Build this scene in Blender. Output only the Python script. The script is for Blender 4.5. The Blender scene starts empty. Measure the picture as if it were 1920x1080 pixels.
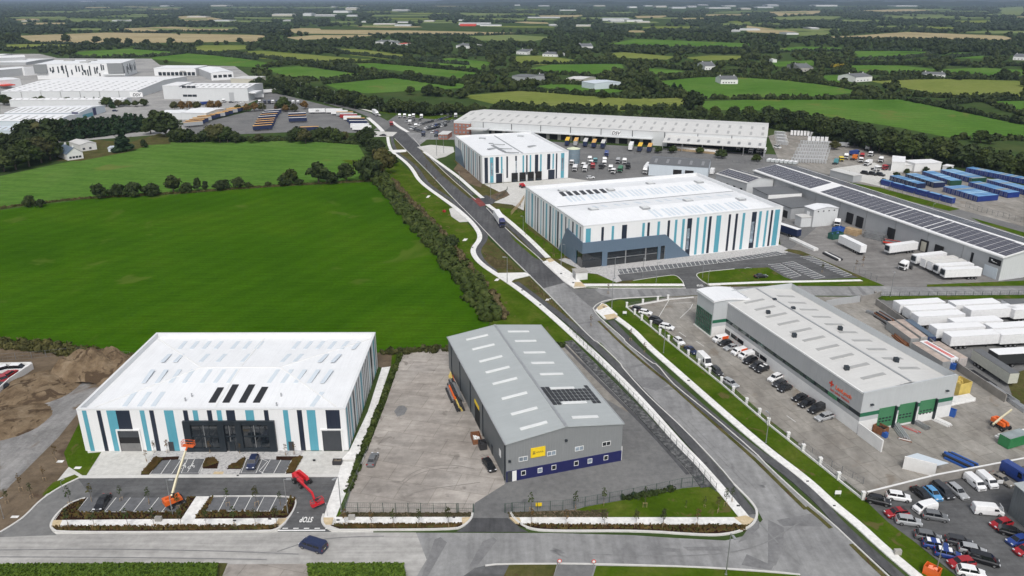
import bpy,math,random
import numpy as np
from mathutils import Vector,Matrix
S=bpy.context.scene
C=S.collection
random.seed(7)
RNG=np.random.default_rng(7)
R=math.radians
# camera
FPX,PX,PY,HOR,CAMH=1400.,960.,505.,-5.,92.
TH=math.atan((PY-HOR)/FPX)
cam=bpy.data.cameras.new("camera");camo=bpy.data.objects.new("camera",cam);C.objects.link(camo)
camo.location=(0,0,CAMH);camo.rotation_euler=(math.pi/2-TH,0,0)
cam.sensor_width=36;cam.lens=36*FPX/1920;cam.shift_y=(PY-540)/1920
cam.clip_start=1;cam.clip_end=60000
S.camera=camo
# light: bright overcast
W=bpy.data.worlds.new("World");S.world=W;W.use_nodes=True
nt=W.node_tree;bg=nt.nodes["Background"]
sky=nt.nodes.new("ShaderNodeTexSky");sky.sky_type='NISHITA';sky.sun_disc=False
SUN_EL,SUN_AZ=52,178
sky.sun_elevation=R(SUN_EL);sky.sun_rotation=R(SUN_AZ)
sky.dust_density=3.0;sky.air_density=1.0;sky.ozone_density=1.0
hsv=nt.nodes.new("ShaderNodeHueSaturation");hsv.inputs['Saturation'].default_value=.35
nt.links.new(sky.outputs[0],hsv.inputs['Color']);nt.links.new(hsv.outputs[0],bg.inputs[0])
bg.inputs[1].default_value=.13
sun=bpy.data.lights.new("sun",'SUN');sun.energy=1.5;sun.angle=R(16);sun.color=(1,.97,.92)
suno=bpy.data.objects.new("sun",sun);C.objects.link(suno)
suno.rotation_euler=(R(90-SUN_EL),0,R(-SUN_AZ)+math.pi)
S.view_settings.view_transform='Standard';S.view_settings.look='None'
S.view_settings.exposure=0.25;S.view_settings.gamma=1
S.view_settings.use_curve_mapping=False
try:
 S.cycles.use_denoising=True
 S.cycles.max_bounces=6;S.cycles.diffuse_bounces=2;S.cycles.glossy_bounces=2
 S.cycles.transmission_bounces=2;S.cycles.volume_bounces=0
 S.cycles.use_adaptive_sampling=True;S.cycles.adaptive_threshold=.02
except Exception:pass
# picture <-> ground
_c,_s=math.cos(TH),math.sin(TH)
def ray(x,y):
 a=(x-PX)/FPX;b=(PY-y)/FPX
 return Vector((a,_c+b*_s,-_s+b*_c))
CAM=Vector((0,0,CAMH))
def g(x,y,z=0.):
 d=ray(x,y);return CAM+d*((z-CAMH)/d.z)
def on_plane(x,y,p0,n):
 d=ray(x,y);return CAM+d*((p0-CAM).dot(n)/d.dot(n))
def proj(p):
 v=Vector(p)-CAM;zc=v.y*_c-v.z*_s;yc=v.y*_s+v.z*_c
 return(PX+FPX*v.x/zc,PY-FPX*yc/zc)
def hgt(b,y):
 lo,hi=0.,60.
 for _ in range(40):
  m=(lo+hi)/2
  if proj((b.x,b.y,m))[1]>y:lo=m
  else:hi=m
 return lo
def ppm(y):
 return FPX/(CAMH/(_s+(y-PY)/FPX*_c))
 # materials
def NN(t,typ,**kw):
 n=t.nodes.new(typ)
 for k,v in kw.items():setattr(n,k,v)
 return n
def ramp(t,src,stops):
 r=NN(t,"ShaderNodeValToRGB");e=r.color_ramp.elements
 while len(e)<len(stops):e.new(.5)
 for k,(p,c)in enumerate(stops):
  e[k].position=p;e[k].color=(*c,1)if len(c)==3 else c
 t.links.new(src,r.inputs[0]);return r.outputs[0]
def noise(t,vec,scale,detail=4,rough=.6,dist=0):
 n=NN(t,"ShaderNodeTexNoise");n.inputs['Scale'].default_value=scale
 n.inputs['Detail'].default_value=detail;n.inputs['Roughness'].default_value=rough
 n.inputs['Distortion'].default_value=dist
 t.links.new(vec,n.inputs['Vector']);return n.outputs['Fac']
def mixc(t,fac,a,b,mode='MIX'):
 m=NN(t,"ShaderNodeMix",data_type='RGBA',blend_type=mode)
 for s,v in((m.inputs[0],fac),(m.inputs[6],a),(m.inputs[7],b)):
  if isinstance(v,(int,float)):s.default_value=v
  elif isinstance(v,tuple):s.default_value=(*v,1)
  else:t.links.new(v,s)
 return m.outputs[2]
def scaled(t,vec,sx,sy,sz,rot=0):
 m=NN(t,"ShaderNodeMapping");m.inputs['Scale'].default_value=(sx,sy,sz)
 m.inputs['Rotation'].default_value=(0,0,rot)
 t.links.new(vec,m.inputs['Vector']);return m.outputs[0]
MATS={}
def mat0(name,rough=.8,metal=0.,spec=.5):
 m=bpy.data.materials.new(name);m.use_nodes=True;t=m.node_tree
 b=t.nodes["Principled BSDF"];b.inputs['Roughness'].default_value=rough
 b.inputs['Metallic'].default_value=metal;b.inputs['Specular IOR Level'].default_value=spec
 tc=NN(t,"ShaderNodeTexCoord");MATS[name]=m
 return m,t,b,tc.outputs['Object']
def bump(t,b,h,strength=.3,dist=.1):
 n=NN(t,"ShaderNodeBump");n.inputs['Strength'].default_value=strength;n.inputs['Distance'].default_value=dist
 t.links.new(h,n.inputs['Height']);t.links.new(n.outputs[0],b.inputs['Normal'])
def sh(c,k):return tuple(min(1,max(0,v*k))for v in c)
def mk(name,col,rough=.7,metal=0.,var=.12,scale=.6,spec=.5,bmp=0.):
 m,t,b,o=mat0(name,rough,metal,spec)
 f=noise(t,o,scale,5,.65)
 col_s=ramp(t,f,[(.25,sh(col,1-var)),(.75,sh(col,1+var))])
 t.links.new(col_s,b.inputs['Base Color'])
 if bmp:bump(t,b,noise(t,o,scale*6,3),bmp,.05)
 return m
def mk_ground(name,cols,scales,rough=.95,streak=None,bmp=.0,spots=None,spec=.0,slab=None,rows=None):
 """cols: base colours of a three-stop ramp; two more noises break it up"""
 m,t,b,o=mat0(name,rough,0,spec)
 f=noise(t,o,scales[0],6,.62,.4)
 c=ramp(t,f,[(.3,cols[0]),(.5,cols[1]),(.72,cols[2])])
 f2=noise(t,o,scales[1],5,.7)
 c=mixc(t,1.,c,ramp(t,f2,[(.3,(.82,)*3),(.7,(1.14,)*3)]),'MULTIPLY')
 if streak:
  f3=noise(t,scaled(t,o,*streak),1.,4,.6)
  c=mixc(t,1.,c,ramp(t,f3,[(.35,(.84,)*3),(.65,(1.1,)*3)]),'MULTIPLY')
 if spots:
  f4=noise(t,o,spots[0],3,.5,1.)
  c=mixc(t,ramp(t,f4,[(spots[1],(0,)*3),(spots[1]+.06,(1,)*3)]),c,spots[2])
 if slab:
  k=NN(t,"ShaderNodeTexBrick",offset=.5);t.links.new(scaled(t,o,1,1,1,slab[1]),k.inputs['Vector']);k.inputs['Scale'].default_value=1;k.inputs['Brick Width'].default_value=slab[0];k.inputs['Row Height'].default_value=slab[0]*.8;k.inputs['Mortar Size'].default_value=.07
  k.inputs['Color1'].default_value=(.95,.95,.95,1);k.inputs['Color2'].default_value=(1.04,1.03,1.02,1);k.inputs['Mortar'].default_value=(.74,.73,.71,1);c=mixc(t,1.,c,k.outputs[0],'MULTIPLY')
 if rows:
  w=NN(t,"ShaderNodeTexWave",wave_type='BANDS',bands_direction='X');w.inputs['Scale'].default_value=.3142/rows[0];w.inputs['Distortion'].default_value=1.2;w.inputs['Detail Scale'].default_value=.2;t.links.new(scaled(t,o,1,1,1,rows[1]),w.inputs['Vector'])
  c=mixc(t,1.,c,ramp(t,w.outputs['Fac'],[(.2,(.94,.955,.94)),(.8,(1.045,1.035,1.05))]),'MULTIPLY')
 t.links.new(c,b.inputs['Base Color'])
 if bmp:bump(t,b,f2,bmp,.3)
 return m
def mk_leaf(name,c1,c2,c3,scale=.35):
 m,t,b,o=mat0(name,.75,0,.2)
 oi=NN(t,"ShaderNodeObjectInfo")
 f=noise(t,o,scale,4,.7)
 c=ramp(t,f,[(.32,c1),(.5,c2),(.7,c3)])
 c=mixc(t,1.,c,ramp(t,oi.outputs['Random'],[(0,(.72,.74,.72)),(.5,(1,1,1)),(1,(1.28,1.15,.95))]),'MULTIPLY')
 t.links.new(c,b.inputs['Base Color']);return m
def mk_paint(name,rough=.3,metal=0.,coat=.4,dirt=.06):
 m,t,b,o=mat0(name,rough,metal)
 oi=NN(t,"ShaderNodeObjectInfo")
 f=noise(t,o,1.5,4)
 c=mixc(t,1.,oi.outputs['Color'],ramp(t,f,[(.3,(1-dirt,)*3),(.7,(1+dirt,)*3)]),'MULTIPLY')
 t.links.new(c,b.inputs['Base Color']);b.inputs['Coat Weight'].default_value=coat
 b.inputs['Coat Roughness'].default_value=.1
 return m
def mk_clad(name,col,pitch=1.,axis='UV',depth=.5,rough=.5,metal=0.,var=.05,contrast=.08):
 """profiled metal sheet: fine ribs along the mesh's UV u direction (metres)"""
 m,t,b,o=mat0(name,rough,metal)
 uv=NN(t,"ShaderNodeUVMap")
 w=NN(t,"ShaderNodeTexWave",wave_type='BANDS',bands_direction='X',wave_profile='SAW' if depth>.7 else 'SIN')
 w.inputs['Scale'].default_value=.3142/pitch
 t.links.new(uv.outputs[0],w.inputs['Vector'])
 f=noise(t,o,.25,5,.7)
 c=ramp(t,f,[(.25,sh(col,1-var)),(.75,sh(col,1+var))])
 st=noise(t,scaled(t,uv.outputs[0],2.2,.12,1),1.,3,.6)
 c=mixc(t,1.,c,ramp(t,st,[(.3,(1-var,)*3),(.7,(1+var*.5,)*3)]),'MULTIPLY')
 t.links.new(c,b.inputs['Base Color']);bump(t,b,w.outputs['Fac'],depth,.06)
 return m
 # mesh builder
class MB:
 def __init__(s):s.v=[];s.f=[];s.m=[];s.uv=[]
 def quad(s,a,b,c,d,m=0):
  i=len(s.v);s.v+=[tuple(a),tuple(b),tuple(c),tuple(d)];s.f.append((i,i+1,i+2,i+3));s.m.append(m)
  A,B,D=Vector(a),Vector(b),Vector(d);u,v=(B-A).length,(D-A).length
  s.uv.append([(0,0),(u,0),(u,v),(0,v)]);return s
 def poly(s,pts,m=0):
  i=len(s.v);s.v+=[tuple(p)for p in pts];s.f.append(tuple(range(i,i+len(pts))));s.m.append(m)
  s.uv.append([(p[0],p[1])for p in pts]);return s
 def hexa(s,p,m=0,bottom=True):
  s.quad(p[4],p[5],p[6],p[7],m)
  if bottom:s.quad(p[3],p[2],p[1],p[0],m)
  for a,b in((0,1),(1,2),(2,3),(3,0)):s.quad(p[a],p[b],p[b+4],p[a+4],m)
  return s
 def box(s,x0,x1,y0,y1,z0,z1,m=0):
  return s.hexa([(x0,y0,z0),(x1,y0,z0),(x1,y1,z0),(x0,y1,z0),(x0,y0,z1),(x1,y0,z1),(x1,y1,z1),(x0,y1,z1)],m)
 def bar(s,a,b,w,h=None,m=0):
  a,b=Vector(a),Vector(b);h=h or w;d=(b-a).normalized()
  up=Vector((0,0,1))if abs(d.z)<.95 else Vector((1,0,0))
  x=d.cross(up).normalized()*(w/2);y=x.cross(d).normalized()*(h/2)
  return s.hexa([a-x-y,a+x-y,b+x-y,b-x-y,a-x+y,a+x+y,b+x+y,b-x+y],m)
 def prism(s,pts,z0,z1,m=0,mt=None):
  n=len(pts);s.poly([(p[0],p[1],z1)for p in pts],m if mt is None else mt)
  for i in range(n):
   a,b=pts[i],pts[(i+1)%n]
   s.quad((a[0],a[1],z0),(b[0],b[1],z0),(b[0],b[1],z1),(a[0],a[1],z1),m)
  return s
 def cyl(s,a,b,r0,r1=None,n=8,m=0,cap=True):
  a,b=Vector(a),Vector(b);r1=r0 if r1 is None else r1;d=(b-a).normalized()
  up=Vector((0,0,1))if abs(d.z)<.95 else Vector((1,0,0))
  x=d.cross(up).normalized();y=d.cross(x)
  ra=[a+(x*math.cos(2*math.pi*k/n)+y*math.sin(2*math.pi*k/n))*r0 for k in range(n)]
  rb=[b+(x*math.cos(2*math.pi*k/n)+y*math.sin(2*math.pi*k/n))*r1 for k in range(n)]
  for k in range(n):s.quad(ra[k],ra[(k+1)%n],rb[(k+1)%n],rb[k],m)
  if cap:s.poly(rb,m);s.poly(ra[::-1],m)
  return s
 def mesh(s,name,mats):
  me=bpy.data.meshes.new(name);me.from_pydata(s.v,[],s.f)
  for k in(mats if isinstance(mats,(list,tuple))else[mats]):me.materials.append(MATS[k])
  me.polygons.foreach_set('material_index',s.m)
  uv=me.uv_layers.new(name='uv');uv.data.foreach_set('uv',[c for q in s.uv for p in q for c in p])
  me.update();return me
 def build(s,name,mats,parent=None,weld=True,smooth=False,loc=None):
  me=s.mesh(name,mats)
  if weld:
   import bmesh
   bm=bmesh.new();bm.from_mesh(me);bmesh.ops.remove_doubles(bm,verts=bm.verts,dist=1e-4)
   bmesh.ops.recalc_face_normals(bm,faces=bm.faces);bm.to_mesh(me);bm.free()
  return link(name,me,parent,loc)
def link(name,me,parent=None,loc=None):
 o=bpy.data.objects.new(name,me);C.objects.link(o)
 if loc is not None:o.location=loc
 if parent is not None:
  o.parent=parent;o.matrix_parent_inverse=world(parent).inverted()
 return o
def world(o):
 m=o.matrix_basis.copy()
 return world(o.parent)@o.matrix_parent_inverse@m if o.parent else m
def tag(o,label,cat,group=None):
 o['label']=label;o['category']=cat
 if group:o['group']=group
 return o
def thing(name,label,cat,loc=(0,0,0),rz=0.,group=None):
 o=bpy.data.objects.new(name,None);C.objects.link(o);o.empty_display_size=.1
 o.location=loc;o.rotation_euler=(0,0,rz);return tag(o,label,cat,group)
def struct(o):o['kind']='structure';return o
KIDS={}
def kids(o):
 k=KIDS.get(o.name)
 if k is None:k=KIDS[o.name]=list(o.children)
 return k
def dup(o,loc=None,rz=None,label=None,group=None,color=None,parent=None,scale=None):
 c=o.copy();C.objects.link(c)
 if parent is not None:c.parent=parent
 if color is not None:c.color=(*color,1)
 for ch in kids(o):dup(ch,parent=c,color=color)
 if loc is not None:c.location=loc
 if rz is not None:c.rotation_euler=(0,0,rz)
 if scale is not None:c.scale=(scale,)*3 if isinstance(scale,(int,float))else scale
 if label:c['label']=label
 if group:c['group']=group
 return c
def px(pts,z=0.):return[g(x,y,z)for x,y in pts]
_seq={}
def lz(layer):
 k=_seq[layer]=_seq.get(layer,0)+1
 return .012*layer+.0004*(k%28)
def sheet(name,pts,mat,layer,z=0.,h=0.):
 """a ground sheet traced at its true place on the ground; with h a raised slab"""
 P=px(pts,0.);zz=z+lz(layer)
 b=MB()
 if h:b.prism([(p.x,p.y)for p in P],-.05,zz+h)
 else:b.poly([(p.x,p.y,zz)for p in P])
 return struct(b.build(name,mat))
def offset_line(P,w0,w1):
 L,Q=[],[]
 for i,p in enumerate(P):
  a=P[max(0,i-1)];b=P[min(len(P)-1,i+1)]
  d=(Vector((b.x-a.x,b.y-a.y,0))).normalized();n=Vector((-d.y,d.x,0))
  L.append(p+n*w0);Q.append(p+n*w1)
 return L,Q
def smooth_line(P,it=2):
 for _ in range(it):
  Q=[P[0]]
  for a,b in zip(P,P[1:]):Q+=[a*.75+b*.25,a*.25+b*.75]
  P=Q+[P[-1]]
 return P
def strip(name,pts,w,mat,layer,h=0.,sm=2,off=0.,world=False):
 P=smooth_line(pts if world else px(pts),sm);L,Q=offset_line(P,off-w/2,off+w/2)
 z=lz(layer)+h;b=MB()
 for i in range(len(P)-1):
  a,c,d,e=L[i],L[i+1],Q[i+1],Q[i]
  b.quad((a.x,a.y,z),(c.x,c.y,z),(d.x,d.y,z),(e.x,e.y,z))
  if h:
   b.quad((a.x,a.y,-.05),(c.x,c.y,-.05),(c.x,c.y,z),(a.x,a.y,z))
   b.quad((e.x,e.y,-.05),(d.x,d.y,-.05),(d.x,d.y,z),(e.x,e.y,z))
 return struct(b.build(name,mat))
class Frame:
 """a building's own axes: u along its front, v into its depth"""
 def __init__(s,o,u,v,w,d):s.o,s.u,s.v,s.w,s.d=o,u,v,w,d
 def P(s,u,v,z=0.):p=s.o+s.u*u+s.v*v;return Vector((p.x,p.y,z))
 def front(s,x,y,v=0.):
  p=on_plane(x,y,s.P(0,v),s.v);return((p-s.o).dot(s.u),p.z)
 def side(s,x,y,u):
  p=on_plane(x,y,s.P(u,0),s.u);return((p-s.o).dot(s.v),p.z)
 def flat(s,x,y,z):p=g(x,y,z);return((p-s.o).dot(s.u),(p-s.o).dot(s.v))
 def ang(s):return math.atan2(s.u.y,s.u.x)
def frame(nl,nr,fr,fl,z):
 a,b,c,d=[g(*q,z)if q else None for q in(nl,nr,fr,fl)]
 if fl is None:d=a+(c-b)
 if fr is None:c=b+(d-a)
 u=(b-a)+(c-d);u.z=0;w=u.length/2;u.normalize();v=Vector((-u.y,u.x,0))
 dep=((d-a).dot(v)+(c-b).dot(v))/2;a.z=0
 return Frame(a,u,v,w,dep)
 # ground materials
mk_ground('countryside',[(.035,.06,.02),(.05,.08,.025),(.075,.095,.035)],(.02,.15))
mk_ground('field_rich',[(.031,.086,.003),(.042,.108,.004),(.062,.126,.006)],(.02,.9),streak=(.05,1.1,1),bmp=.35,spots=(.035,.62,(.070,.118,.014)),rows=(9.,.5))
mk_ground('field_mid',[(.064,.145,.022),(.088,.176,.031),(.118,.196,.045)],(.012,.3),streak=(.04,.5,1),bmp=.3,spots=(.02,.62,(.125,.165,.04)),rows=(11.,1.9))
mk_ground('field_pale',[(.140,.180,.04),(.175,.21,.052),(.205,.225,.07)],(.012,.15),streak=(.05,.3,1))
mk_ground('field_far',[(.13,.18,.06),(.16,.20,.075),(.19,.21,.09)],(.006,.06))
mk_ground('stubble',[(.30,.25,.14),(.36,.30,.17),(.41,.34,.21)],(.008,.1),streak=(.02,.25,1))
mk_ground('lawn',[(.040,.076,.005),(.060,.104,.008),(.105,.125,.022)],(.12,.9),bmp=.5,spots=(.25,.61,(.11,.10,.035)))
mk_ground('rough_grass',[(.055,.065,.02),(.085,.085,.03),(.13,.11,.05)],(.2,1.2),bmp=.5,spots=(.35,.58,(.09,.06,.035)))
mk_ground('road_new',[(.082,.083,.087),(.102,.103,.107),(.128,.129,.131)],(.05,.7),streak=(.9,.05,1))
mk_ground('road_worn',[(.215,.215,.217),(.265,.265,.264),(.31,.31,.305)],(.06,.6),streak=(.5,.04,1),spots=(.11,.68,(.12,.12,.122)))
mk_ground('road_front',[(.34,.332,.318),(.40,.39,.372),(.46,.448,.43)],(.05,.5),streak=(.04,.8,1),spots=(.09,.70,(.19,.188,.184)))
mk_ground('road_patch',[(.17,.17,.172),(.20,.20,.202),(.235,.234,.232)],(.2,1.1))
mk_ground('tarmac_lot',[(.095,.096,.098),(.118,.119,.121),(.145,.146,.147)],(.09,.8),streak=(.05,.7,1))
mk_ground('tarmac_aged',[(.145,.145,.146),(.178,.178,.176),(.215,.213,.208)],(.07,.7),spots=(.13,.66,(.12,.12,.122)))
mk_ground('bay',[(.125,.128,.135),(.145,.148,.155),(.165,.167,.172)],(.3,1.4))
mk_ground('path',[(.68,.67,.645),(.755,.745,.72),(.80,.79,.77)],(.15,1.2))
mk_ground('tactile',[(.50,.40,.25),(.56,.45,.29),(.6,.49,.33)],(.5,2.))
mk_ground('apron',[(.50,.49,.46),(.56,.55,.52),(.61,.60,.575)],(.08,.8),spots=(.2,.72,(.43,.42,.40)))
mk_ground('yard_tan',[(.275,.250,.226),(.355,.326,.297),(.43,.40,.368)],(.055,.45),streak=(.12,.5,1),spots=(.16,.63,(.23,.21,.19)),bmp=.1,slab=(7.,.25))
mk_ground('yard_grey2',[(.18,.172,.165),(.225,.217,.208),(.27,.26,.25)],(.06,.5),streak=(.09,.35,1))
mk_ground('yard_grey',[(.22,.205,.185),(.28,.265,.24),(.34,.325,.30)],(.06,.5),streak=(.35,.09,1),spots=(.10,.62,(.23,.205,.175)),slab=(5.5,1.26))
mk_ground('gravel',[(.17,.165,.16),(.25,.245,.24),(.33,.32,.31)],(.12,1.3),streak=(.5,.09,1),bmp=.6,spots=(.085,.54,(.15,.115,.08)))
mk_ground('soil',[(.10,.075,.05),(.15,.115,.08),(.20,.155,.11)],(.1,.8),bmp=.6,spots=(.08,.6,(.09,.062,.045)))
mk_ground('heap',[(.10,.07,.045),(.19,.14,.09),(.27,.21,.145)],(.25,1.1),bmp=1.,spots=(.3,.56,(.085,.06,.04)))
mk_ground('estate_ground',[(.26,.255,.25),(.33,.325,.315),(.40,.395,.38)],(.03,.3))
mk_ground('mulch',[(.026,.014,.010),(.038,.021,.015),(.055,.032,.022)],(.6,3.),bmp=.8)
mk_ground('paving',[(.34,.33,.33),(.48,.47,.46),(.56,.55,.54)],(1.6,3.),spots=(1.9,.60,(.22,.22,.23)))
mk_ground('red_surface',[(.16,.05,.05),(.2,.065,.06),(.25,.085,.08)],(.3,2.))
mk_ground('stone_bank',[(.045,.046,.05),(.11,.112,.115),(.26,.26,.255)],(1.1,3.),bmp=1.)
mk('white_line',(.74,.74,.72),.8,var=.12,scale=2.)
mk('kerb_stone',(.58,.57,.545),.9,var=.1,scale=.6)
# ground, sea of land to the horizon
b=MB();b.poly([(-14000,-200,0),(14000,-200,0),(14000,21000,0),(-14000,21000,0)])
struct(b.build('ground','countryside'))
def field(pts,m,layer=1):return sheet('field',pts,m,layer)
field([(-420,455),(0,394),(175,372),(325,365),(475,353),(716,340),(745,372),(800,440),(860,520),(918,603),(905,640),(760,668),(700,665),(240,672),(130,650),(0,645),(-420,640)],'field_rich')
field([(-420,400),(0,330),(120,305),(240,283),(270,270),(345,262),(560,262),(672,272),(688,300),(716,340),(475,353),(325,365),(175,372),(0,392),(-420,452)],'field_mid')
FIELDS=[([(862,180),(1000,168),(1080,176),(1180,183),(1280,180),(1288,198),(1180,208),(1040,203),(930,196)],'field_pale'),([(1312,190),(1440,186),(1690,185),(1760,199),(1920,232),(1920,262),(1800,262),(1690,240),(1580,222),(1440,207),(1320,206)],'field_mid'),([(1240,152),(1330,143),(1440,146),(1560,158),(1625,172),(1540,180),(1330,184),(1262,168)],'field_mid'),([(1630,152),(1760,147),(1920,152),(1920,182),(1800,182),(1700,166)],'field_pale'),([(1845,190),(1920,189),(1920,216),(1880,205)],'field_mid'),([(610,158),(750,145),(875,158),(865,165),(690,175),(640,170)],'field_mid'),([(490,129),(560,124),(675,139),(670,144),(600,150),(540,143)],'field_mid'),([(632,121),(720,117),(890,131),(940,140),(870,148),(740,132)],'field_mid'),([(300,104),(345,100),(430,106),(515,120),(480,126),(380,121),(280,110)],'field_mid'),([(420,98),(490,95),(660,109),(720,113),(690,117),(560,116),(470,108)],'field_pale'),([(130,98),(260,90),(340,99),(280,106),(180,108)],'field_mid'),([(620,90),(680,93),(760,103),(730,111),(660,104)],'field_pale'),([(780,114),(830,107),(925,117),(900,130),(840,124)],'field_mid'),([(984,130),(1040,120),(1165,120),(1170,127),(1100,142),(1010,134)],'field_mid'),([(1205,127),(1282,133),(1255,143),(1220,138)],'field_mid'),([(1000,160),(1070,154),(1180,168),(1150,174),(1050,170)],'field_mid'),([(960,106),(1020,104),(1090,114),(1020,122),(975,120)],'field_pale'),([(1140,100),(1170,98),(1265,106),(1250,112),(1160,108)],'field_pale'),([(1285,108),(1330,104),(1405,105),(1380,112),(1310,114)],'field_pale'),([(1145,82),(1190,73),(1420,82),(1400,88),(1230,87)],'field_mid'),([(5,84),(90,81),(170,84),(100,90),(20,93)],'field_pale'),([(35,67),(200,61),(400,64),(500,66),(480,78),(300,80),(160,82),(60,78)],'stubble'),([(215,54),(320,50),(440,54),(420,58),(260,60)],'stubble'),([(520,55),(760,57),(1010,62),(900,66),(690,64),(560,63)],'stubble'),([(535,70),(590,66),(720,65),(640,72),(560,75)],'stubble'),([(350,92),(380,85),(470,85),(460,92),(390,97)],'field_pale'),([(880,68),(960,65),(1040,70),(1000,77),(900,76)],'field_far'),([(1440,93),(1500,87),(1600,90),(1560,95),(1470,97)],'field_mid'),([(1600,96),(1680,92),(1780,92),(1700,98),(1610,104)],'field_mid'),([(1600,104),(1740,97),(1770,97),(1720,108),(1640,113)],'field_mid'),([(1740,108),(1790,99),(1850,100),(1840,110)],'field_mid'),([(1600,121),(1690,123),(1760,130),(1740,138),(1640,138),(1590,134)],'field_mid'),([(1765,130),(1840,127),(1920,131),(1920,149),(1840,146),(1800,140)],'field_mid'),([(1515,70),(1600,67),(1700,60),(1880,67),(1910,75),(1800,74),(1650,72)],'stubble'),([(1440,22),(1540,20),(1535,26),(1460,30)],'stubble'),([(1440,33),(1520,30),(1580,31),(1560,36),(1460,37)],'field_far'),([(1600,20),(1700,17),(1760,18),(1690,23)],'stubble'),([(1872,15),(1920,12),(1920,27),(1880,27)],'field_far'),([(1660,33),(1750,30),(1790,33),(1720,36)],'field_far'),([(1790,39),(1860,38),(1855,42),(1800,43)],'field_pale'),([(1445,116),(1530,113),(1530,122),(1450,125)],'field_mid'),([(1540,142),(1590,140),(1600,152),(1560,156)],'field_mid'),([(1190,30),(1255,29),(1240,33),(1195,34)],'stubble'),([(1010,29),(1100,28),(1080,32),(1015,32)],'stubble'),([(120,37),(260,36),(240,40),(140,41)],'field_far'),([(330,31),(370,29),(420,36),(350,40)],'stubble'),([(860,24),(980,26),(960,29),(870,29)],'field_far'),([(1400,48),(1500,60),(1480,64),(1400,60)],'stubble'),([(1490,60),(1560,58),(1550,65),(1500,67)],'field_far'),]
for p,m in FIELDS:field(p,m)
rf=random.Random(21)
for i in range(75):
 y=rf.choice([rf.uniform(7,30),rf.uniform(25,62),rf.uniform(10,60)]);x=rf.uniform(-30,1900);w=rf.uniform(40,150);h=.8+y*.045*rf.uniform(.6,1.3);s=rf.uniform(-.8,.8);m=rf.choice(['field_far','field_far','field_pale','stubble'])
 q=[(x,y+s),(x+w*.4,y-h*.6),(x+w,y-h*.4-s),(x+w*1.05,y+h*.4-s),(x+w*.5,y+h*.6)]
 FIELDS.append((q,m));field(q,m,2)
 # the estate's ground: worn tarmac and yards under everything
sheet('verge',[(640,300),(745,300),(900,440),(960,520),(1080,640),(1070,660),(930,640),(918,603),(850,500),(760,375),(716,336)],'lawn',2)
sheet('verge',[(850,300),(1000,290),(1010,420),(1150,520),(1300,520),(1700,520),(1760,545),(1100,560),(980,470)],'rough_grass',2)
sheet('yard',[(850,255),(1560,296),(1920,420),(1920,545),(1480,540),(1460,440),(1060,380),(1000,330),(855,282)],'tarmac_aged',3)
sheet('yard',[(1440,255),(1480,246),(1580,258),(1700,300),(1920,350),(1920,425),(1560,330),(1460,300)],'yard_grey',4)
sheet('verge',[(1580,340),(1650,352),(1800,392),(1780,396),(1600,352),(1560,338)],'lawn',5)
sheet('verge',[(1820,408),(1920,436),(1920,444),(1840,418)],'lawn',5)
sheet('yard',[(1560,316),(1640,305),(1720,345),(1660,352),(1590,335)],'apron',5)
sheet('yard',[(700,244),(745,215),(860,225),(860,262),(800,255),(760,248)],'tarmac_aged',3)
sheet('verge',[(665,196),(760,205),(850,215),(850,226),(790,222),(742,216),(700,210)],'lawn',4)
sheet('yard',[(330,255),(360,235),(470,208),(500,170),(560,185),(640,205),(690,225),(700,248),(620,250),(540,248),(440,252)],'tarmac_aged',3)
sheet('yard',[(0,255),(0,101),(75,101),(108,109),(284,110),(300,122),(440,124),(500,165),(500,180),(330,250),(100,268)],'estate_ground',2)
sheet('lawn',[(105,302),(180,262),(240,268),(300,250),(318,256),(320,270),(280,272),(240,285),(150,302)],'rough_grass',4)
sheet('yard',[(0,1006),(0,880),(150,846),(690,846),(700,1000)],'apron',2)
ROAD=[(500,168),(560,181),(600,190),(628,199),(664,208),(694,221),(723,244),(740,260),(780,300),(812,332),(855,378),(892,415),(918,443),(990,514),(1020,544),(1062,587),(1113,640),(1167,687),(1195,722),(1222,750),(1287,810),(1350,877),(1377,910),(1417,950),(1430,975),(1405,1003),(1360,1014),(1260,1009),(1185,1004),(1037,1000),(620,999),(525,999),(100,1002),(0,1008),(-420,1012),(-420,1130),(1760,1130),(1660,1079),(1602,1022),(1560,982),(1515,945),(1440,876),(1415,849),(1335,780),(1285,740),(1257,716),(1222,682),(1170,636),(1128,600),(1116,587),(1122,572),(1150,562),(1240,557),(1300,554),(1647,555),(1920,553),(1980,553),(1980,540),(1737,539),(1657,537),(1440,537),(1286,540),(1098,541),(1076,542),(1056,528),(1019,491),(955,436),(912,390),(892,375),(840,330),(805,295),(787,272),(800,262),(860,262),(860,252),(770,249),(749,243),(739,233),(712,219),(686,209),(631,195),(600,187),(560,177),(505,166)]
sheet('road',ROAD,'road_worn',6)
sheet('road',[(723,244),(740,260),(780,300),(812,332),(855,378),(892,415),(918,443),(990,514),(1019,541),(1068,528),(1056,528),(1019,491),(955,436),(912,390),(892,375),(840,330),(805,295),(787,272),(774,262),(760,247),(749,243),(739,233)],'road_new',7)
sheet('road',[(500,168),(560,181),(600,190),(628,199),(664,208),(694,221),(723,244),(739,233),(712,219),(686,209),(631,195),(600,187),(560,177),(505,166)],'tarmac_aged',7)
sheet('road',[(1056,529),(1076,542),(1098,541),(1112,541),(1126,552),(1150,560),(1128,568),(1117,580),(1104,573),(1075,548)],'tarmac_aged',7)
sheet('road',[(-420,1012),(0,1008),(100,1002),(525,999),(780,999),(800,1050),(770,1100),(-420,1100)],'road_front',7)
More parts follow.
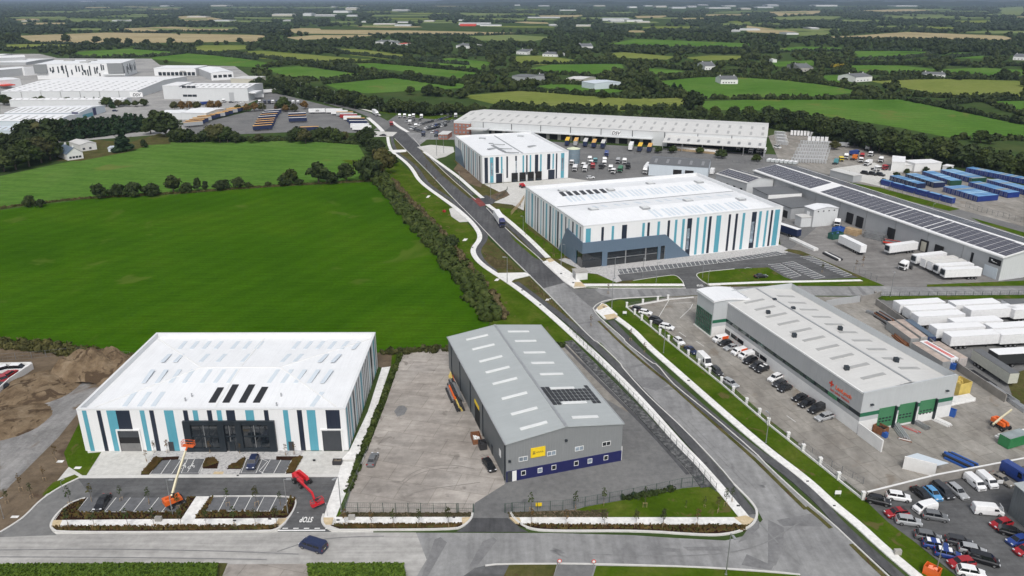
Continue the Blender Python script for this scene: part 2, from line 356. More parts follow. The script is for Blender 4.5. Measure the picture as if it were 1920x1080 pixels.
for q in([(1193,716),(1212,708),(1246,712),(1257,720),(1230,733),(1202,725)],[(1240,728),(1262,724),(1266,730),(1246,733)],[(1083,606),(1140,598),(1142,600),(1086,609)],[(1166,690),(1213,681),(1215,684),(1168,693)],[(1212,690),(1228,682),(1258,716),(1249,718)],[(815,1012),(826,1008),(838,1018),(800,1085),(790,1085)],[(905,1016),(925,1008),(932,1014),(890,1068),(880,1062)],[(1165,1028),(1171,1028),(1170,1058),(1166,1058)],[(1213,1025),(1275,1030),(1276,1036),(1240,1034),(1212,1030)],[(1280,1026),(1352,1026),(1356,1033),(1290,1033)],[(1456,976),(1530,962),(1546,980),(1540,988),(1468,987)],[(1440,975),(1470,990),(1468,1030),(1455,1060),(1440,1066)],[(1390,1060),(1400,1040),(1450,1062),(1446,1070)],[(1195,544),(1202,544),(1212,556),(1202,557)],[(1218,543),(1224,543),(1234,555),(1226,556)],[(1588,538),(1592,538),(1604,553),(1598,553)],[(1606,538),(1612,538),(1626,553),(1618,553)],[(1395,960),(1420,966),(1424,990),(1400,1012),(1384,1018),(1398,998),(1412,980)]):
 sheet('road_repair',q,'road_patch',8)
 # the worn-tarmac side: verges and paths along the main road
sheet('verge',[(1128,572),(1165,562),(1182,570),(1300,660),(1440,785),(1617,934),(1665,980),(1715,1017),(1800,1090),(1745,1100),(1520,900),(1300,720),(1150,588)],'lawn',8)
sheet('verge',[(724,250),(748,270),(760,283),(742,292),(730,280)],'lawn',7)
sheet('verge',[(742,262),(780,303),(812,335),(850,376),(850,384),(812,356),(790,335),(758,300),(740,280)],'rough_grass',9)
sheet('verge',[(913,445),(985,513),(985,519),(940,522),(905,488),(902,462)],'rough_grass',9)
sheet('verge',[(958,527),(992,519),(1022,549),(1062,590),(1110,642),(1106,644),(1030,570),(985,545)],'rough_grass',9)
sheet('verge',[(1119,645),(1126,643),(1163,684),(1165,690),(1160,694),(1140,672)],'lawn',9)
sheet('verge',[(785,276),(800,292),(830,318),(872,355),(885,372),(880,372),(830,330),(800,298)],'rough_grass',9)
sheet('verge',[(955,440),(975,455),(1005,478),(1012,488),(1000,482),(965,452)],'lawn',9)
for e in([(1125,602),(1172,648),(1224,692),(1262,722),(1290,747),(1338,790),(1415,857),(1440,882),(1515,955)],[(1515,950),(1540,970),(1562,990)],[(1600,1020),(1625,1045),(1668,1085)]):
 strip('verge',e,.9,'rough_grass',9,off=-.5)
strip('verge',[(1062,592),(1090,622),(1113,648)],.8,'rough_grass',10)
LEFT_PATH=[(727,257),(729,272),(735,285),(752,297),(767,310),(776,322),(783,335),(797,349),(828,371),(856,391),(882,414),(899,436),(900,450),(889,463),(886,474),(897,491),(920,508),(947,525),(979,547),(1013,574),(1045,602),(1067,622),(1137,685),(1212,762),(1275,835),(1310,870),(1345,910),(1368,938),(1396,972)]
strip('footpath',LEFT_PATH,2.0,'path',10,h=.1)
strip('cycle_path',[(734,256),(737,272),(744,287),(760,298),(776,310),(786,322),(794,335),(806,350),(844,373),(872,397),(898,423),(911,440),(908,453),(898,464),(896,476),(907,494),(929,510)],2.2,'road_new',11,h=.08)
strip('cycle_path',[(967,530),(999,554),(1042,585),(1068,606),(1110,642),(1160,690),(1212,745),(1253,786),(1294,830),(1335,876),(1366,912),(1390,942),(1409,966)],2.2,'road_new',11,h=.08)
sheet('footpath',[(932,513),(985,512),(995,517),(965,524),(955,532),(940,522)],'path',12,h=.1)
sheet('footpath',[(728,282),(762,281),(762,285),(738,287)],'path',12,h=.1)
RIGHT_PATH=[(795,285),(825,307),(860,332),(885,355),(905,372)]
strip('footpath',RIGHT_PATH,2.0,'path',10,h=.1)
strip('cycle_path',[(801,292),(830,315),(855,338),(888,366)],1.8,'road_new',9,h=.08)
strip('footpath',[(914,384),(938,402),(965,424),(1000,456),(1028,484)],2.1,'path',10,h=.1)
strip('cycle_path',[(916,390),(947,419),(984,450),(1016,484)],2.2,'road_new',9,h=.08)
sheet('footpath',[(1017,492),(1034,486),(1074,514),(1092,532),(1099,539),(1076,541),(1056,528)],'path',9,h=.1)
sheet('footpath',[(1078,530),(1090,530),(1099,539),(1076,540)],'tactile',11,h=.1)
sheet('footpath',[(1024,487),(1034,485),(1040,490),(1030,493)],'tactile',11,h=.1)
sheet('footpath',[(1093,533),(1282,533),(1284,537),(1096,537.5)],'path',10,h=.1)
sheet('verge',[(1098,538),(1280,537.6),(1278,540),(1100,541)],'lawn',10,h=.08)
sheet('footpath',[(782,276),(808,272),(850,276),(852,285),(835,294),(818,298),(800,288)],'apron',9,h=.08)
sheet('footpath',[(1116,583),(1128,569),(1137,572),(1158,590),(1148,598),(1132,598)],'path',10,h=.1)
sheet('footpath',[(1132,592),(1152,589),(1160,596),(1138,600)],'tactile',12,h=.1)
sheet('footpath',[(1119,578),(1130,570),(1140,576),(1122,583)],'tactile',12,h=.1)
strip('footpath',[(1150,592),(1190,622),(1212,647),(1267,695),(1340,760),(1435,842),(1515,902),(1560,945),(1610,985),(1652,1025),(1715,1078),(1745,1104)],1.9,'path',11,h=.1)
strip('cycle_path',[(1145,602),(1185,645),(1240,697),(1310,760),(1410,842),(1472,884),(1540,944),(1575,985),(1630,1035),(1668,1067),(1700,1095)],2.1,'road_new',10,h=.08)
strip('footpath',[(505,164),(560,174),(600,183),(631,193),(686,206),(705,212),(712,217)],2.6,'path',9,h=.1)
strip('footpath',[(735,228),(745,236),(765,248)],2.6,'path',9,h=.1)
strip('footpath',[(690,221),(708,236),(718,247)],3.,'path',9,h=.1)
sheet('road_marking',[(884,372),(898,372),(912,385),(900,388)],'red_surface',9)
sheet('yard',[(676,250),(700,246),(745,248),(736,256),(700,257)],'apron',9)
def kerb(pts,sm=1,w=.28,h=.12):return strip('kerb',pts,w,'kerb_stone',12,h=h,sm=sm)
kerb([(740,260),(780,300),(812,332),(855,378),(892,415),(918,443),(990,514),(1020,544),(1062,587),(1113,640),(1121,642),(1163,682),(1167,690)])
kerb([(1167,690),(1195,722),(1222,750),(1287,810),(1350,877),(1377,910)])
kerb([(1112,579),(1117,588),(1128,600),(1170,636),(1172,642),(1222,682),(1232,684),(1257,716),(1285,740),(1335,780),(1415,849),(1440,876),(1515,945),(1560,982),(1602,1022),(1680,1095)])
kerb([(1112,579),(1119,571),(1135,564),(1165,560),(1240,556)])
kerb([(774,258),(805,295),(840,330),(892,375)]);kerb([(912,390),(955,436),(1019,491),(1056,528),(1076,541),(1286,541)])
kerb([(1377,910),(1415,948),(1421,968),(1408,990),(1362,1004),(1310,1004),(1200,996),(1037,997),(990,993),(965,975),(957,962)],2,.45)
# grey warehouse plot (B)
sheet('yard',[(757,657),(842,654),(845,640),(1012,650),(1072,648),(1185,770),(1247,832),(1315,900),(1330,915),(1230,932),(1100,955),(955,965),(640,968),(655,925),(687,850),(725,752)],'tarmac_aged',5)
sheet('yard',[(757,657),(842,654),(900,740),(947,908),(890,944),(884,964),(645,966),(657,925),(687,850),(725,752)],'yard_tan',6)
sheet('yard',[(1040,645),(1070,645),(1100,690),(1180,775),(1130,745),(1075,690)],'yard_grey',6)
sheet('drive',[(884,966),(890,944),(947,908),(960,962),(957,975),(975,990),(990,998),(860,998),(886,975)],'tarmac_aged',7)
sheet('drive',[(884,972),(952,972),(975,990),(990,998),(855,998),(872,988)],'road_new',8)
sheet('lawn',[(1075,958),(1097,951),(1165,939),(1230,927),(1280,916),(1325,912),(1348,925),(1388,971),(1075,972)],'lawn',8)
sheet('flower_bed',[(953,962),(1075,957),(1140,962),(1140,972),(955,972)],'soil',9)
sheet('flower_bed',[(642,962),(886,962),(884,972),(630,972)],'soil',9)
sheet('footpath',[(957,971.5),(1390,971.5),(1402,984),(975,984)],'path',10,h=.1)
sheet('footpath',[(1376,972),(1398,968),(1414,975),(1398,990)],'tactile',11,h=.1)
sheet('footpath',[(955,972),(974,972),(978,984),(966,982)],'tactile',11,h=.1)
sheet('flower_bed',[(968,984.5),(1404,986),(1396,996),(1355,1002),(1310,1002),(1200,994.5),(1040,995),(990,992)],'mulch',10,h=.06)
sheet('footpath',[(628,971),(884,971),(872,984),(632,985)],'path',10,h=.1)
sheet('footpath',[(866,972),(884,971),(874,984),(866,984)],'tactile',11,h=.1)
sheet('flower_bed',[(620,985.5),(868,984.5),(852,992),(640,993)],'mulch',10,h=.06)
kerb([(886,963),(884,974),(870,987),(852,994),(640,995),(622,995),(609,988),(603,978),(607,965)],2,.4)
strip('stone_bank',[(1066,640),(1130,705),(1200,775),(1258,838),(1300,880),(1325,915)],2.4,'stone_bank',8,h=.12)
strip('gutter',[(1055,645),(1120,712),(1190,780),(1245,838),(1290,890)],.9,'road_new',7)
# striped warehouse forecourt (A)
sheet('soil_bank',[(-420,640),(0,640),(130,648),(250,672),(300,690),(150,850),(80,935),(40,975),(0,1000),(-420,1010)],'soil',4)
sheet('gravel_track',[(0,810),(60,770),(140,705),(200,680),(215,690),(150,770),(110,820),(60,870),(20,910),(0,935)],'gravel',5)
sheet('lawn',[(120,850),(150,790),(165,850),(190,848),(160,895),(128,875)],'lawn',6)
sheet('lawn',[(80,925),(100,905),(140,890),(152,897),(115,915),(80,930)],'lawn',6)
sheet('yard',[(640,665),(735,660),(735,690),(716,690)],'soil',4)
sheet('verge',[(735,662),(755,658),(722,752),(684,850),(650,940),(640,968),(628,970),(672,868),(690,800),(733,690)],'lawn',6)
sheet('paving',[(290,846.5),(572,843.5),(542,889),(266,890)],'paving',5)
sheet('drive',[(147,897),(634,894),(612,955),(603,978),(612,992),(622,998),(520,998),(535,982),(552,955),(557,935),(160,935),(135,942),(117,955),(104,970),(95,985),(97,996),(107,1004),(0,1008),(0,1000),(30,982),(50,967),(75,940),(112,915)],'tarmac_lot',6)
sheet('drive',[(112,915),(147,899),(175,935),(135,942),(117,955),(104,970),(95,985),(97,996),(107,1004),(0,1008),(0,1000),(30,982),(50,967),(75,940)],'tarmac_aged',7)
strip('kerb',[(150,895),(634,892.5)],.9,'kerb_stone',8,h=.06,sm=0)
strip('kerb',[(150,896),(112,914),(75,939),(50,966),(30,981),(0,999)],.35,'kerb_stone',8,h=.1)
sheet('footpath',[(655,846),(690,772),(716,690),(732,688),(708,760),(677,848),(668,862),(640,862)],'path',7,h=.06)
sheet('footpath',[(641,867),(673,867),(630,970),(622,980),(606,978),(613,950),(634,893)],'path',8,h=.1)
sheet('footpath',[(606,972),(626,972),(622,984),(608,984)],'tactile',10,h=.1)
sheet('parking_bay',[(165,934),(351,934),(330,961),(143,961)],'bay',8)
sheet('parking_bay',[(400,933),(543,932),(529,959.5),(386,959.5)],'bay',8)
sheet('parking_bay',[(300,864),(385,860),(372,890),(281,890)],'bay',8)
sheet('parking_bay',[(462,861),(547,863),(535,889),(448,890)],'bay',8)
sheet('flower_bed',[(118,956),(135,942),(163,935),(143,961.5),(331,961.5),(352,933),(367,932),(340,975),(104,976)],'mulch',9,h=.08)
sheet('flower_bed',[(394,933),(400,932),(386,960.5),(529,960.5),(544,932),(556,936),(555,948),(540,968),(530,975),(366,973)],'mulch',9,h=.08)
sheet('footpath',[(368,932),(393,932),(362,978),(338,978)],'path',10,h=.06)
sheet('footpath',[(98,977),(540,973),(526,988),(97,990)],'path',11,h=.1)
sheet('footpath',[(98,977),(117,977),(112,989.5),(97,990)],'tactile',12,h=.1)
sheet('footpath',[(522,974),(541,973),(528,987),(516,987)],'tactile',12,h=.1)
sheet('footpath',[(402,885),(420,885),(418,890),(399,890)],'tactile',9)
sheet('flower_bed',[(97,988.5),(530,986),(520,992),(495,996),(110,997)],'mulch',9,h=.09)
kerb([(535,981),(520,994),(500,998),(110,1000),(97,993),(95,984),(103,970),(117,955),(136,942),(160,935)],2,.4)
kerb([(535,981),(550,960),(557,940),(545,931),(395,932)],2,.3)
for q in([(292,859),(336,857),(334,862),(304,864),(279,890.5),(264,890.5)],[(388,862),(400,860),(410,869),(407,879),(380,879)],[(443,871),(452,863),(461,860),(452,880),(426,880)],[(518,857),(567,857),(551,887),(536,889),(549,864),(518,863)]):
 sheet('flower_bed',q,'mulch',9,h=.1)
sheet('paving',[(842,392),(850,389),(860,397),(878,416),(862,417),(846,406)],'apron',8)
for x,y,w in((113,866,12),(146,878,12),(28,970,14),(872,450,7),(1028,562,8),(932,525,7),(803,369,5),(203,837,0)):
 if w:sheet('inspection_cover',[(x-w/2+2,y-2.2),(x+w/2+2,y-2.2),(x+w/2-2,y+2.2),(x-w/2-2,y+2.2)],'path',10)
mk('iron',(.045,.045,.048),.6,.3)
for x,y,w in((589,864,5),(650,913,5),(634,977,6),(506,975,6),(446,893,4),(288,970,4),(851,972,5),(1323,870,5),(1384,950,6),(1338,986,6),(672,837,4),(440,978,6),(1070,614,4),(979,545,4),(1013,573,4),(886,465,3),(1291,715,5),(1154,598,4),(1514,904,5),(1564,950,5),(1132,577,4),(1052,514,4),(1075,531,4)):
 sheet('drain_cover',[(x-w/2,y-w*.22),(x+w/2,y-w*.22),(x+w/2,y+w*.22),(x-w/2,y+w*.22)],'iron',14,h=.1)
 # road and bay markings
def line(pts,w=.12,layer=12):return strip('road_marking',pts,w,'white_line',layer,sm=0)
def bays(a0,a1,b0,b1,n,w=.12,ends=True):
 """n bays between the edge a0-a1 and the edge b0-b1"""
 A0,A1,B0,B1=g(*a0),g(*a1),g(*b0),g(*b1);m=MB()
 segs=[(A0.lerp(A1,k/n),B0.lerp(B1,k/n))for k in range(n+1)]
 if ends:segs+=[(B0,B1)]
 for p,q in segs:
  d=(q-p).normalized();s=Vector((-d.y,d.x,0))*w/2;up=Vector((0,0,.15+(.004 if(p,q)==segs[-1]and ends else 0)))
  m.quad(p-s+up,q-s+up,q+s+up,p+s+up)
 return struct(m.build('bay_marking','white_line'))
bays((165,934),(351,934),(143,961),(330,961),7);bays((400,933),(543,932),(386,959.5),(529,959.5),6)
bays((300,864),(340,862),(281,890),(322,890),2);bays((507,863),(547,863),(491,889),(535,889),2)
for a in([(350,861),(385,860),(372,888),(340,888),(352,861)],[(365,862),(352,886)],[(375,861),(384,861)],[(462,861),(492,861),(480,888),(452,888),(463,861)],[(492,862),(502,866),(486,884),(494,888)],[(378,884),(387,862)]):
 line(a,.12,13)
line([(521,996),(610,995.6)],.35,13)
for k in range(5):line([(530+k*20,992),(540+k*20,991.8)],.25,13)
line([(560,962),(557,962)],.1)
for a in([(747,262),(790,300),(850,358),(900,405)],):pass
# building materials
mk_clad('clad_white',(.78,.785,.79),1.,depth=.12,rough=.45,var=.025)
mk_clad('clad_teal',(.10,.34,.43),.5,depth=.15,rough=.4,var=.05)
mk_clad('clad_navy',(.018,.026,.045),.5,depth=.15,rough=.35,var=.1)
mk_clad('clad_slate',(.115,.165,.225),1.,depth=.1,rough=.45,var=.04)
mk_clad('roof_white',(.79,.80,.81),.35,depth=.12,rough=.5,var=.05)
mk_clad('roof_white_old',(.79,.79,.79),.6,depth=.2,rough=.55,var=.06)
mk_clad('roof_grey',(.385,.41,.41),.35,depth=.35,rough=.5,var=.05)
mk_clad('roof_pale',(.60,.595,.575),.5,depth=.25,rough=.6,var=.06)
mk_clad('roof_dark',(.13,.135,.14),.5,depth=.4,rough=.6,var=.1)
mk_clad('roof_blue',(.10,.14,.19),.4,depth=.5,rough=.6,var=.1)
mk_clad('clad_grey',(.24,.25,.255),.55,depth=.9,rough=.45,var=.05)
mk_clad('clad_grey_dark',(.135,.15,.158),.55,depth=.5,rough=.5,var=.06)
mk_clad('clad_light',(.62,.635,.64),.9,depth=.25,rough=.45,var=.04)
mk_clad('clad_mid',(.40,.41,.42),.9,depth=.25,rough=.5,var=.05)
mk_clad('clad_pale_blue',(.58,.64,.69),.9,depth=.25,rough=.5,var=.04)
mk_clad('clad_beige',(.50,.48,.40),.9,depth=.25,rough=.55,var=.05)
mk_clad('clad_silver',(.50,.52,.53),3.2,depth=.1,rough=.35,var=.05)
mk('parapet',(.70,.71,.715),.5,var=.04)
mk('trim_dark',(.022,.03,.038),.45,.2,var=.2)
mk('trim_white',(.78,.78,.77),.5,var=.05)
mk('plinth_blue',(.016,.019,.095),.45,var=.1)
mk('render_white',(.72,.72,.71),.8,var=.07,scale=.8)
mk('concrete',(.36,.345,.32),.9,var=.16,scale=.7,bmp=.2)
mk('door_dark',(.045,.05,.058),.5,var=.12)
mk('green_band',(.022,.14,.075),.45,var=.1)
mk('green_door',(.055,.20,.095),.5,var=.08)
mk('yellow_sign',(.85,.60,.02),.5,var=.04)
mk('red_paint',(.62,.05,.025),.5,var=.1)
mk('orange_text',(.75,.10,.015),.5,var=.05)
mk('black_text',(.03,.03,.035),.6,var=.1)
mk('white_paint',(.80,.80,.80),.5,var=.04)
mk('skylight',(.60,.66,.71),.35,var=.06)
mk('skylight_white',(.70,.71,.70),.35,var=.06)
mk('skylight_grey',(.36,.36,.35),.45,var=.1)
mk('skylight_dark',(.22,.225,.23),.4,var=.12)
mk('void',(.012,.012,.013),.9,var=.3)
mk('steel',(.34,.345,.35),.45,.6,var=.2)
mk('galv',(.42,.43,.44),.5,.5,var=.15)
def mk_brick(name,c1,c2):
 m,t,b,o=mat0(name,.9)
 k=NN(t,"ShaderNodeTexBrick");uv=NN(t,"ShaderNodeUVMap");t.links.new(uv.outputs[0],k.inputs['Vector'])
 k.inputs['Color1'].default_value=(*c1,1);k.inputs['Color2'].default_value=(*c2,1);k.inputs['Mortar'].default_value=(.3,.27,.24,1)
 k.inputs['Scale'].default_value=2.2;t.links.new(k.outputs[0],b.inputs['Base Color'])
mk_brick('brick',(.28,.085,.05),(.34,.12,.075))
def mk_glass(name,tint,rough=.06):
 m,t,b,o=mat0(name,rough,0,.8)
 f=noise(t,scaled(t,o,.35,.35,.5),1.,3,.6)
 t.links.new(ramp(t,f,[(.35,sh(tint,.5)),(.6,tint),(.75,sh(tint,2.2))]),b.inputs['Base Color'])
 b.inputs['Coat Weight'].default_value=.5
mk_glass('glass',(.018,.024,.030));mk_glass('glass_green',(.012,.05,.04));mk_glass('glass_pale',(.30,.36,.42),.15)
def mk_pv(name,nx,ny,frame=(.30,.31,.33),q=1.):
 m,t,b,o=mat0(name,.22,0,.6)
 k=NN(t,"ShaderNodeTexBrick",offset=0.);uv=NN(t,"ShaderNodeUVMap");t.links.new(scaled(t,uv.outputs[0],nx,ny,1),k.inputs['Vector'])
 k.inputs['Scale'].default_value=1;k.inputs['Mortar Size'].default_value=.035;k.inputs['Brick Width'].default_value=1;k.inputs['Row Height'].default_value=1
 k.inputs['Color1'].default_value=(.016*q,.0155*q,.020*q,1);k.inputs['Color2'].default_value=(.021*q,.0205*q,.026*q,1);k.inputs['Mortar'].default_value=(*frame,1)
 t.links.new(k.outputs[0],b.inputs['Base Color'])
mk_pv('pv',1/1.05,1/1.7)
mk_pv('pv_roof',1/1.1,1/1.9,(.20,.20,.22),3.4)
mk('pv_black',(.014,.014,.016),.3,var=.2)
# helpers
def wall_rect(b,p,q,z0,z1,m=0,out=0.,u0=0.,u1=None):
 """upright rectangle on the wall that runs from p to q (outside to the right of p->q)"""
 d=Vector((q.x-p.x,q.y-p.y,0));L=d.length;d.normalize();n=Vector((d.y,-d.x,0))*out
 u1=L if u1 is None else u1;a=p+d*u0+n;c=p+d*u1+n
 b.quad((a.x,a.y,z0),(c.x,c.y,z0),(c.x,c.y,z1),(a.x,a.y,z1),m)
def wall_box(b,p,q,u0,u1,z0,z1,out,m=0):
 """a box standing proud of the wall p->q"""
 d=Vector((q.x-p.x,q.y-p.y,0)).normalized();n=Vector((d.y,-d.x,0))
 a,c=p+d*u0-n*.02,p+d*u1-n*.02;a2,c2=p+d*u0+n*out,p+d*u1+n*out
 b.hexa([(a2.x,a2.y,z0),(c2.x,c2.y,z0),(c.x,c.y,z0),(a.x,a.y,z0),(a2.x,a2.y,z1),(c2.x,c2.y,z1),(c.x,c.y,z1),(a.x,a.y,z1)],m)
def part_box(name,par,p,q,u0,u1,z0,z1,out,mat):
 b=MB();wall_box(b,p,q,u0,u1,z0,z1,out);return b.build(name,mat,par)
def flat_quad(name,par,pts,mat,t=.12,uvwh=None):
 """a thin slab over four points on a roof"""
 b=MB();up=Vector((0,0,t));b.quad(*[Vector(p)+up for p in pts]);P=[Vector(p)for p in pts]
 for i in range(4):b.quad(P[i]-Vector((0,0,.05)),P[(i+1)%4]-Vector((0,0,.05)),P[(i+1)%4]+up,P[i]+up)
 return b.build(name,mat,par)
def window(par,p,q,u0,u1,z0,z1,fr='trim_white',gl='glass',out=.06,mull=1):
 f=MB();w=.09
 wall_box(f,p,q,u0,u1,z0,z0+w,out);wall_box(f,p,q,u0,u1,z1-w,z1,out)
 for k in range(mull+2):
  c=u0+(u1-u0-w)*k/(mull+1);wall_box(f,p,q,c,c+w,z0+w,z1-w,out)
 o=f.build('window',fr,par);pb=MB();wall_box(pb,p,q,u0+w,u1-w,z0+w,z1-w,out-.03);pb.build('pane',gl,o)
 return o
TEXTS=[]
def text_mesh(name,body,size,mat,par,origin,xdir,ydir,depth=.03,align='CENTER',shear=0.,bold=0.):
 cu=bpy.data.curves.new(name,'FONT');cu.body=body;cu.size=size;cu.align_x=align;cu.extrude=depth;cu.shear=shear;cu.offset=bold
 o=bpy.data.objects.new(name,cu);C.objects.link(o)
 x=Vector(xdir).normalized();y=Vector(ydir).normalized();z=x.cross(y)
 o.matrix_world=Matrix(((x.x,y.x,z.x,origin[0]),(x.y,y.y,z.y,origin[1]),(x.z,y.z,z.z,origin[2]),(0,0,0,1)))
 dg=bpy.context.evaluated_depsgraph_get();dg.update()
 me=bpy.data.meshes.new_from_object(o.evaluated_get(dg));mw=o.matrix_world.copy();bpy.data.objects.remove(o)
 me.transform(mw);me.materials.clear();me.materials.append(MATS[mat]);me.name=name
 return link(name,me,par)
def striped(F,h,stripes_front,stripes_side,mats,par,top=.7,sides=('front','side','back','left'),left=()):
 """box walls with flat stripes of coloured cladding (surface pattern) in each wall's mesh"""
 c=[F.P(0,0),F.P(F.w,0),F.P(F.w,F.d),F.P(0,F.d)]
 runs={'front':(c[0],c[1],stripes_front),'side':(c[1],c[2],stripes_side),'back':(c[2],c[3],()),'left':(c[3],c[0],left)}
 for k,(p,q,st)in runs.items():
  b=MB();wall_rect(b,p,q,0,h)
  for u0,u1,z0,z1,m in st:wall_box(b,p,q,u0,u1,z0,z1,.03,m)
  b.build('wall',mats,par)
def parapet(F,h,t,par,drop=1.0,mat='parapet',skip=()):
 """thin upstand round the roof with inner faces"""
 b=MB()
 O=[F.P(-.04,-.04,h),F.P(F.w+.04,-.04,h),F.P(F.w+.04,F.d+.04,h),F.P(-.04,F.d+.04,h)]
 I=[F.P(t,t,h),F.P(F.w-t,t,h),F.P(F.w-t,F.d-t,h),F.P(t,F.d-t,h)]
 dn=Vector((0,0,-drop));lip=Vector((0,0,-.35))
 for i in range(4):
  j=(i+1)%4
  b.quad(O[i],O[j],I[j],I[i]);b.quad(I[i],I[j],I[j]+dn,I[i]+dn);b.quad(O[i],O[i]+lip,O[j]+lip,O[j])
 return b.build('parapet',mat,par)
def hip_roof(F,z,zr,t,par,mat,inset=None,name='roof'):
 """low hipped roof inside the parapet, ridge along u"""
 i=F.d/2 if inset is None else inset
 a,b_,c,d=F.P(t,t,z),F.P(F.w-t,t,z),F.P(F.w-t,F.d-t,z),F.P(t,F.d-t,z)
 r0,r1=F.P(i,F.d/2,zr),F.P(F.w-i,F.d/2,zr);m=MB()
 m.quad(a,b_,r1,r0);m.quad(c,d,r0,r1);m.poly([d,a,r0]);m.poly([b_,c,r1])
 m.uv=[[(F.w*.0+(Vector(p)-F.o).dot(F.u),(Vector(p)-F.o).dot(F.v))for p in[m.v[k]for k in f]]for f in m.f]
 return m.build(name,mat,par,weld=False)
def roof_z(F,z,zr,x,y):
 """point of the picture on the front or back slope of such a roof"""
 for side in(0,1):
  p0=F.P(0,0 if side==0 else F.d,z);n=Vector((0,0,1))*(F.d/2)-(F.v if side==0 else-F.v)*(zr-z)
  p=on_plane(x,y,p0,n);v=(p-F.o).dot(F.v)
  if(v<=F.d/2)==(side==0):return p
 return p
def gable(F,ze,zr,par,wall='clad_white',roof='roof_white_old',gablem=None,ridge='u',over=.25,both=False):
 """rectangular shed: four walls (gable ends shaped) and two roof slopes, ridge along u or v"""
 g_=gablem or wall;W,D=F.w,F.d
 def wl(pts,m):
  b=MB();b.poly(pts);p0=Vector(pts[0]);d=(Vector(pts[1])-p0).normalized()
  b.uv=[[((Vector(p)-p0).dot(d),p[2])for p in pts]];b.build('wall',m,par,weld=False)
 if ridge=='u':
  wl([F.P(0,0),F.P(W,0),F.P(W,0,ze),F.P(0,0,ze)],wall);wl([F.P(W,D),F.P(0,D),F.P(0,D,ze),F.P(W,D,ze)],wall)
  wl([F.P(W,0),F.P(W,D),F.P(W,D,ze),F.P(W,D/2,zr),F.P(W,0,ze)],g_);wl([F.P(0,D),F.P(0,0),F.P(0,0,ze),F.P(0,D/2,zr),F.P(0,D,ze)],g_)
  S1=[F.P(-over,-over,ze),F.P(W+over,-over,ze),F.P(W+over,D/2,zr),F.P(-over,D/2,zr)]
  S2=[F.P(W+over,D+over,ze),F.P(-over,D+over,ze),F.P(-over,D/2,zr),F.P(W+over,D/2,zr)]
 else:
  wl([F.P(0,0),F.P(W,0),F.P(W,0,ze),F.P(W/2,0,zr),F.P(0,0,ze)],g_);wl([F.P(W,D),F.P(0,D),F.P(0,D,ze),F.P(W/2,D,zr),F.P(W,D,ze)],g_)
  wl([F.P(W,0),F.P(W,D),F.P(W,D,ze),F.P(W,0,ze)],wall);wl([F.P(0,D),F.P(0,0),F.P(0,0,ze),F.P(0,D,ze)],wall)
  S1=[F.P(W+over,-over,ze),F.P(W+over,D+over,ze),F.P(W/2,D+over,zr),F.P(W/2,-over,zr)]
  S2=[F.P(-over,D+over,ze),F.P(-over,-over,ze),F.P(W/2,-over,zr),F.P(W/2,D+over,zr)]
 b=MB();up=Vector((0,0,.12))
 for s in(S1,S2):
  b.quad(*[p+up for p in s])
  for i in range(3 if both else 4):b.quad(s[i],s[(i+1)%4],s[(i+1)%4]+up,s[i]+up)
 return b.build('roof',roof,par,weld=False)
def slope_pt(F,ze,zr,u,f,side,ridge='u'):
 """point on a gable roof: u along the ridge, f 0 at the eave .. 1 at the ridge"""
 z=ze+(zr-ze)*f+.12
 if ridge=='u':return F.P(u,F.d/2*f if side==0 else F.d-F.d/2*f,z)
 return F.P(F.w-F.w/2*f if side==0 else F.w/2*f,u,z)
def rooflights(F,ze,zr,par,us,f0,f1,w,mat,side=0,ridge='u',name='skylight',t=.08):
 for u in us:
  flat_quad(name,par,[slope_pt(F,ze,zr,u-w/2,f0,side,ridge),slope_pt(F,ze,zr,u+w/2,f0,side,ridge),slope_pt(F,ze,zr,u+w/2,f1,side,ridge),slope_pt(F,ze,zr,u-w/2,f1,side,ridge)],mat,t)
  # A: white, teal and navy striped warehouse in front
HA=10.4
FA=frame((142.8,766.7),(646.5,765.6),(710,622.9),(299,623.5),HA)
A=thing('warehouse','white warehouse with teal and navy stripes and dark glazed entrance, beside the brown spoil heap','warehouse',FA.P(0,0),0)
A_PARTS=[]
def ua(x,y=768.7):return FA.front(x,y)[0]
def zfront(F,x,y):return F.front(x,y)[1]
E0,E1=ua(342.5,788),ua(514.5,788);EZ=zfront(FA,430,788)
st=[]
for x0,x1,m in((153,161.2,1),(180.5,188,2),(198.7,216.2,1),(216.2,242,2),(261.2,270,1),(279.2,287.5,2),(306.7,324.2,1),(342.5,351.2,2),(360.5,370,1),(387.5,396.2,2),(405.5,414.5,1),(423.2,439.5,2),(459.2,475,1),(494.2,502.5,2),(530,539.5,1),(556.2,565.5,2),(574.5,590.7,1),(610,636.2,2)):
 u0,u1=ua(x0),ua(x1);z0=.05
 if u0>E0-1 and u1<E1+1:z0=EZ
 if x0==216.2 or x0==610:z0=5.0
 st.append((u0,u1,z0,HA-.4,m))
D=FA.d
sd=[(D*a,D*c,.1,HA-.4,m)for a,c,m in((.02,.045,1),(.07,.085,2),(.12,.155,1),(.20,.235,2),(.27,.285,1),(.31,.325,2),(.37,.385,2),(.43,.475,1),(.51,.525,2),(.56,.575,2),(.61,.625,2),(.66,.675,2),(.72,.735,1),(.77,.82,2),(.88,.92,1),(.95,.965,2))]
striped(FA,HA,st,sd,['clad_white','clad_teal','clad_navy'],A)
parapet(FA,HA,.55,A,1.3)
ZA,ZAR=HA-1.2,HA-.15
hip_roof(FA,ZA,ZAR,.55,A,'roof_white')
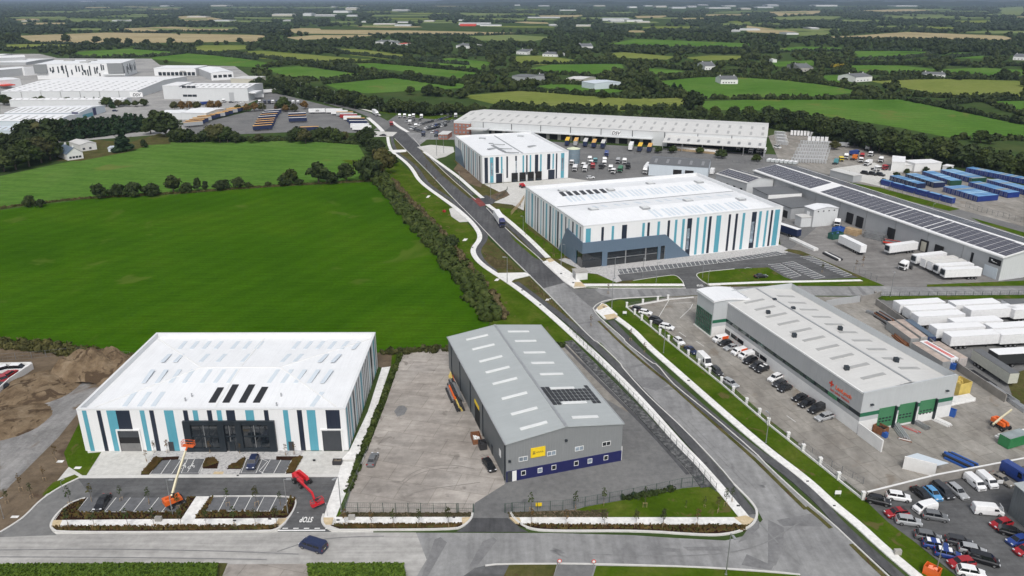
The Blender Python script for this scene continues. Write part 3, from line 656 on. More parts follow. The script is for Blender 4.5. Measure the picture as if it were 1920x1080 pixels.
for a_,b_ in(((19,19),(37.5,19)),((.7,.7),(19,19)),((.7,37),(19,19)),((56,.7),(37.5,19)),((56,37),(37.5,19)),((28.2,.7),(28.2,37))):
 pt=lambda q:FA.P(q[0],q[1],ZA+.05+(ZAR-ZA)*min(1,min(q[1],FA.d-q[1])/(FA.d/2),1 if q[0]==28.2 else min(q[0],FA.w-q[0])/(FA.d/2)))
 if a_[0]==28.2:MB().bar(pt(a_),pt((28.2,FA.d/2)),.28,.08).build('roof_seam','trim_white',A);MB().bar(pt((28.2,FA.d/2)),pt(b_),.28,.08).build('roof_seam','trim_white',A)
 else:MB().bar(pt(a_),pt(b_),.34,.1).build('ridge_cap','trim_white',A)
def slant(par,F,z,zr,xb,yb,xt,yt,w,mat,name='skylight',t=.06):
 flat_quad(name,par,[roof_z(F,z,zr,xb,yb),roof_z(F,z,zr,xb+w,yb),roof_z(F,z,zr,xt+w*.93,yt),roof_z(F,z,zr,xt,yt)],mat,t)
for x in(332.5,355,377.5,400,431,453.7,476,545.5,568,590.5,613,636,658.5):slant(A,FA,ZA,ZAR,x,654.3,x+12.5,640,7.5,'skylight')
for x in(300,324,372,404,450,524.5,548,595,619):slant(A,FA,ZA,ZAR,x,678.5,x+15,663.7,8,'skylight')
for x in(265,290,315.5,340.5,373.5,399,424,500,525,550,575,600):slant(A,FA,ZA,ZAR,x,718,x+18,693,8,'skylight')
for x in(229,256.5,282,580):slant(A,FA,ZA,ZAR,x,762,x+20,735,9,'skylight')
for x,y0,dx,y1 in((391,755,17,727),(417,755,19,721.5),(447.5,755,19,721.5),(474,755,17,726)):slant(A,FA,ZA,ZAR,x,y0,x+dx,y1,13,'pv_black','solar_panel',.12)
for x,y in((360,744),(348,752),(527.5,743),(519,761)):
 p=roof_z(FA,ZA,ZAR,x,y);MB().cyl(p,p+Vector((0,0,.8)),.18).build('roof_vent','galv',A)
p0,p1=FA.P(0,0),FA.P(FA.w,0)
b=MB();G0,G1=.6,EZ-.9
for u0,u1 in((E0,E0+1.5),(E0+7.3,E0+8.6),(E1-8.4,E1-7.1),(E1-1.5,E1)):wall_box(b,p0,p1,u0,u1,0.02,EZ,.55)
wall_box(b,p0,p1,E0+1.5,E1-1.5,EZ-.95,EZ-.003,.5);wall_box(b,p0,p1,E0+1.5,E0+7.3,.02,.8,.5);wall_box(b,p0,p1,E1-7.1,E1-1.5,.02,.8,.5)
ent=b.build('entrance_frame','trim_dark',A)
for u0,u1 in((E0+1.5,E0+7.3),(E0+8.6,E1-8.4),(E1-7.1,E1-1.5)):
 gl=MB();wall_box(gl,p0,p1,u0,u1,.8 if u0!=E0+8.6 else .02,EZ-.95,.12);o=gl.build('window','glass',A)
 f=MB();zm=EZ*.5
 for k in range(1,3):wall_box(f,p0,p1,u0+(u1-u0)*k/3-.05,u0+(u1-u0)*k/3+.05,.05,EZ-.96,.2)
 wall_box(f,p0,p1,u0+.01,u1-.01,zm-.25,zm+.1,.17);f.build('window_frame','trim_dark',o)
 w=MB();wall_box(w,p0,p1,(u0+u1)/2-.3,(u0+u1)/2-.15,.9,EZ-1.1,.16);w.build('column','steel',o)
for uu in(E0+9.2,E0+10.7):part_box('door',A,p0,p1,uu,uu+1.2,.05,2.4,.24,'trim_dark')
for x0,x1,open_ in((221.5,261,True),(604,639.5,False)):
 u0,u1=FA.front(x0,812)[0],FA.front(x1,812)[0]
 d=MB();wall_box(d,p0,p1,u0,u1,.03,4.9,.10)
 o=d.build('loading_door','void' if open_ else 'door_dark',A)
 f=MB();wall_box(f,p0,p1,u0-.3,u0,.03,5.2,.25);wall_box(f,p0,p1,u1,u1+.3,.03,5.2,.25);wall_box(f,p0,p1,u0-.3,u1+.3,5.2,5.45,.25);f.build('door_frame','trim_white',o)
 if open_:
  part_box('shutter',o,p0,p1,u0,u1,3.5,4.9,.14,'door_dark');part_box('floor_inside',o,p0,p1,u0+.1,u1-.1,.05,2.0,.125,'tarmac_aged')
for x in(317,542):u=FA.front(x,838)[0];part_box('door',A,p0,p1,u,u+1.1,.03,2.3,.1,'door_dark')
# B: grey portal shed with blue plinth and yellow sign
HB=8.9
FB=frame((949,833.5),(1168,795),(1011.6,610.5),(839,633),HB)
B=thing('warehouse','grey ribbed steel shed with navy plinth, yellow sign and small solar array on its roof','warehouse',FB.P(0,0))
ZBR=HB+1.75
gable(FB,HB,ZBR,B,wall='clad_grey_dark',roof='roof_grey',gablem='clad_grey',ridge='v')
p0,p1=FB.P(0,0),FB.P(FB.w,0);W=FB.w
part_box('plinth',B,p0,p1,.0,W,.05,2.55,.12,'plinth_blue')
def bw(x,y):return FB.front(x,y)
for x,y in((981,860.5),(1034,850),(1086,841),(1137,832)):
 u,z=bw(x,y);window(B,p0,p1,u-.95,u+.95,z-.5,z+.55,gl='glass' if x>1100 else 'glass_pale')
for x,y in((981,886),(1012,881),(1038,875.5),(1080,868),(1105.5,863.5),(1135.5,857.5)):
 u,z=bw(x,y);window(B,p0,p1,u-.5,u+.5,z-.55,z+.55,gl='glass' if x not in(1012,1105.5)else 'glass_pale',out=.2,mull=0)
part_box('door',B,p0,p1,bw(960,895)[0],bw(968,893)[0],.1,2.5,.18,'trim_white')
part_box('door',B,p0,p1,bw(951,895)[0],bw(959,893)[0],.1,2.5,.16,'door_dark')
u0,_=bw(995,847);u1,_=bw(1022,847);_,z0=bw(1008,856);_,z1=bw(1008,838.5)
sg=part_box('sign',B,p0,p1,u0,u1,z0,z1,.16,'yellow_sign')
n=-FB.v;x,zz=FB.u,Vector((0,0,1));sw=u1-u0;sc=FB.P(u0,0,(z0+z1)/2)+n*.175
def stroke(b_,xa,za,xb,zb,w):d=(x*(xb-xa)+zz*(zb-za)).normalized().cross(n)*w/2;A_,B_=sc+x*xa+zz*za,sc+x*xb+zz*zb;b_.quad(A_-d,B_-d,B_+d,A_+d)
tm=MB()
for q in((.12,.32,.30,.2),(.30,.28,.12,-.05),(.12,-.3,.32,-.02),(.16,-.1,.3,-.28)):stroke(tm,sw*q[0],q[1]*1.1,sw*q[2],q[3]*1.1,.12)
for k in range(8):stroke(tm,sw*(.37+k*.066),-.12,sw*(.37+k*.066),.16+.03*(k%3),.07);stroke(tm,sw*(.37+k*.066),.12-.2*(k%2),sw*(.41+k*.066),.1-.2*(k%2),.07)
tm.build('lettering','black_text',sg,weld=False)
for x,y in((1061,825),(955,864)):
 u,z=bw(x,y);part_box('flood_light',B,p0,p1,u-.25,u+.25,z-.2,z+.2,.35,'trim_dark')
q0,q1=FB.P(0,FB.d),FB.P(0,0)
for k in(.07,.25,.45,.66,.985):part_box('downpipe',B,q0,q1,FB.d*k-.09,FB.d*k+.09,.1,HB-.1,.16,'trim_dark')
vd=FB.side(895,770,0)[0]
part_box('doorway',B,q0,q1,FB.d-vd-2.2,FB.d-vd+2.2,.05,4.6,.05,'void')
part_box('doorway_sign',B,q0,q1,FB.d-vd-2.3,FB.d-vd+1.6,4.8,5.6,.1,'yellow_sign')
vd=FB.side(923,843,0)[0];part_box('door',B,q0,q1,FB.d-vd-.6,FB.d-vd+.6,.05,2.3,.06,'trim_dark')
vd=FB.side(938,855,0)[0];part_box('wall_sign',B,q0,q1,FB.d-vd-.7,FB.d-vd+.5,3.4,5.0,.06,'trim_white')
part_box('downpipe',B,p1,FB.P(W,FB.d),.05,.3,.1,3.4,.2,'trim_white')
MB().bar(FB.P(W/2,-.2,ZBR+.17),FB.P(W/2,FB.d+.2,ZBR+.17),.55,.12).build('ridge_cap','galv',B)
for u in(-.25,W+.25):MB().bar(FB.P(u,-.2,HB+.1),FB.P(u,FB.d+.2,HB+.1),.22,.2).build('gutter','galv',B)
def bplane(x,y):
 for side in(0,1):
  p0_=FB.P(0 if side==0 else W,0,HB+.12);n_=Vector((0,0,1))*(W/2)-(FB.u if side==0 else-FB.u)*(ZBR-HB)
  p=on_plane(x,y,p0_,n_);u=(p-FB.o).dot(FB.u)
  if(u<=W/2)==(side==0):return p
 return p
def zc8(x,y):return(820+x/3.2737,590+y/3.2737)
for a,c in(((178,156),(310,125)),((215,215),(350,183)),((258,290),(397,255)),((297,357),(442,321)),((340,428),(489,390)),((396,519),(550,479)),((453,614),(613,572)),((508,705),(673,660)),((434,105),(562,104)),((477,163),(607,161)),((530,234),(662,232)),((577,298),(716,296)),((630,367),(771,364)),((692,454),(840,450)),((765,543),(916,538)),((827,632),(986,626))):
 A0,A1=bplane(*zc8(*a)),bplane(*zc8(*c));w=FB.v*.42
 flat_quad('skylight',B,[A0-w,A1-w,A1+w,A0+w],'skylight_white',.16)
nn=0
R0,R1,R2,R3=bplane(*zc8(630,446)),bplane(*zc8(920,434)),bplane(*zc8(1010,545)),bplane(*zc8(712,556))
for j in range(6):
 for i in range(11):
  if j==0 and 1.5<i<9.2:continue
  if j==5 and 1.5<i<8.8:continue
  if j==0 and i==9:continue
  def L(i_,j_):return R0.lerp(R1,i_/11).lerp(R3.lerp(R2,i_/11),j_/6)
  flat_quad('solar_panel',B,[L(i+.08,j+.91),L(i+.92,j+.91),L(i+.92,j+.09),L(i+.08,j+.09)],'pv_black',.12);nn+=1
  # D: large white striped warehouse behind
HD=16.
FD=frame((1094.5,423.7),(1473,388.7),(1306.5,323.8),(986,351),HD)
Dg=thing('warehouse','large white warehouse with teal and black stripes and slanted slate blue entrance corner','warehouse',FD.P(0,0))
def c5(x,y):return(960+x*.27604,310+y*.27604)
stD=[]
SLZ=HD*.62
for x0,x1,y,m in((502,536,440,1),(608,625,430,2),(678,694,425,1),(748,782,415,2),(886,903,405,1),(921,937,400,2),(989,1006,395,1),(1058,1074,388,2),(1108,1124,385,1),(1158,1175,378,1),(1193,1224,372,2),(1256,1273,368,1),(1308,1325,362,1),(1340,1357,358,2),(1390,1422,352,1),(1473,1488,345,2),(1520,1536,340,2),(1568,1585,335,1),(1632,1663,328,2),(1680,1697,325,1),(1728,1742,320,1),(1760,1774,317,2),(1788,1820,312,1)):
 u0,u1=FD.front(*c5(x0,y))[0],FD.front(*c5(x1,y))[0]
 stD.append((u0,u1,.3,HD-1.1,m))
dD=FD.d;lfD=[]
for k,(a,w_,m)in enumerate(((.03,.012,1),(.075,.01,2),(.14,.03,1),(.20,.012,2),(.25,.02,2),(.31,.012,1),(.355,.012,2),(.41,.025,1),(.475,.025,2),(.525,.012,1),(.575,.015,1),(.61,.025,2),(.67,.025,1),(.735,.015,2),(.785,.012,1),(.845,.02,2),(.905,.025,1),(.955,.012,2))):
 lfD.append((dD*(a-w_/2),dD*(a+w_/2),.3,HD-1.1,m))
striped(FD,HD,stD,(),['clad_white','clad_teal','clad_navy'],Dg,left=lfD)
parapet(FD,HD,.6,Dg,1.4)
ZD,ZDR=HD-1.3,HD+.5
for k in(0,1):
 h=FD.d/2;G=Frame(FD.P(.6,.6+k*(h-.6)),FD.u,FD.v,FD.w-1.2,h-.6)
 hip_roof(G,ZD,ZDR,0.,Dg,'roof_white',inset=9)
MB().bar(FD.P(1.5,FD.d/2,ZD+.04),FD.P(FD.w-1.5,FD.d/2,ZD+.04),.7,.12).build('valley_gutter','steel',Dg)
def dspan(k):h=FD.d/2;return Frame(FD.P(.6,.6+k*(h-.6)),FD.u,FD.v,FD.w-1.2,h-.6)
def dlights(k,v0,v1,us,w,mat,name='skylight',t=.06):
 G=dspan(k)
 for u in us:
  P=[]
  for uu,vv in((u,v0),(u+w,v0),(u+w,v1),(u,v1)):
   f=vv*2 if vv<.5 else(1-vv)*2
   P.append(G.P(uu,G.d*vv,ZD+(ZDR-ZD)*f))
  flat_quad(name,Dg,P,mat,t)
grp=lambda s,e,st:[s+k*st+j*1.9 for k in range(int((e-s)/st)+1)for j in range(4)]
dlights(1,.13,.36,grp(9,70,9.3),1.0,'skylight');dlights(0,.13,.36,grp(27,66,9.3)[2:],1.0,'skylight')
dlights(0,.68,.84,grp(14,70,9.3)[::2],1.2,'skylight')
GD=dspan(1)
for k in range(7):
 x,y=c5(345+k*46,203-k*3.6);q=roof_z(GD,ZD,ZDR,x,y+2);n_=4.
 P=[q,q+FD.u*1.75,q+FD.u*1.75+FD.v*4.4+Vector((0,0,.45)),q+FD.v*4.4+Vector((0,0,.45))]
 flat_quad('solar_panel',Dg,P,'pv_black',.25)
def hatch(G,z,zr,x,y,par,s=1.6):
 q=roof_z(G,z,zr,x,y);u,v=FD.u,FD.v
 b=MB().hexa([q-u*s-v*s,q+u*s-v*s,q+u*s+v*s,q-u*s+v*s]+[q+d+Vector((0,0,.5))for d in(-u*s-v*s,u*s-v*s,u*s+v*s,-u*s+v*s)])
 o=b.build('roof_hatch','galv',par)
 c_=.75*s;t=MB().hexa([q+d+Vector((0,0,z_))for z_ in(.45,.62)for d in(-u*c_-v*c_,u*c_-v*c_,u*c_+v*c_,-u*c_+v*c_)]);t.build('hatch_lid','skylight_white',o)
for k,x,y in((1,343,176),(1,668,168),(1,940,126),(1,1268,115),(0,552,302),(0,902,292),(0,1195,242),(0,1553,232)):hatch(dspan(k),ZD,ZDR,*c5(x,y),Dg)
p0,p1,p3=FD.P(0,0),FD.P(FD.w,0),FD.P(0,FD.d)
fz=lambda x,y:FD.front(*c5(x,y))
b=MB();out=.35
cz=fz(483,525)[1];(ua_,za_),(ub_,zb_)=fz(1040,468),fz(1207,628)
n=-FD.v;nl=-FD.u
T=FD.P(-out,-out,cz);Bm=FD.P(-out,-out,.02)
w0,w1,wz=fz(645,620)[0],fz(985,620)[0],fz(810,570)[1]
v0_,v1_,vz=fz(462,640)[0],fz(608,640)[0],fz(540,592)[1]
d0,d1,dz=fz(1005,600)[0],fz(1033,600)[0],fz(1018,545)[1]
def fp(u,z):return FD.P(u,-out,z)
zt=lambda u:cz+(za_-cz)*u/ua_
ue=11.0
for pts in([fp(-out,vz),fp(v1_,vz),fp(v1_,zt(v1_)),T],[fp(v1_,.02),fp(w0,.02),fp(w0,zt(w0)),fp(v1_,zt(v1_))],[fp(w0,wz),fp(w1,wz),fp(w1,zt(w1)),fp(w0,zt(w0))],[fp(w1,.02),fp(d0,.02),fp(d0,za_-.6),fp(ua_,za_),fp(w1,zt(w1))],[fp(d0,dz),fp(d1,dz),fp(d1,za_*.55+dz*.45),fp(d0,za_-.6)],[fp(d1,.02),fp(ub_,.02),fp(ua_,za_),fp(d0,za_-.6),fp(d1,za_*.55+dz*.45)]):b.poly(pts)
vq=FD.d*.235
b.poly([FD.P(-out,vq*1.55,.02),FD.P(-out,5,.02),FD.P(-out,5,vz),FD.P(-out,-out,vz),T,FD.P(-out,vq,SLZ+1.2)])
b.quad(FD.P(-out,-out,cz),FD.P(ua_,-out,za_),FD.P(ua_,0,za_),FD.P(0,0,cz));b.quad(FD.P(ua_,-out,za_),FD.P(ub_,-out,0),FD.P(ub_,0,0),FD.P(ua_,0,za_))
b.quad(T,FD.P(0,0,cz),FD.P(0,vq,SLZ+1.2),FD.P(-out,vq,SLZ+1.2));b.quad(FD.P(-out,vq,SLZ+1.2),FD.P(0,vq,SLZ+1.2),FD.P(0,vq*1.55,0),FD.P(-out,vq*1.55,0))
b.build('entrance_cladding','clad_slate',Dg,weld=False)
for u0,u1,z1 in((.0,v1_,vz),(w0,w1,wz),(d0,d1,dz)):
 gl=MB();wall_box(gl,p0,p1,u0,u1,.02,z1,.12);o=gl.build('window','glass',Dg)
 f=MB()
 if u0==w0:
  for fx in(770,905):uu=fz(fx,620)[0];wall_box(f,p0,p1,uu-.25,uu+.25,.1,z1-.1,.16)
  wall_box(f,p0,p1,u0+.1,u1-.1,z1*.5,z1*.5+.25,.14);f.build('column','steel',o)
 else:wall_box(f,p0,p1,u0+.1,u1-.1,z1*.5,z1*.5+.18,.16);f.build('transom','trim_dark',o)
part_box('window',Dg,p3,p0,FD.d-5,FD.d-.05,.02,vz,.12,'glass')
for x0,x1,ya,yb in((1183,1206,430,570),(1619,1645,385,525)):
 u0,u1=fz(x0+6,ya)[0],fz(x1-4,ya)[0];part_box('window',Dg,p0,p1,u0+.1,u1+.4,fz(x0,yb)[1],fz(x0,ya)[1],.08,'glass_pale')
 # C: third striped warehouse up the road
HC=14.8
FC=frame((904,292.5),(1067,283.5),(995,247),(851.5,255),HC)
Cg=thing('warehouse','white striped warehouse with dock doors, up the road beside the round water tank','warehouse',FC.P(0,0))
def c6(x,y):return(820+x/7.385,230+y/7.385)
fc=lambda x,y:FC.front(*c6(x,y))
stC=[]
for x0,x1,y0,y1,m in((652,700,505,840,2),(728,776,498,835,1),(806,852,493,700,2),(880,902,490,700,1),(955,978,487,765,2),(1078,1102,477,530,2),(1180,1202,470,710,1),(1230,1250,468,720,2),(1280,1300,465,710,1),(1352,1398,458,700,2),(1424,1446,455,690,1),(1522,1566,447,650,2),(1596,1616,443,640,1),(1643,1663,440,770,2),(1714,1760,432,765,1)):
 stC.append((fc(x0,y0)[0],fc(x1,y0)[0],max(.2,fc(x0,y1)[1]),HC-1.,m))
lfC=[(FC.d*a,FC.d*(a+w_),.3,HC-1.,m)for a,w_,m in((.14,.025,2),(.20,.02,2),(.30,.02,1),(.36,.03,2),(.44,.02,1),(.50,.03,2),(.56,.02,2),(.62,.02,1),(.68,.03,2),(.76,.02,1),(.82,.02,2),(.90,.035,2))]
striped(FC,HC,stC,(),['clad_white','clad_teal','clad_navy'],Cg,left=lfC)
parapet(FC,HC,.6,Cg,1.2)
ZC,ZCR=HC-1.1,HC-.1
for k in(0,1):
 hw=FC.w/2;G=Frame(FC.P(.6+k*(hw-.6),.6),FC.u,FC.v,hw-.6,FC.d-1.2);m=MB()
 m.quad(G.P(0,0,ZC),G.P(0,G.d,ZC),G.P(G.w/2,G.d,ZCR),G.P(G.w/2,0,ZCR));m.quad(G.P(G.w,G.d,ZC),G.P(G.w,0,ZC),G.P(G.w/2,0,ZCR),G.P(G.w/2,G.d,ZCR))
 m.build('roof','roof_white',Cg,weld=False)
MB().bar(FC.P(FC.w/2,1,ZC+.06),FC.P(FC.w/2,FC.d-1,ZC+.06),.8,.12).build('valley_gutter','steel',Cg)
def roofbox(F,z,x0,y0,x1,y1,w,par,name,mat,t=.3):
 a,b_=g(*c6(x0,y0),z),g(*c6(x1,y1),z);d=(b_-a).normalized();s=Vector((-d.y,d.x,0))*w/2
 flat_quad(name,par,[a-s,b_-s,b_+s,a+s],mat,t)
for q in((580,217,668,220,2.2),(1108,188,1195,190,2.2),(1262,333,1355,320,2.2),(705,370,795,355,2.2),(712,290,770,292,1.8)):roofbox(FC,ZCR,*q,Cg,'roof_hatch','galv')
for q in((760,315,930,405,1.6),(770,300,935,306,.5),(850,358,1035,365,.5),(930,412,1130,420,1.)):roofbox(FC,ZCR+.05,*q,Cg,'roof_duct','steel',.25)
p0,p1,p3=FC.P(0,0),FC.P(FC.w,0),FC.P(0,FC.d)
for x0,x1,y0,y1 in((812,898,708,830),(1535,1624,655,775)):
 o=part_box('loading_door',Cg,p0,p1,fc(x0,y0)[0],fc(x1,y0)[0],.05,fc(x0,y0)[1],.12,'clad_navy')
for x0 in(1028,1138,1250,1358):
 u0=fc(x0,720)[0];u1=fc(x0+80,720)[0]
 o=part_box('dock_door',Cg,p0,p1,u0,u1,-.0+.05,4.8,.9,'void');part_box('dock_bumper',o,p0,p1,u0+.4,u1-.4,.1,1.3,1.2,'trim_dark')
for x0,x1,y0,y1 in((738,766,555,740),(1722,1748,485,665),(1084,1100,530,720)):part_box('window',Cg,p0,p1,fc(x0,y0)[0],fc(x1,y0)[0],fc(x0,y1)[1],fc(x0,y0)[1],.07,'glass_pale')
m=MB();o_=.2
m.poly([FC.P(-o_,FC.d,9),FC.P(-o_,FC.d,.02),FC.P(-o_,FC.d*.62,.02),FC.P(-o_,FC.d*.74,9.)]);m.build('entrance_cladding','clad_slate',Cg,weld=False)
# E: steel fabricator's works with orange lettering
HE=10.3
FE=frame((1620,737.5),(1796,707),(1476,536.5),None,HE)
E_=thing('works_building','silver grey works with green roller doors and orange lettering on its long wall','works',FE.P(0,0))
W,Dp=FE.w,FE.d
c=[FE.P(0,0),FE.P(W,0),FE.P(W,Dp),FE.P(0,Dp)]
def banded(p,q,mats,name='wall'):
 b=MB()
 for k,(z0,z1)in enumerate(((0,3.2),(3.2,4.25),(4.25,5.25),(5.25,HE))):wall_rect(b,p,q,z0,z1,k)
 return b.build(name,mats,E_,weld=False)
banded(c[0],c[1],['render_white','clad_silver','green_band','clad_silver']);banded(c[1],c[2],['render_white','clad_silver','clad_silver','clad_silver'])
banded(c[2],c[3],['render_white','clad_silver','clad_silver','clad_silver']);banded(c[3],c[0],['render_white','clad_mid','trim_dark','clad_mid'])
for k in range(14):
 a=Dp*(.02+k*.067);part_box('window',E_,c[3],c[0],a,a+Dp*.052,4.3,5.2,.05,'glass_green' if k!=12 else 'green_door')
for k,(x,y)in enumerate(((1363,628),(1376,637),(1388,645),(1417,666),(1431,676))):
 v=FE.side(x,y,0)[0];part_box('window',E_,c[3],c[0],Dp-v-1.6,Dp-v+1.4,1.0,2.2,.04,'glass')
b=MB();ER,EL=10.95,10.05
b.quad(FE.P(0,.3,EL),FE.P(W/2,.3,ER),FE.P(W/2,Dp-.3,ER),FE.P(0,Dp-.3,EL));b.quad(FE.P(W/2,.3,ER),FE.P(W-.5,.3,9.2),FE.P(W-.5,Dp-.3,9.2),FE.P(W/2,Dp-.3,ER))
b.uv=[[(Vector(b.v[k]).dot(FE.v),Vector(b.v[k]).dot(FE.u))for k in f]for f in b.f];b.build('roof','roof_pale',E_,weld=False)
b=MB();z=HE
for p,q in((FE.P(W-.5,-.05,z),FE.P(W+.05,Dp+.05,z)),):
 b.hexa([FE.P(W-.5,-.04,9.0),FE.P(W+.04,-.04,9.0),FE.P(W+.04,Dp+.04,9.0),FE.P(W-.5,Dp+.04,9.0),FE.P(W-.5,-.04,z+.8),FE.P(W+.04,-.04,z+.5),FE.P(W+.04,Dp+.04,z+.5),FE.P(W-.5,Dp+.04,z+.8)])
b.build('parapet','clad_silver',E_,weld=False)
b=MB().hexa([FE.P(-.05,-.05,HE-.3),FE.P(W-.5,-.05,HE-.3),FE.P(W-.5,.32,HE-.3),FE.P(-.05,.32,HE-.3),FE.P(-.05,-.05,HE+.1),FE.P(W-.5,-.05,HE+.75),FE.P(W-.5,.32,HE+.75),FE.P(-.05,.32,HE+.1)]);b.build('gable_trim','clad_silver',E_)
b=MB().hexa([FE.P(-.06,.33,HE-.35),FE.P(.3,.33,HE-.35),FE.P(.3,Dp,HE-.35),FE.P(-.06,Dp,HE-.35),FE.P(-.06,.33,HE+.05),FE.P(.3,.33,HE+.05),FE.P(.3,Dp,HE+.05),FE.P(-.06,Dp,HE+.05)]);b.build('eave_trim','trim_white',E_)
b=MB().hexa([FE.P(.3,Dp-.35,9),FE.P(W-.5,Dp-.35,9),FE.P(W-.5,Dp+.04,9),FE.P(.3,Dp+.04,9),FE.P(.3,Dp-.35,HE+.8),FE.P(W-.5,Dp-.35,HE+.8),FE.P(W-.5,Dp+.04,HE+.8),FE.P(.3,Dp+.04,HE+.8)]);b.build('rear_parapet','clad_silver',E_)
def er(u,v):f=u/(W/2);return FE.P(u,v,(EL+(ER-EL)*f if f<=1 else ER+(9.2-ER)*(f-1)*(W/2)/(W/2-.5))+.02)
for k in range(10):
 v=5+k*(Dp-12)/9.3
 for a,c_,dv in((.16,.40,.0),(.62,.84,1.5)):flat_quad('skylight',E_,[er(W*a,v+dv),er(W*c_,v+dv),er(W*c_,v+dv+1.1),er(W*a,v+dv+1.1)],'skylight_grey',.07)
MB().bar(er(W/2,.4)+Vector((0,0,.06)),er(W/2,Dp-.4)+Vector((0,0,.06)),.5,.1).build('ridge_cap','galv',E_)
for x,y in((1489,631),(1575,618),(1587,692.5),(1680,677),(1440,588),(1487,581),(1452,565)):
 p=on_plane(x,y,FE.P(0,0,10.4),Vector((0,0,1)));MB().box(p.x-.5,p.x+.5,p.y-.5,p.y+.5,10.,11.3).build('roof_vent','trim_dark',E_)
def ef(x,y):return FE.front(x,y)
for(x0,y0,x1,y1,yb,mats)in((1652,765.5,1678,762,795,'g'),(1690.5,758,1716,755,788,'g'),(1729,751.5,1754,748,780,'w')):
 (ua0,zt),(ua1,_)=ef(x0,y0),ef(x1,y1)
 o=part_box('roller_door',E_,c[0],c[1],ua0-.4,ua1,.6 if mats=='g' else .05,zt,.08,'green_door')
 if mats=='w':part_box('lower_panel',o,c[0],c[1],ua0-.4,ua1,.05,2.2,.1,'trim_white')
 for r in(0,1):
  for k in range(4):uu=ua0-.1+k*.92;part_box('pane',o,c[0],c[1],uu,uu+.55,2.0+r*.75,2.35+r*.75,.12,'trim_dark')
 f=MB();wall_box(f,c[0],c[1],ua1,ua1+.35,.05,zt,.6);f.build('door_jamb','trim_dark',o)
for x,y in((1634,758),(1775,732),(1610,757)):
 if x!=1610:u,z=ef(x,y);part_box('flood_light',E_,c[0],c[1],u-.35,u+.35,z-.1,z+.15,.5,'trim_dark')
n=-FE.u;xd=-FE.v;zz=Vector((0,0,1))
va,za=FE.side(1565.5,724.5,0);vb,zb=FE.side(1599,745,0)
L_=abs(va-vb);mid=FE.P(0,(va+vb)/2,(za+zb)/2-.75)+n*.06
t=text_mesh('lettering','LeoLynch',L_/4.3,'orange_text',E_,mid+zz*.15,xd,zz,.04,bold=.012)
vp,zp=FE.side(1559.5,719.5,0);b=MB();cc=FE.P(0,vp,zp)+n*.08
for a,e in(((-.75,-.22),(.75,.22)),((-.22,-.75),(.22,.75))):b.quad(cc+xd*a[0]+zz*a[1],cc+xd*e[0]+zz*a[1],cc+xd*e[0]+zz*e[1],cc+xd*a[0]+zz*e[1])
b.v=[tuple(Vector(v)+n*(.0 if i<4 else .01))for i,v in enumerate(b.v)];b.build('plus_mark','red_paint',E_,weld=False)
v0_,z0_=FE.side(1558,729,0);v1_,z1_=FE.side(1594,753,0);b=MB()
N=26
for k in range(N):
 if k in(5,14):continue
 vv=v0_+(v1_-v0_)*k/N;w_=abs(v1_-v0_)/N*.32;h_=.42 if k%3 else .6;q=FE.P(0,vv,(z0_+z1_)/2-.45)+n*.06
 b.quad(q-xd*w_,q+xd*w_,q+xd*w_+zz*h_,q-xd*w_+zz*h_)
b.build('small_lettering','red_paint',E_,weld=False)
MBs,Lb,Rb=g(1333,632),g(1302,609),g(1354,628)
zB=hgt(MBs,565.6);u_=FE.u;v_=FE.v;dl=(Lb-MBs).dot(v_);wr=(Rb-MBs).dot(u_);wf=wr+7.
FBk=Frame(MBs,u_,v_,wf,dl);P0,P1,P2,P3=FBk.P(0,0),FBk.P(wf,0),FBk.P(wf,dl),FBk.P(0,dl)
b=MB()
for k,(z0,z1)in enumerate(((0,3.2),(3.2,4.25),(4.25,5.25),(5.25,zB))):wall_rect(b,P0,P1,z0,z1,k)
wall_rect(b,P2,P3,0,zB,1);wall_rect(b,P3,P0,0,zB,1);wall_rect(b,P1,P2,0,zB,1)
b.build('entrance_block',['render_white','clad_silver','green_band','clad_silver'],E_,weld=False)
o=part_box('glazing',E_,P3,P0,.3,dl-.5,.3,zB*.60,.06,'glass_green');f=MB()
for k in range(9):a=.3+(dl-.8)*k/8;wall_box(f,P3,P0,a-.04,a+.04,.3,zB*.60,.12)
for k in range(5):wall_box(f,P3,P0,.3,dl-.5,.3+zB*.6*k/4.2,.38+zB*.6*k/4.2,.10)
f.build('glazing_frame','green_band',o)
part_box('step',E_,P3,P0,-.2,dl+.4,.02,.3,.5,'kerb_stone')
b=MB();n_=10;prev=None
for k in range(n_+1):
 f_=k/n_;uu=-.3+(wf+1.)*f_;zz_=zB+.1+1.0*math.sin(math.pi*(.25+.75*f_))-.5
 cur=(FBk.P(uu,-.3,zz_),FBk.P(uu,dl+.3,zz_))
 if prev:
  b.quad(prev[0],cur[0],cur[1],prev[1]);lo=Vector((0,0,-.5))
  b.quad(prev[0]+lo,cur[0]+lo,cur[0],prev[0])
 prev=cur
b.quad(FBk.P(-.3,-.3,zB-.4),FBk.P(-.3,dl+.3,zB-.4),FBk.P(-.3,dl+.3,zB+.32),FBk.P(-.3,-.3,zB+.32))
b.build('curved_roof','roof_white',E_,weld=False)
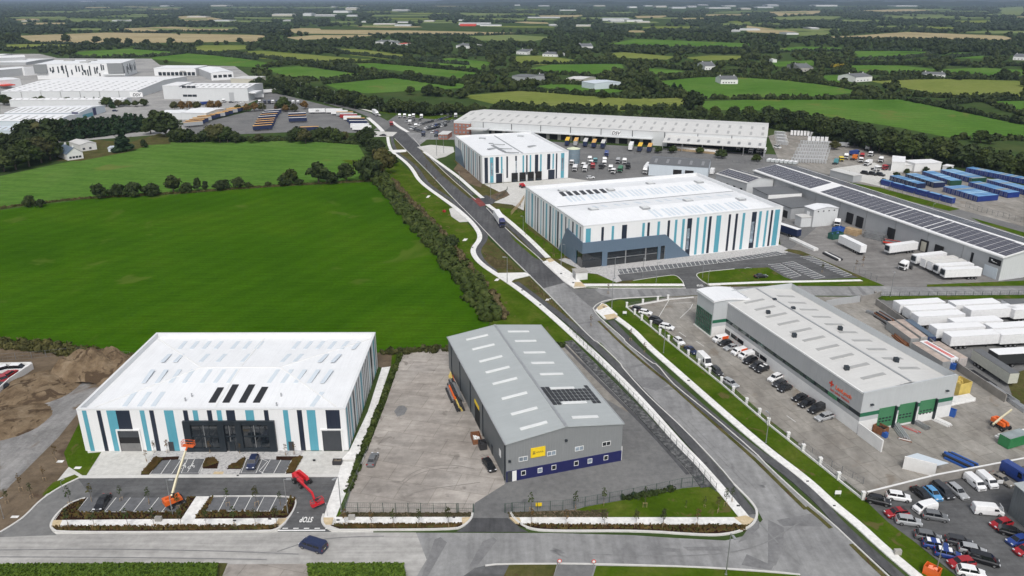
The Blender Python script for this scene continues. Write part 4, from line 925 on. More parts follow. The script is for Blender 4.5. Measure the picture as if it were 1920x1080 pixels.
# F: long distribution shed
HF=9.4
FF=frame((854,226),(1438,257.5),None,(892,209),HF)
ang=None
d1=(g(892,209,HF+2.6)-FF.P(0,0,0));dF=d1.dot(FF.v)*2
FF=Frame(FF.o,FF.u,FF.v,FF.w,dF)
Fg=thing('distribution_shed','very long pale grey distribution shed with rooflights and a white sign board','warehouse',FF.P(0,0))
gable(FF,HF,HF+2.6,Fg,wall='clad_light',roof='roof_pale')
us=[FF.w*(k+.6)/30 for k in range(30)]
rooflights(FF,HF,HF+2.6,Fg,us,.12,.36,1.5,'skylight_grey');rooflights(FF,HF,HF+2.6,Fg,us,.62,.86,1.5,'skylight_grey')
p0,p1=FF.P(0,0),FF.P(FF.w,0)
for k in range(1,10):part_box('downpipe',Fg,p0,p1,FF.w*k/10-.2,FF.w*k/10+.2,5.1,HF-.2,.2,'trim_dark')
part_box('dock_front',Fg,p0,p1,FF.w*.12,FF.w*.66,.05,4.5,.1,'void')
for k in range(14):uu=FF.w*(.13+.038*k);part_box('dock_pier',Fg,p0,p1,uu,uu+2.2,.05,4.4,.5,'concrete')
b=MB();wall_box(b,p0,p1,FF.w*.10,FF.w*.665,4.5,5.0,4.);b.build('dock_canopy','clad_light',Fg)
a0,a1=FF.front(1249,252)[0],FF.w-.5
b=MB();b.hexa([FF.P(a0,-16,5.2),FF.P(a1,-16,5.2),FF.P(a1,-.05,7.2),FF.P(a0,-.05,7.2),FF.P(a0,-16,5.6),FF.P(a1,-16,5.6),FF.P(a1,-.05,7.6),FF.P(a0,-.05,7.6)])
cnp=b.build('canopy','roof_pale',Fg)
for k in range(10):
 uu=a0+(a1-a0)*(k+.5)/10;flat_quad('canopy_rooflight',cnp,[FF.P(uu-.8,-12,6.12),FF.P(uu+.8,-12,6.12),FF.P(uu+.8,-7,6.75),FF.P(uu-.8,-7,6.75)],'skylight_dark',.05)
for k in range(6):uu=a0+(a1-a0)*k/5;uu=min(max(uu,a0+.3),a1-.3);MB().bar(FF.P(uu,-15.6,0),FF.P(uu,-15.6,5.2),.4).build('canopy_post','steel',Fg)
part_box('canopy_end',Fg,FF.P(a1,-16),FF.P(a1,0),.3,15.8,.05,5.9,.15,'clad_light')
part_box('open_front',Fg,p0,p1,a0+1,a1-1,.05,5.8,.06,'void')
u0,z0=FF.front(1146.5,253);u1,z1=FF.front(1163,245.5)
sg=part_box('sign_board',Fg,p0,p1,u0,u1,min(z0,z1),max(z0,z1),.3,'white_paint')
text_mesh('lettering','DSV',3.0,'black_text',sg,FF.P((u0+u1)/2,-.35,(z0+z1)/2-1.05),FF.u,(0,0,1),.02,shear=.25,bold=.06)
bo=[FF.P(-.3,-2.5),FF.P(12,-2.5),FF.P(12,10),FF.P(-.3,10)]
b=MB();[wall_rect(b,bo[i],bo[(i+1)%4],0,8)for i in range(4)];b.build('brick_office','brick',Fg,weld=False)
b=MB();[wall_rect(b,bo[i],bo[(i+1)%4],8,HF+.2)for i in range(4)];b.poly([Vector((p.x,p.y,HF+.2))for p in bo]);b.build('office_top','clad_light',Fg,weld=False)
for fl_ in(1.2,3.7,6.):
 for k in range(4):part_box('window',Fg,bo[0],bo[1],1.2+2.9*k,2.6+2.9*k,fl_,fl_+1.2,.06,'glass_pale')
part_box('office_canopy',Fg,bo[1],p1,0.2,15,5.2,5.9,7.,'clad_light')
# G: solar-roofed warehouse on the right
HG=8.6
FG=frame((1414,319.5),(1882.5,482.5),None,(1449,300),HG)
dG=FG.flat(1920,446,HG)[1];FG=Frame(FG.o,FG.u,FG.v,FG.w,dG)
Gg=thing('solar_warehouse','long grey warehouse whose whole roof is covered in solar panels, trailers parked along it','warehouse',FG.P(0,0))
gable(FG,HG,HG+2.2,Gg,wall='clad_mid',roof='roof_white_old',gablem='clad_light')
N=44
for side in(0,1):
 for k in range(N):
  if side==0 and k in(13,14):continue
  uu=FG.w*(k+.5)/N;w=FG.w/N
  if k in(27,33):w*=.8
  f0,f1=(.07,.93)if not(k%11==9)else(.07,.90)
  q=[slope_pt(FG,HG,HG+2.2,uu-w*.46,f0,side),slope_pt(FG,HG,HG+2.2,uu+w*.46,f0,side),slope_pt(FG,HG,HG+2.2,uu+w*.46,f1,side),slope_pt(FG,HG,HG+2.2,uu-w*.46,f1,side)]
  flat_quad('solar_panel',Gg,q if side==0 else q[::-1],'pv_roof',.1)
p0,p1=FG.P(0,0),FG.P(FG.w,0)
for k in range(1,9):part_box('downpipe',Gg,p0,p1,FG.w*k/9-.08,FG.w*k/9+.08,.1,HG-.2,.12,'steel')
for x,y in((1593,414),(1612,419),(1671,440),(1733,462),(1760,474)):
 u=FG.front(x,y)[0];o=part_box('dock_door',Gg,p0,p1,u-1.8,u+1.8,.3,4.8,.5,'void')
 if x==1733:part_box('shutter',o,p0,p1,u-1.2,u+1.2,.4,4.2,.55,'clad_beige')
u0=FG.front(1854.5,486)[0];u1=FG.front(1877.5,492)[0];z0=FG.front(1866,496)[1];z1=FG.front(1866,485)[1]
sg=part_box('sign',Gg,p0,p1,u0,u1,z0,z1,.12,'void');b=MB();zc=(z0+z1)/2
for q in((.2,.32,.1,.5),(.35,.72,-.28,-.14),(.22,.5,-.1,.05)):b.quad(FG.P(u0+(u1-u0)*q[0],-.15,zc+q[2]),FG.P(u0+(u1-u0)*q[1],-.15,zc+q[2]),FG.P(u0+(u1-u0)*q[1],-.15,zc+q[3]),FG.P(u0+(u1-u0)*q[0],-.15,zc+q[3]))
b.build('lettering','white_paint',sg,weld=False)
u=FG.front(1856,512)[0];part_box('roller_door',Gg,p0,p1,u-2.6,u+2.6,.1,4.,.1,'clad_pale_blue')
u=FG.front(1823,480)[0];part_box('door_slot',Gg,p0,p1,u-.5,u+.5,.1,6.5,.1,'void')
MB().bar(FG.P(-.3,-.35,HG),FG.P(FG.w+.3,-.35,HG),.9,.5).build('eave_fascia','trim_white',Gg)
MB().bar(FG.P(FG.w+.35,0,HG+.1),FG.P(FG.w+.35,FG.d/2,HG+2.3),.3,.5).build('verge_trim','trim_white',Gg);MB().bar(FG.P(FG.w+.35,FG.d,HG+.1),FG.P(FG.w+.35,FG.d/2,HG+2.3),.3,.5).build('verge_trim','trim_white',Gg)
def simple(name,label,cat,nl,nr,fr,fl,z,wall,roof,zr=None,ridge='u',z_roof=None,group=None,gablem=None,both=False):
 F=frame(nl,nr,fr,fl,z);t=thing(name,label,cat,F.P(0,0),0,group)
 if zr:gable(F,z,z+zr,t,wall,roof,gablem=gablem,ridge=ridge,both=both)
 else:
  c=[F.P(0,0),F.P(F.w,0),F.P(F.w,F.d),F.P(0,F.d)];b=MB()
  for i in range(4):wall_rect(b,c[i],c[(i+1)%4],0,z)
  b.build('wall',wall,t,weld=False)
  b=MB();e=.2
  b.hexa([F.P(-e,-e,z),F.P(F.w+e,-e,z),F.P(F.w+e,F.d+e,z),F.P(-e,F.d+e,z),F.P(-e,-e,z+.3),F.P(F.w+e,-e,z+.3),F.P(F.w+e,F.d+e,z+.3),F.P(-e,F.d+e,z+.3)]);b.build('roof',roof,t)
 return F,t
F2,t2=simple('annexe','low grey annexe with solar panels on its gabled roof, behind the large striped warehouse','annexe',(1342.5,326),(1400.6,343.6),(1464,341),None,7.5,'clad_mid','roof_pale',1.8,gablem='clad_light')
for k in range(10):
 for side in(0,1):
  uu=F2.w*(k+.5)/10;w=F2.w/10*.44;q=[slope_pt(F2,7.5,9.3,uu-w,.1,side),slope_pt(F2,7.5,9.3,uu+w,.1,side),slope_pt(F2,7.5,9.3,uu+w,.9,side),slope_pt(F2,7.5,9.3,uu-w,.9,side)]
  flat_quad('solar_panel',t2,q if side==0 else q[::-1],'pv_roof',.1)
for k in range(4):part_box('window',t2,F2.P(0,0),F2.P(F2.w,0),F2.w*(.15+k*.22),F2.w*(.15+k*.22)+1.5,3.,4.4,.06,'void')
F3,t3=simple('annexe','flat roofed grey link block between the two solar roofed buildings','annexe',(1412,352.5),(1440,366),(1490,357),None,6.5,'clad_mid','roof_dark')
part_box('white_fascia',t3,F3.P(F3.w,0),F3.P(F3.w,F3.d),.2,F3.d,4.8,6.6,.25,'trim_white')
F4,t4=simple('annexe','lowest flat roofed grey block beside the tall white cube building','annexe',(1441,375),(1484,391),(1530,380),None,5.,'clad_mid','roof_dark')
part_box('doorway',t4,F4.P(0,0),F4.P(F4.w,0),F4.w-5,F4.w-2,.05,3.2,.06,'void')
b5=g(1526,426);z5=hgt(b5,394)
F5,t5=simple('plant_building','white cube shaped building with shallow gable in front of the solar warehouse','plant building',(1527,394),(1572.5,390),None,(1502.5,387.5),z5,'clad_light','roof_white',.9,ridge='v')
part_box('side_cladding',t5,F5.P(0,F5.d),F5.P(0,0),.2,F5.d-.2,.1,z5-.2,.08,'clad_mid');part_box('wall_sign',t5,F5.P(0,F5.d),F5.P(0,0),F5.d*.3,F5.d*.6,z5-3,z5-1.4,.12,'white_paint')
for k in range(4):part_box('lamp',t5,F5.P(0,0),F5.P(F5.w,0),F5.w*(.15+.22*k),F5.w*(.15+.22*k)+.4,z5-.9,z5-.5,.3,'trim_dark')
F6,t6=simple('lean_to','small white lean-to against the cube shaped building','lean-to',(1503,408.5),(1526,407),None,(1494.5,403),4.2,'clad_light','roof_pale')
FH,tH=simple('workshop','pale blue workshop with dark ribbed roof between the truck breaker yard and the long shed','workshop',(1217,307),(1328,314),(1337,299.4),None,6.5,'clad_pale_blue','roof_dark',1.5)
rooflights(FH,6.5,8.,tH,[FH.w*(k+.5)/5 for k in range(5)],.2,.8,1.4,'skylight_dark')
for k in(.42,.62):part_box('doorway',tH,FH.P(0,0),FH.P(FH.w,0),FH.w*k,FH.w*k+4.5,.05,4.2,.08,'void')
for nl,nr,fl,z,lab in(((1673,303),(1697,305),(1680,293),5.5,'tallest white cabin block below the tree belt'),((1692,308.5),(1716,311),(1700,302),3.2,'low white cabin in front of the tall cabin block'),((1716,307),(1766,305),(1722,300),4.6,'long white cabin nearest the blue containers'),((1768,311),(1781,313),(1772,308),2.6,'small cream cabin at the end of the white cabins')):
 simple('site_cabin',lab,'cabin',nl,nr,None,fl,z,'render_white','roof_white_old')
FK,tK=simple('lorry_store','low grey flat store shed beside the grass strip behind the solar warehouse','shed',(1557,319),(1600,330),(1605,325),None,3.4,'clad_mid','roof_pale')
base=g(1074.7,305);zt=hgt(base,277.5+1)
T_=thing('water_tank','round blue grey water tank with pale green roof, beside the striped warehouse','tank',base)
r=12.7/ppm(300)*.95
mk('tank_wall',(.26,.34,.40),.4,.3);mk('tank_roof',(.62,.66,.48),.6)
MB().cyl(base,base+Vector((0,0,zt)),r,r,28,cap=False).build('tank_wall','tank_wall',T_,smooth=True)
MB().cyl(base+Vector((0,0,zt)),base+Vector((0,0,zt+1.0)),r+.15,.5,28).build('tank_roof','tank_roof',T_)
b=MB()
for k in range(1,6):b.cyl(base+Vector((0,0,zt*k/6-.06)),base+Vector((0,0,zt*k/6+.06)),r+.06,r+.06,28,cap=False)
b.build('band','steel',T_,weld=False)
FKi=frame((1080,511.5),(1102,509.5),None,(1072,505),2.9)
K=thing('electricity_kiosk','small white electricity kiosk with flat concrete roof at the road junction','kiosk',FKi.P(0,0))
c=[FKi.P(0,0),FKi.P(FKi.w,0),FKi.P(FKi.w,FKi.d),FKi.P(0,FKi.d)];b=MB();[wall_rect(b,c[i],c[(i+1)%4],0,2.9)for i in range(4)];b.build('wall','render_white',K,weld=False)
e=.25;b=MB().hexa([FKi.P(-e,-e,2.9),FKi.P(FKi.w+e,-e,2.9),FKi.P(FKi.w+e,FKi.d+e,2.9),FKi.P(-e,FKi.d+e,2.9),FKi.P(-e,-e,3.1),FKi.P(FKi.w+e,-e,3.1),FKi.P(FKi.w+e,FKi.d+e,3.1),FKi.P(-e,FKi.d+e,3.1)]);b.build('roof','concrete',K)
for k in(0,1):part_box('door',K,c[3],c[0],.6+k*1.5,1.9+k*1.5,.1,2.3,.06,'steel')
FGh,tG=simple('gatehouse','small red brick gatehouse with white roof edge at the depot entrance','gatehouse',(822,252),(839,252.5),None,(824,246),3.4,'brick','roof_pale')
for k in range(3):part_box('window',tG,FGh.P(0,0),FGh.P(FGh.w,0),FGh.w*(.1+.3*k),FGh.w*(.1+.3*k)+1.4,1.1,2.3,.06,'glass_pale')
# industrial estate, upper left
def zfrom(base,ytop):return hgt(g(*base),ytop)
IL=[]
z=zfrom((70,149),121)
Fq,tq=simple('warehouse','tall white warehouse with two grey corner boxes and scattered dark window slits','warehouse',(65.3,121),(226.7,118.5),(267.6,110.7),None,z,'clad_white','roof_white')
p0,p1=Fq.P(0,0),Fq.P(Fq.w,0);q1=Fq.P(Fq.w,Fq.d)
part_box('corner_box',tq,p0,p1,-1.5,Fq.w*.13,z*.4,z+.2,2.,'clad_grey');part_box('corner_box',tq,p0,p1,Fq.w*.84,Fq.w+2,z*.32,z+.2,3.,'clad_grey');part_box('corner_canopy',tq,p0,p1,Fq.w*.78,Fq.w+4,z*.2,z*.3,5.,'clad_light')
rr=random.Random(3)
for k in range(26):
 u=Fq.w*(.15+.65*rr.random());z0=z*rr.uniform(.1,.6);part_box('window',tq,p0,p1,u,u+1.4,z0,min(z-1,z0+rr.uniform(3,8)),.2,'trim_dark')
for k in range(22):
 v=Fq.d*rr.uniform(.1,.95);z0=z*rr.uniform(.1,.6);part_box('window',tq,p1,q1,v,v+1.2,z0,min(z-1,z0+rr.uniform(3,8)),.2,'trim_dark')
for x,y in((130,114),(160,117),(172,114)):p=g(x,y,z+.3);MB().box(p.x-5,p.x+5,p.y-4,p.y+4,z+.2,z+1.4).build('roof_plant','skylight_grey',tq)
def shed_lights(F,t,z,zr,n,m='skylight_grey',bands=((.15,.4),(.6,.85)),w=2.2,both=False):
 for f0,f1 in bands:rooflights(F,z,z+zr,t,[F.w*(k+.5)/n for k in range(n)],f0,f1,w,m)
z=zfrom((258,183),170)
Fq,tq=simple('warehouse','vast low white shed with rows of small rooflights below the tall white warehouse','warehouse',(1.5,172),(258,170),(357,143),None,z,'clad_light','roof_white_old',3.)
b=MB()
for k in range(7):rooflights(Fq,z,z+3.,tq,[Fq.w*(j+.5)/13 for j in range(13)],.05+k*.13,.11+k*.13,2.2,'skylight_grey')
u0=Fq.front(243,173)[0];s_=part_box('sign_board',tq,Fq.P(0,0),Fq.P(Fq.w,0),u0,u0+12,z-6,z-1.5,.3,'white_paint')
text_mesh('lettering','DSV',4.,'black_text',s_,Fq.P(u0+6,-.4,z-5.2),Fq.u,(0,0,1),.02,shear=.25,bold=.05)
for k in range(1,7):part_box('downpipe',tq,Fq.P(0,0),Fq.P(Fq.w,0),Fq.w*k/7,Fq.w*k/7+.5,.1,z-.2,.2,'steel')
z=zfrom((464.5,189.7),165.3)
Fq,tq=simple('warehouse','tall plain white warehouse by the truck park, with a grey shutter and small windows','warehouse',(336,165),(463.7,165.3),(486.5,156),None,z,'clad_light','roof_white_old',1.5)
shed_lights(Fq,tq,z,1.5,11)
for k in range(3):
 for r_ in(0,1):u=Fq.w*(.04+.07*k);part_box('window',tq,Fq.P(0,0),Fq.P(Fq.w,0),u,u+4,4+8*r_,6+8*r_,.15,'trim_dark')
part_box('shutter',tq,Fq.P(0,0),Fq.P(Fq.w,0),Fq.w*.72,Fq.w*.79,.1,8,.15,'clad_mid');part_box('canopy',tq,Fq.P(Fq.w,0),Fq.P(Fq.w,Fq.d),2,18,7,8,7.,'roof_white')
z=zfrom((336,187),162)
simple('warehouse','white warehouse block joining the vast low shed to the tall plain one','warehouse',(304,161),(336,161),(352,154),None,z,'clad_light','roof_white_old')
z=zfrom((452,162),149.5)
simple('warehouse','beige block standing behind the tall plain white warehouse','warehouse',(432,147),(474,148),(478,143),None,z,'clad_beige','roof_pale')
z=zfrom((300,141),127)
Fq,tq=simple('warehouse','long white warehouse with lorry docks below the green field','warehouse',(288,128),(366,128),(402,123),None,z,'clad_white','roof_white')
for k in range(9):u=Fq.w*(.1+.1*k);part_box('dock_door',tq,Fq.P(0,0),Fq.P(Fq.w,0),u,u+4,.5,4.5,.3,'trim_dark')
part_box('lettering_panel',tq,Fq.P(0,0),Fq.P(Fq.w,0),Fq.w*.62,Fq.w*.76,z-5,z-3,.2,'skylight_grey')
z=zfrom((395,150),136)
Fq,tq=simple('warehouse','gabled white warehouse at the end of the dock building','warehouse',(395,137),(437,135),None,(366,128),z,'clad_white','roof_white',1.5,ridge='v')
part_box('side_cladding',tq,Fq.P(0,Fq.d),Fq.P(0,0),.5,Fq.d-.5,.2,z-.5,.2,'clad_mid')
for k in range(4):u=Fq.w*(.1+.22*k);part_box('window',tq,Fq.P(0,0),Fq.P(Fq.w,0),u,u+4,3,6,.2,'trim_dark')
z=zfrom((345,222),209)
simple('shed','small pale grey shed beside the orange roofed trailers','shed',(339,211),(386,212.5),(418,203),None,z,'clad_light','roof_white',1.)
simple('shed','low white lean-to building at the back of the big trees','shed',(300,213),(340,212),(345,206),None,5.,'clad_light','roof_white')
z=zfrom((151,224),211.4)
Fq,tq=simple('shed','white gabled shed with blue doors and slanting rooflights, second from the conifer hedge','shed',(8,212),(148.7,211.4),(192,198),None,z,'clad_pale_blue','roof_white',1.8)
shed_lights(Fq,tq,z,1.8,12,bands=((.1,.85),),w=1.6)
part_box('shutter',tq,Fq.P(0,0),Fq.P(Fq.w,0),Fq.w-6,Fq.w-1,.1,6,.15,'plinth_blue');part_box('shutter',tq,Fq.P(Fq.w,0),Fq.P(Fq.w,Fq.d),Fq.d*.5,Fq.d*.62,.1,6,.15,'plinth_blue');part_box('blue_plinth',tq,Fq.P(Fq.w,0),Fq.P(Fq.w,Fq.d),.5,Fq.d*.48,.1,3,.1,'clad_teal')
z=zfrom((107,240),227)
Fq,tq=simple('shed','white gabled shed nearest the conifer hedge, with one large shutter in its end','shed',(-40,226.5),(104.7,227),(146,214),None,z,'clad_pale_blue','roof_white',1.8)
shed_lights(Fq,tq,z,1.8,9,bands=((.15,.85),),w=1.6)
part_box('shutter',tq,Fq.P(Fq.w,0),Fq.P(Fq.w,Fq.d),Fq.d*.4,Fq.d*.75,.1,6.5,.15,'clad_light')
Fq,tq=simple('shed','low pale shed with blue tinted roof behind the woodland trees','shed',(-30,245),(41,245),(60,236),None,6.,'clad_pale_blue','clad_pale_blue',1.2);shed_lights(Fq,tq,6.,1.2,6,bands=((.2,.8),),w=1.5)
Fq,tq=simple('shed','long low white shed in front of the vast shed, behind a row of trees','shed',(17,188),(232,187),(236,183),None,6.,'clad_light','roof_white_old',.8);shed_lights(Fq,tq,6.,.8,16,bands=((.3,.7),),w=1.5)
z=zfrom((50,121),116)
simple('warehouse','grey white warehouse at the far edge of the estate, nearest the wood','warehouse',(-10,117),(48,117),(97,110),None,z,'clad_mid','roof_white',1.)
simple('warehouse','second pale warehouse at the far edge of the estate','warehouse',(-10,109),(47,107),(72,102),None,9.,'clad_mid','roof_white_old',1.)
simple('warehouse','farthest pale warehouse under the dark wood','warehouse',(-10,103),(6,103),(14,101),None,8.,'clad_mid','roof_white_old',.5)
z=zfrom((66,137),126)
Fq,tq=simple('warehouse','grey sided building with a white stair tower left of the tall white warehouse','warehouse',(-10,132),(53,127),(60,123),None,9.,'clad_mid','roof_white',.8)
part_box('stair_tower',tq,Fq.P(0,0),Fq.P(Fq.w,0),Fq.w-8,Fq.w+8,.05,10,4.,'clad_white')
Fq,tq=simple('shed','white building with a red canopy at the edge of the vast shed','shed',(-10,152),(38,148),(38,143),None,8.,'clad_white','roof_white',.6)
part_box('red_canopy',tq,Fq.P(0,0),Fq.P(Fq.w,0),2,14,3,4,12.,'red_paint')
# farmhouse by the meadow and country houses
def house(name,label,nl,nr,fl,z,zr,wall='render_white',roof='roof_dark',ridge='u',wins=3,group=None,chim=True):
 F,t=simple(name,label,'house',nl,nr,None,fl,z,wall,roof,zr,ridge=ridge,group=group)
 L=F.w
 for k in range(wins):part_box('window',t,F.P(0,0),F.P(F.w,0),L*(.12+k*.8/wins),L*(.12+k*.8/wins)+min(1.4,L*.15),.9,2.1,.06,'trim_dark')
 if chim:
  for a in(.08,.9):
   q=slope_pt(F,z,z+zr,(F.w if ridge=='u' else F.d)*a,.93,0,ridge);MB().box(q.x-.45,q.x+.45,q.y-.4,q.y+.4,q.z-.5,q.z+1.3).build('chimney',wall,t)
 return F,t
house('farmhouse','white farmhouse with blue slate roof beside the meadow and dark trees',(125,290),(155,286),(108,283),3.6,3.6,roof='roof_blue',ridge='v',wins=4)
house('farm_shed','white farm shed with long grey roof behind the farmhouse',(150,272),(180,268),(120,267),4.2,1.2,roof='roof_pale',ridge='v',wins=2,chim=False)
simple('garden_shed','small pale blue garden shed beside the round tree','shed',(202,278),(214,277.5),(215,274),None,2.4,'clad_pale_blue','clad_pale_blue')
house('country_house','modern white house with brown balcony gable standing alone in the pale green field',(1352,149),(1384,149),(1353,145),5.,3.,wins=5)
house('country_house','white two storey house with slate roof at the edge of the pale field',(1605,145),(1636,143),(1610,139),5.5,3.,roof='roof_dark',wins=4)
house('country_house','long low white bungalow behind the trees of the right hand fields',(1735,139),(1773,140),(1736,136),3.,2.,wins=5)
simple('barn','pale blue roofed open barn among the trees beyond the long shed','barn',(1091,153),(1115,157),(1120,147),None,6.,'clad_pale_blue','clad_pale_blue',1.2)
simple('barn','grey green barn beside the pale blue roofed one','barn',(1062,147),(1091,149),(1092,143),None,5.,'clad_beige','roof_pale',1.)
simple('barn','dark grey farm roof among trees near the middle hedges','barn',(960,142),(990,145),(992,139),None,5.,'clad_mid','roof_dark',1.)
house('country_house','white cottage pair on the lane beyond the fields',(1017,101),(1045,102),(1018,98),4.,2.5,wins=3);house('country_house','small white cottage next to the grey farm roof',(1011,143),(1024,143),(1012,140),3.5,2.,wins=2)
house('country_house','white house with grey roof on the tree lined lane',(855,85),(880,86),(856,82),5.,3.,wins=3);house('country_house','white house half hidden by trees left of the cottages',(968,96),(988,97),(969,93),5.,3.,wins=3)
house('country_house','pale house with grey gables before the tree row',(1088,87),(1112,87),(1089,83),5.,3.5,wins=3);house('country_house','white gabled house behind the large round trees',(1322,124),(1342,124),(1324,119),5.,4.,wins=3)
house('country_house','grey stone house beside the yellow bush',(1500,127),(1525,127),(1503,121),5.,3.5,wall='concrete',wins=3);house('country_house','white house at the hedge by the right hand wood',(1900,106),(1925,107),(1902,102),5.,3.,wins=3)
simple('shed','tiny white field shed at the edge of the wide meadow','shed',(1449,112),(1457,112),(1457,109),None,4.,'render_white','roof_pale')
simple('barn','low red roofed barn on the far lane','barn',(747,82),(756,82.5),(757,80),None,5.,'render_white','red_paint',1.);house('country_house','long white house far off between the dark trees',(704,78),(724,78.5),(706,75.5),5.,2.5,wins=3)
house('country_house','white house with red barn past the middle road',(730,80),(745,80),(731,78),4.5,2.,wins=2)
rr=random.Random(11)
FAR=[(510,30.5,38,7),(568,30,16,9),(590,31,38,6),(625,24,28,7),(648,19,20,8),(650,31,20,5),(735,21,30,5),(745,43,20,4),(795,41,18,3),(860,47,60,7),(862,49,30,6),(900,49,40,4),(1080,50,30,5),(1130,39,50,8),(1145,42,26,6),(1175,41,30,7),(1195,43,24,5),(990,34,60,3),(1030,49,16,5),(1180,15,14,5),(1230,14,20,5),(1260,16,26,5),(1290,14,16,5),(1330,16,40,4),(1390,18,18,5),(1420,15,30,4),(1440,12,20,6),(1530,12,40,5),(1560,9,20,5),(1580,5,20,4),(1650,10,30,4),(1680,12,40,3),(1760,9,40,3),(1385,57,40,5),(1370,60,18,4),(1850,6,16,4),(1870,3,20,4),(965,11,10,4),(1010,12,20,3),(1050,20,30,3),(40,41,10,2),(210,40,10,3),(235,40,12,3),(300,12,14,3),(395,12,30,4),(150,4,12,3),(530,40,16,2),(678,42,10,2),(700,47,40,4),(740,49,30,3),(1520,55,16,5),(1475,65,22,3),(350,33,36,4),(400,40,30,3),(620,14,6,3),(860,39,8,2),(1115,12,20,3),(1210,12,14,3),(1310,11,18,4),(1360,12,20,3),(1620,4,14,3),(1700,4,18,3)]
for i,(x,y,w,h)in enumerate(FAR):
 a,b_=g(x,y),g(x+w,y);z=max(5.,hgt(a,y-h*.62));d=a.length*.02+15
 F=Frame(a,(b_-a).normalized(),Vector((0,1,0)),(b_-a).length,d);t=thing('far_building','tiny pale building far off among the distant dark trees','building',F.P(0,0),0,'far-off pale buildings')
 red=(x,y)==(862,49)
 gable(F,z*.8,z,t,'red_paint' if red else(('clad_beige','clad_light','clad_mid','render_white')[i%4]),'red_paint' if red else('roof_pale','clad_mid','roof_pale','clad_grey')[i%4])
 if red:t['label']='far retail shed with a red front beside the grey car parks';del t['group']
 # striped warehouse car park (D), works yard, car lot
sheet('paving',[(1047,487),(1060,484),(1085,492),(1205,486),(1290,478),(1460,458),(1480,468),(1476,474),(1342,489),(1212,501),(1158,516),(1166,527),(1155,530),(1120,514),(1102,512)],'paving',5)
sheet('lawn',[(1102,513),(1120,515),(1158,531),(1095,531),(1086,525)],'lawn',6)
sheet('car_park',[(1158,516),(1212,501),(1342,488),(1471,474),(1500,478),(1625,524),(1480,528),(1320,534),(1328,537),(1340,541),(1240,542),(1262,538),(1282,533),(1267,517),(1180,526),(1166,527)],'tarmac_lot',6)
sheet('lawn',[(1187,527),(1255,517),(1267,517),(1282,531),(1180,532.5)],'lawn',8,h=.1)
sheet('lawn',[(1305,514),(1316,511),(1377,505),(1440,502),(1470,520),(1490,527),(1620,521),(1657,536),(1600,537),(1330,535),(1312,524)],'lawn',8,h=.08)
sheet('footpath',[(1327,532.5),(1430,528.5),(1612,525),(1618,528),(1430,532),(1330,536)],'path',10,h=.1)
kerb([(1187,527),(1255,517),(1267,517),(1276,524),(1282,532),(1280,535)]);kerb([(1330,536),(1312,525),(1304,515),(1316,511),(1377,505)])
BY=(((1157,506),(1342,487),(1162,515),(1346,494),22),((1344,488),(1456,472),(1350,493.5),(1474,477),14),((1316,513),(1366,505),(1330,518),(1377,513),6),((1389,506),(1442,518),(1402,502),(1458,513),6),((1440,497),(1481,522),(1462,495),(1502,517),7),((1466,494),(1526,524),(1487,491),(1547,520),10),((1500,482),(1582,519),(1520,480),(1597,516),13))
for a0,a1,b0,b1,n in BY:
 sheet('parking_bay',[a0,a1,b1,b0],'bay',11);bays(a0,a1,b0,b1,n,.16)
sheet('yard',[(1476,473),(1560,402),(1880,525),(1905,531),(1740,533),(1735,539),(1660,538),(1620,520),(1502,478)],'yard_grey2',4)
sheet('verge',[(1470,470),(1478,467),(1500,470),(1600,512),(1660,537),(1612,522),(1500,478)],'rough_grass',7)
sheet('verge',[(1738,534),(1930,526),(1930,536),(1738,538)],'lawn',7)
sheet('yard',[(1178,574),(1252,557),(1300,555),(1642,557),(1700,600),(1800,690),(1890,750),(1935,782),(1935,870),(1625,934)],'yard_grey',5)
sheet('yard',[(1640,563),(1935,556),(1935,782),(1880,745),(1760,655)],'tarmac_aged',6)
sheet('verge',[(1648,556),(1935,553.5),(1935,560),(1660,564)],'lawn',7)
sheet('verge',[(1885,705),(1935,690),(1935,765),(1900,750)],'rough_grass',8)
sheet('car_lot',[(1619,936),(1750,904),(1935,870),(1935,1110),(1830,1110),(1715,1017),(1665,980)],'tarmac_lot',9)
for a in([(1232,600),(1247,575),(1255,562)],[(1275,597),(1295,578),(1299,570)],[(1273,623),(1286,632)],[(1305,640),(1320,650)],[(1475,780),(1492,792)],[(1296,568),(1262,569)]):line(a,.14,9)
sheet('drive',[(412,1059),(575,1058),(600,1110),(380,1110)],'yard_tan',9)
sheet('drive',[(1046,1058),(1116,1058),(1100,1110),(1030,1110)],'tarmac_aged',9);sheet('drive',[(868,1082),(890,1066),(925,1058),(962,1060),(930,1110),(850,1110)],'tarmac_lot',9)
sheet('verge',[(955,1060),(1044,1059),(1030,1110),(930,1110)],'rough_grass',10);sheet('verge',[(1118,1062),(1300,1065),(1440,1075),(1500,1080),(1530,1110),(1104,1110)],'lawn',10)
sheet('verge',[(400,1056),(427,1057),(405,1110),(380,1110)],'rough_grass',10)
kerb([(910,1062),(935,1059),(1044,1058.5)]);kerb([(1046,1058),(1117,1059),(1300,1064),(1440,1072.5),(1500,1079)])
sheet('soil_bank',[(860,305),(905,340),(902,352),(880,345),(850,318)],'soil',7);sheet('soil_bank',[(905,372),(948,356),(956,366),(925,378)],'soil',7)
sheet('yard',[(908,346),(1068,334),(1110,340),(1000,352),(985,362),(982,395),(960,384),(925,380),(952,368)],'apron',6)
sheet('verge',[(930,388),(984,396),(990,430),(1060,478),(1046,486),(1034,484),(1010,462),(965,420)],'lawn',6)
sheet('road',[(890,372),(912,366),(930,376),(925,382),(908,388)],'road_new',8)
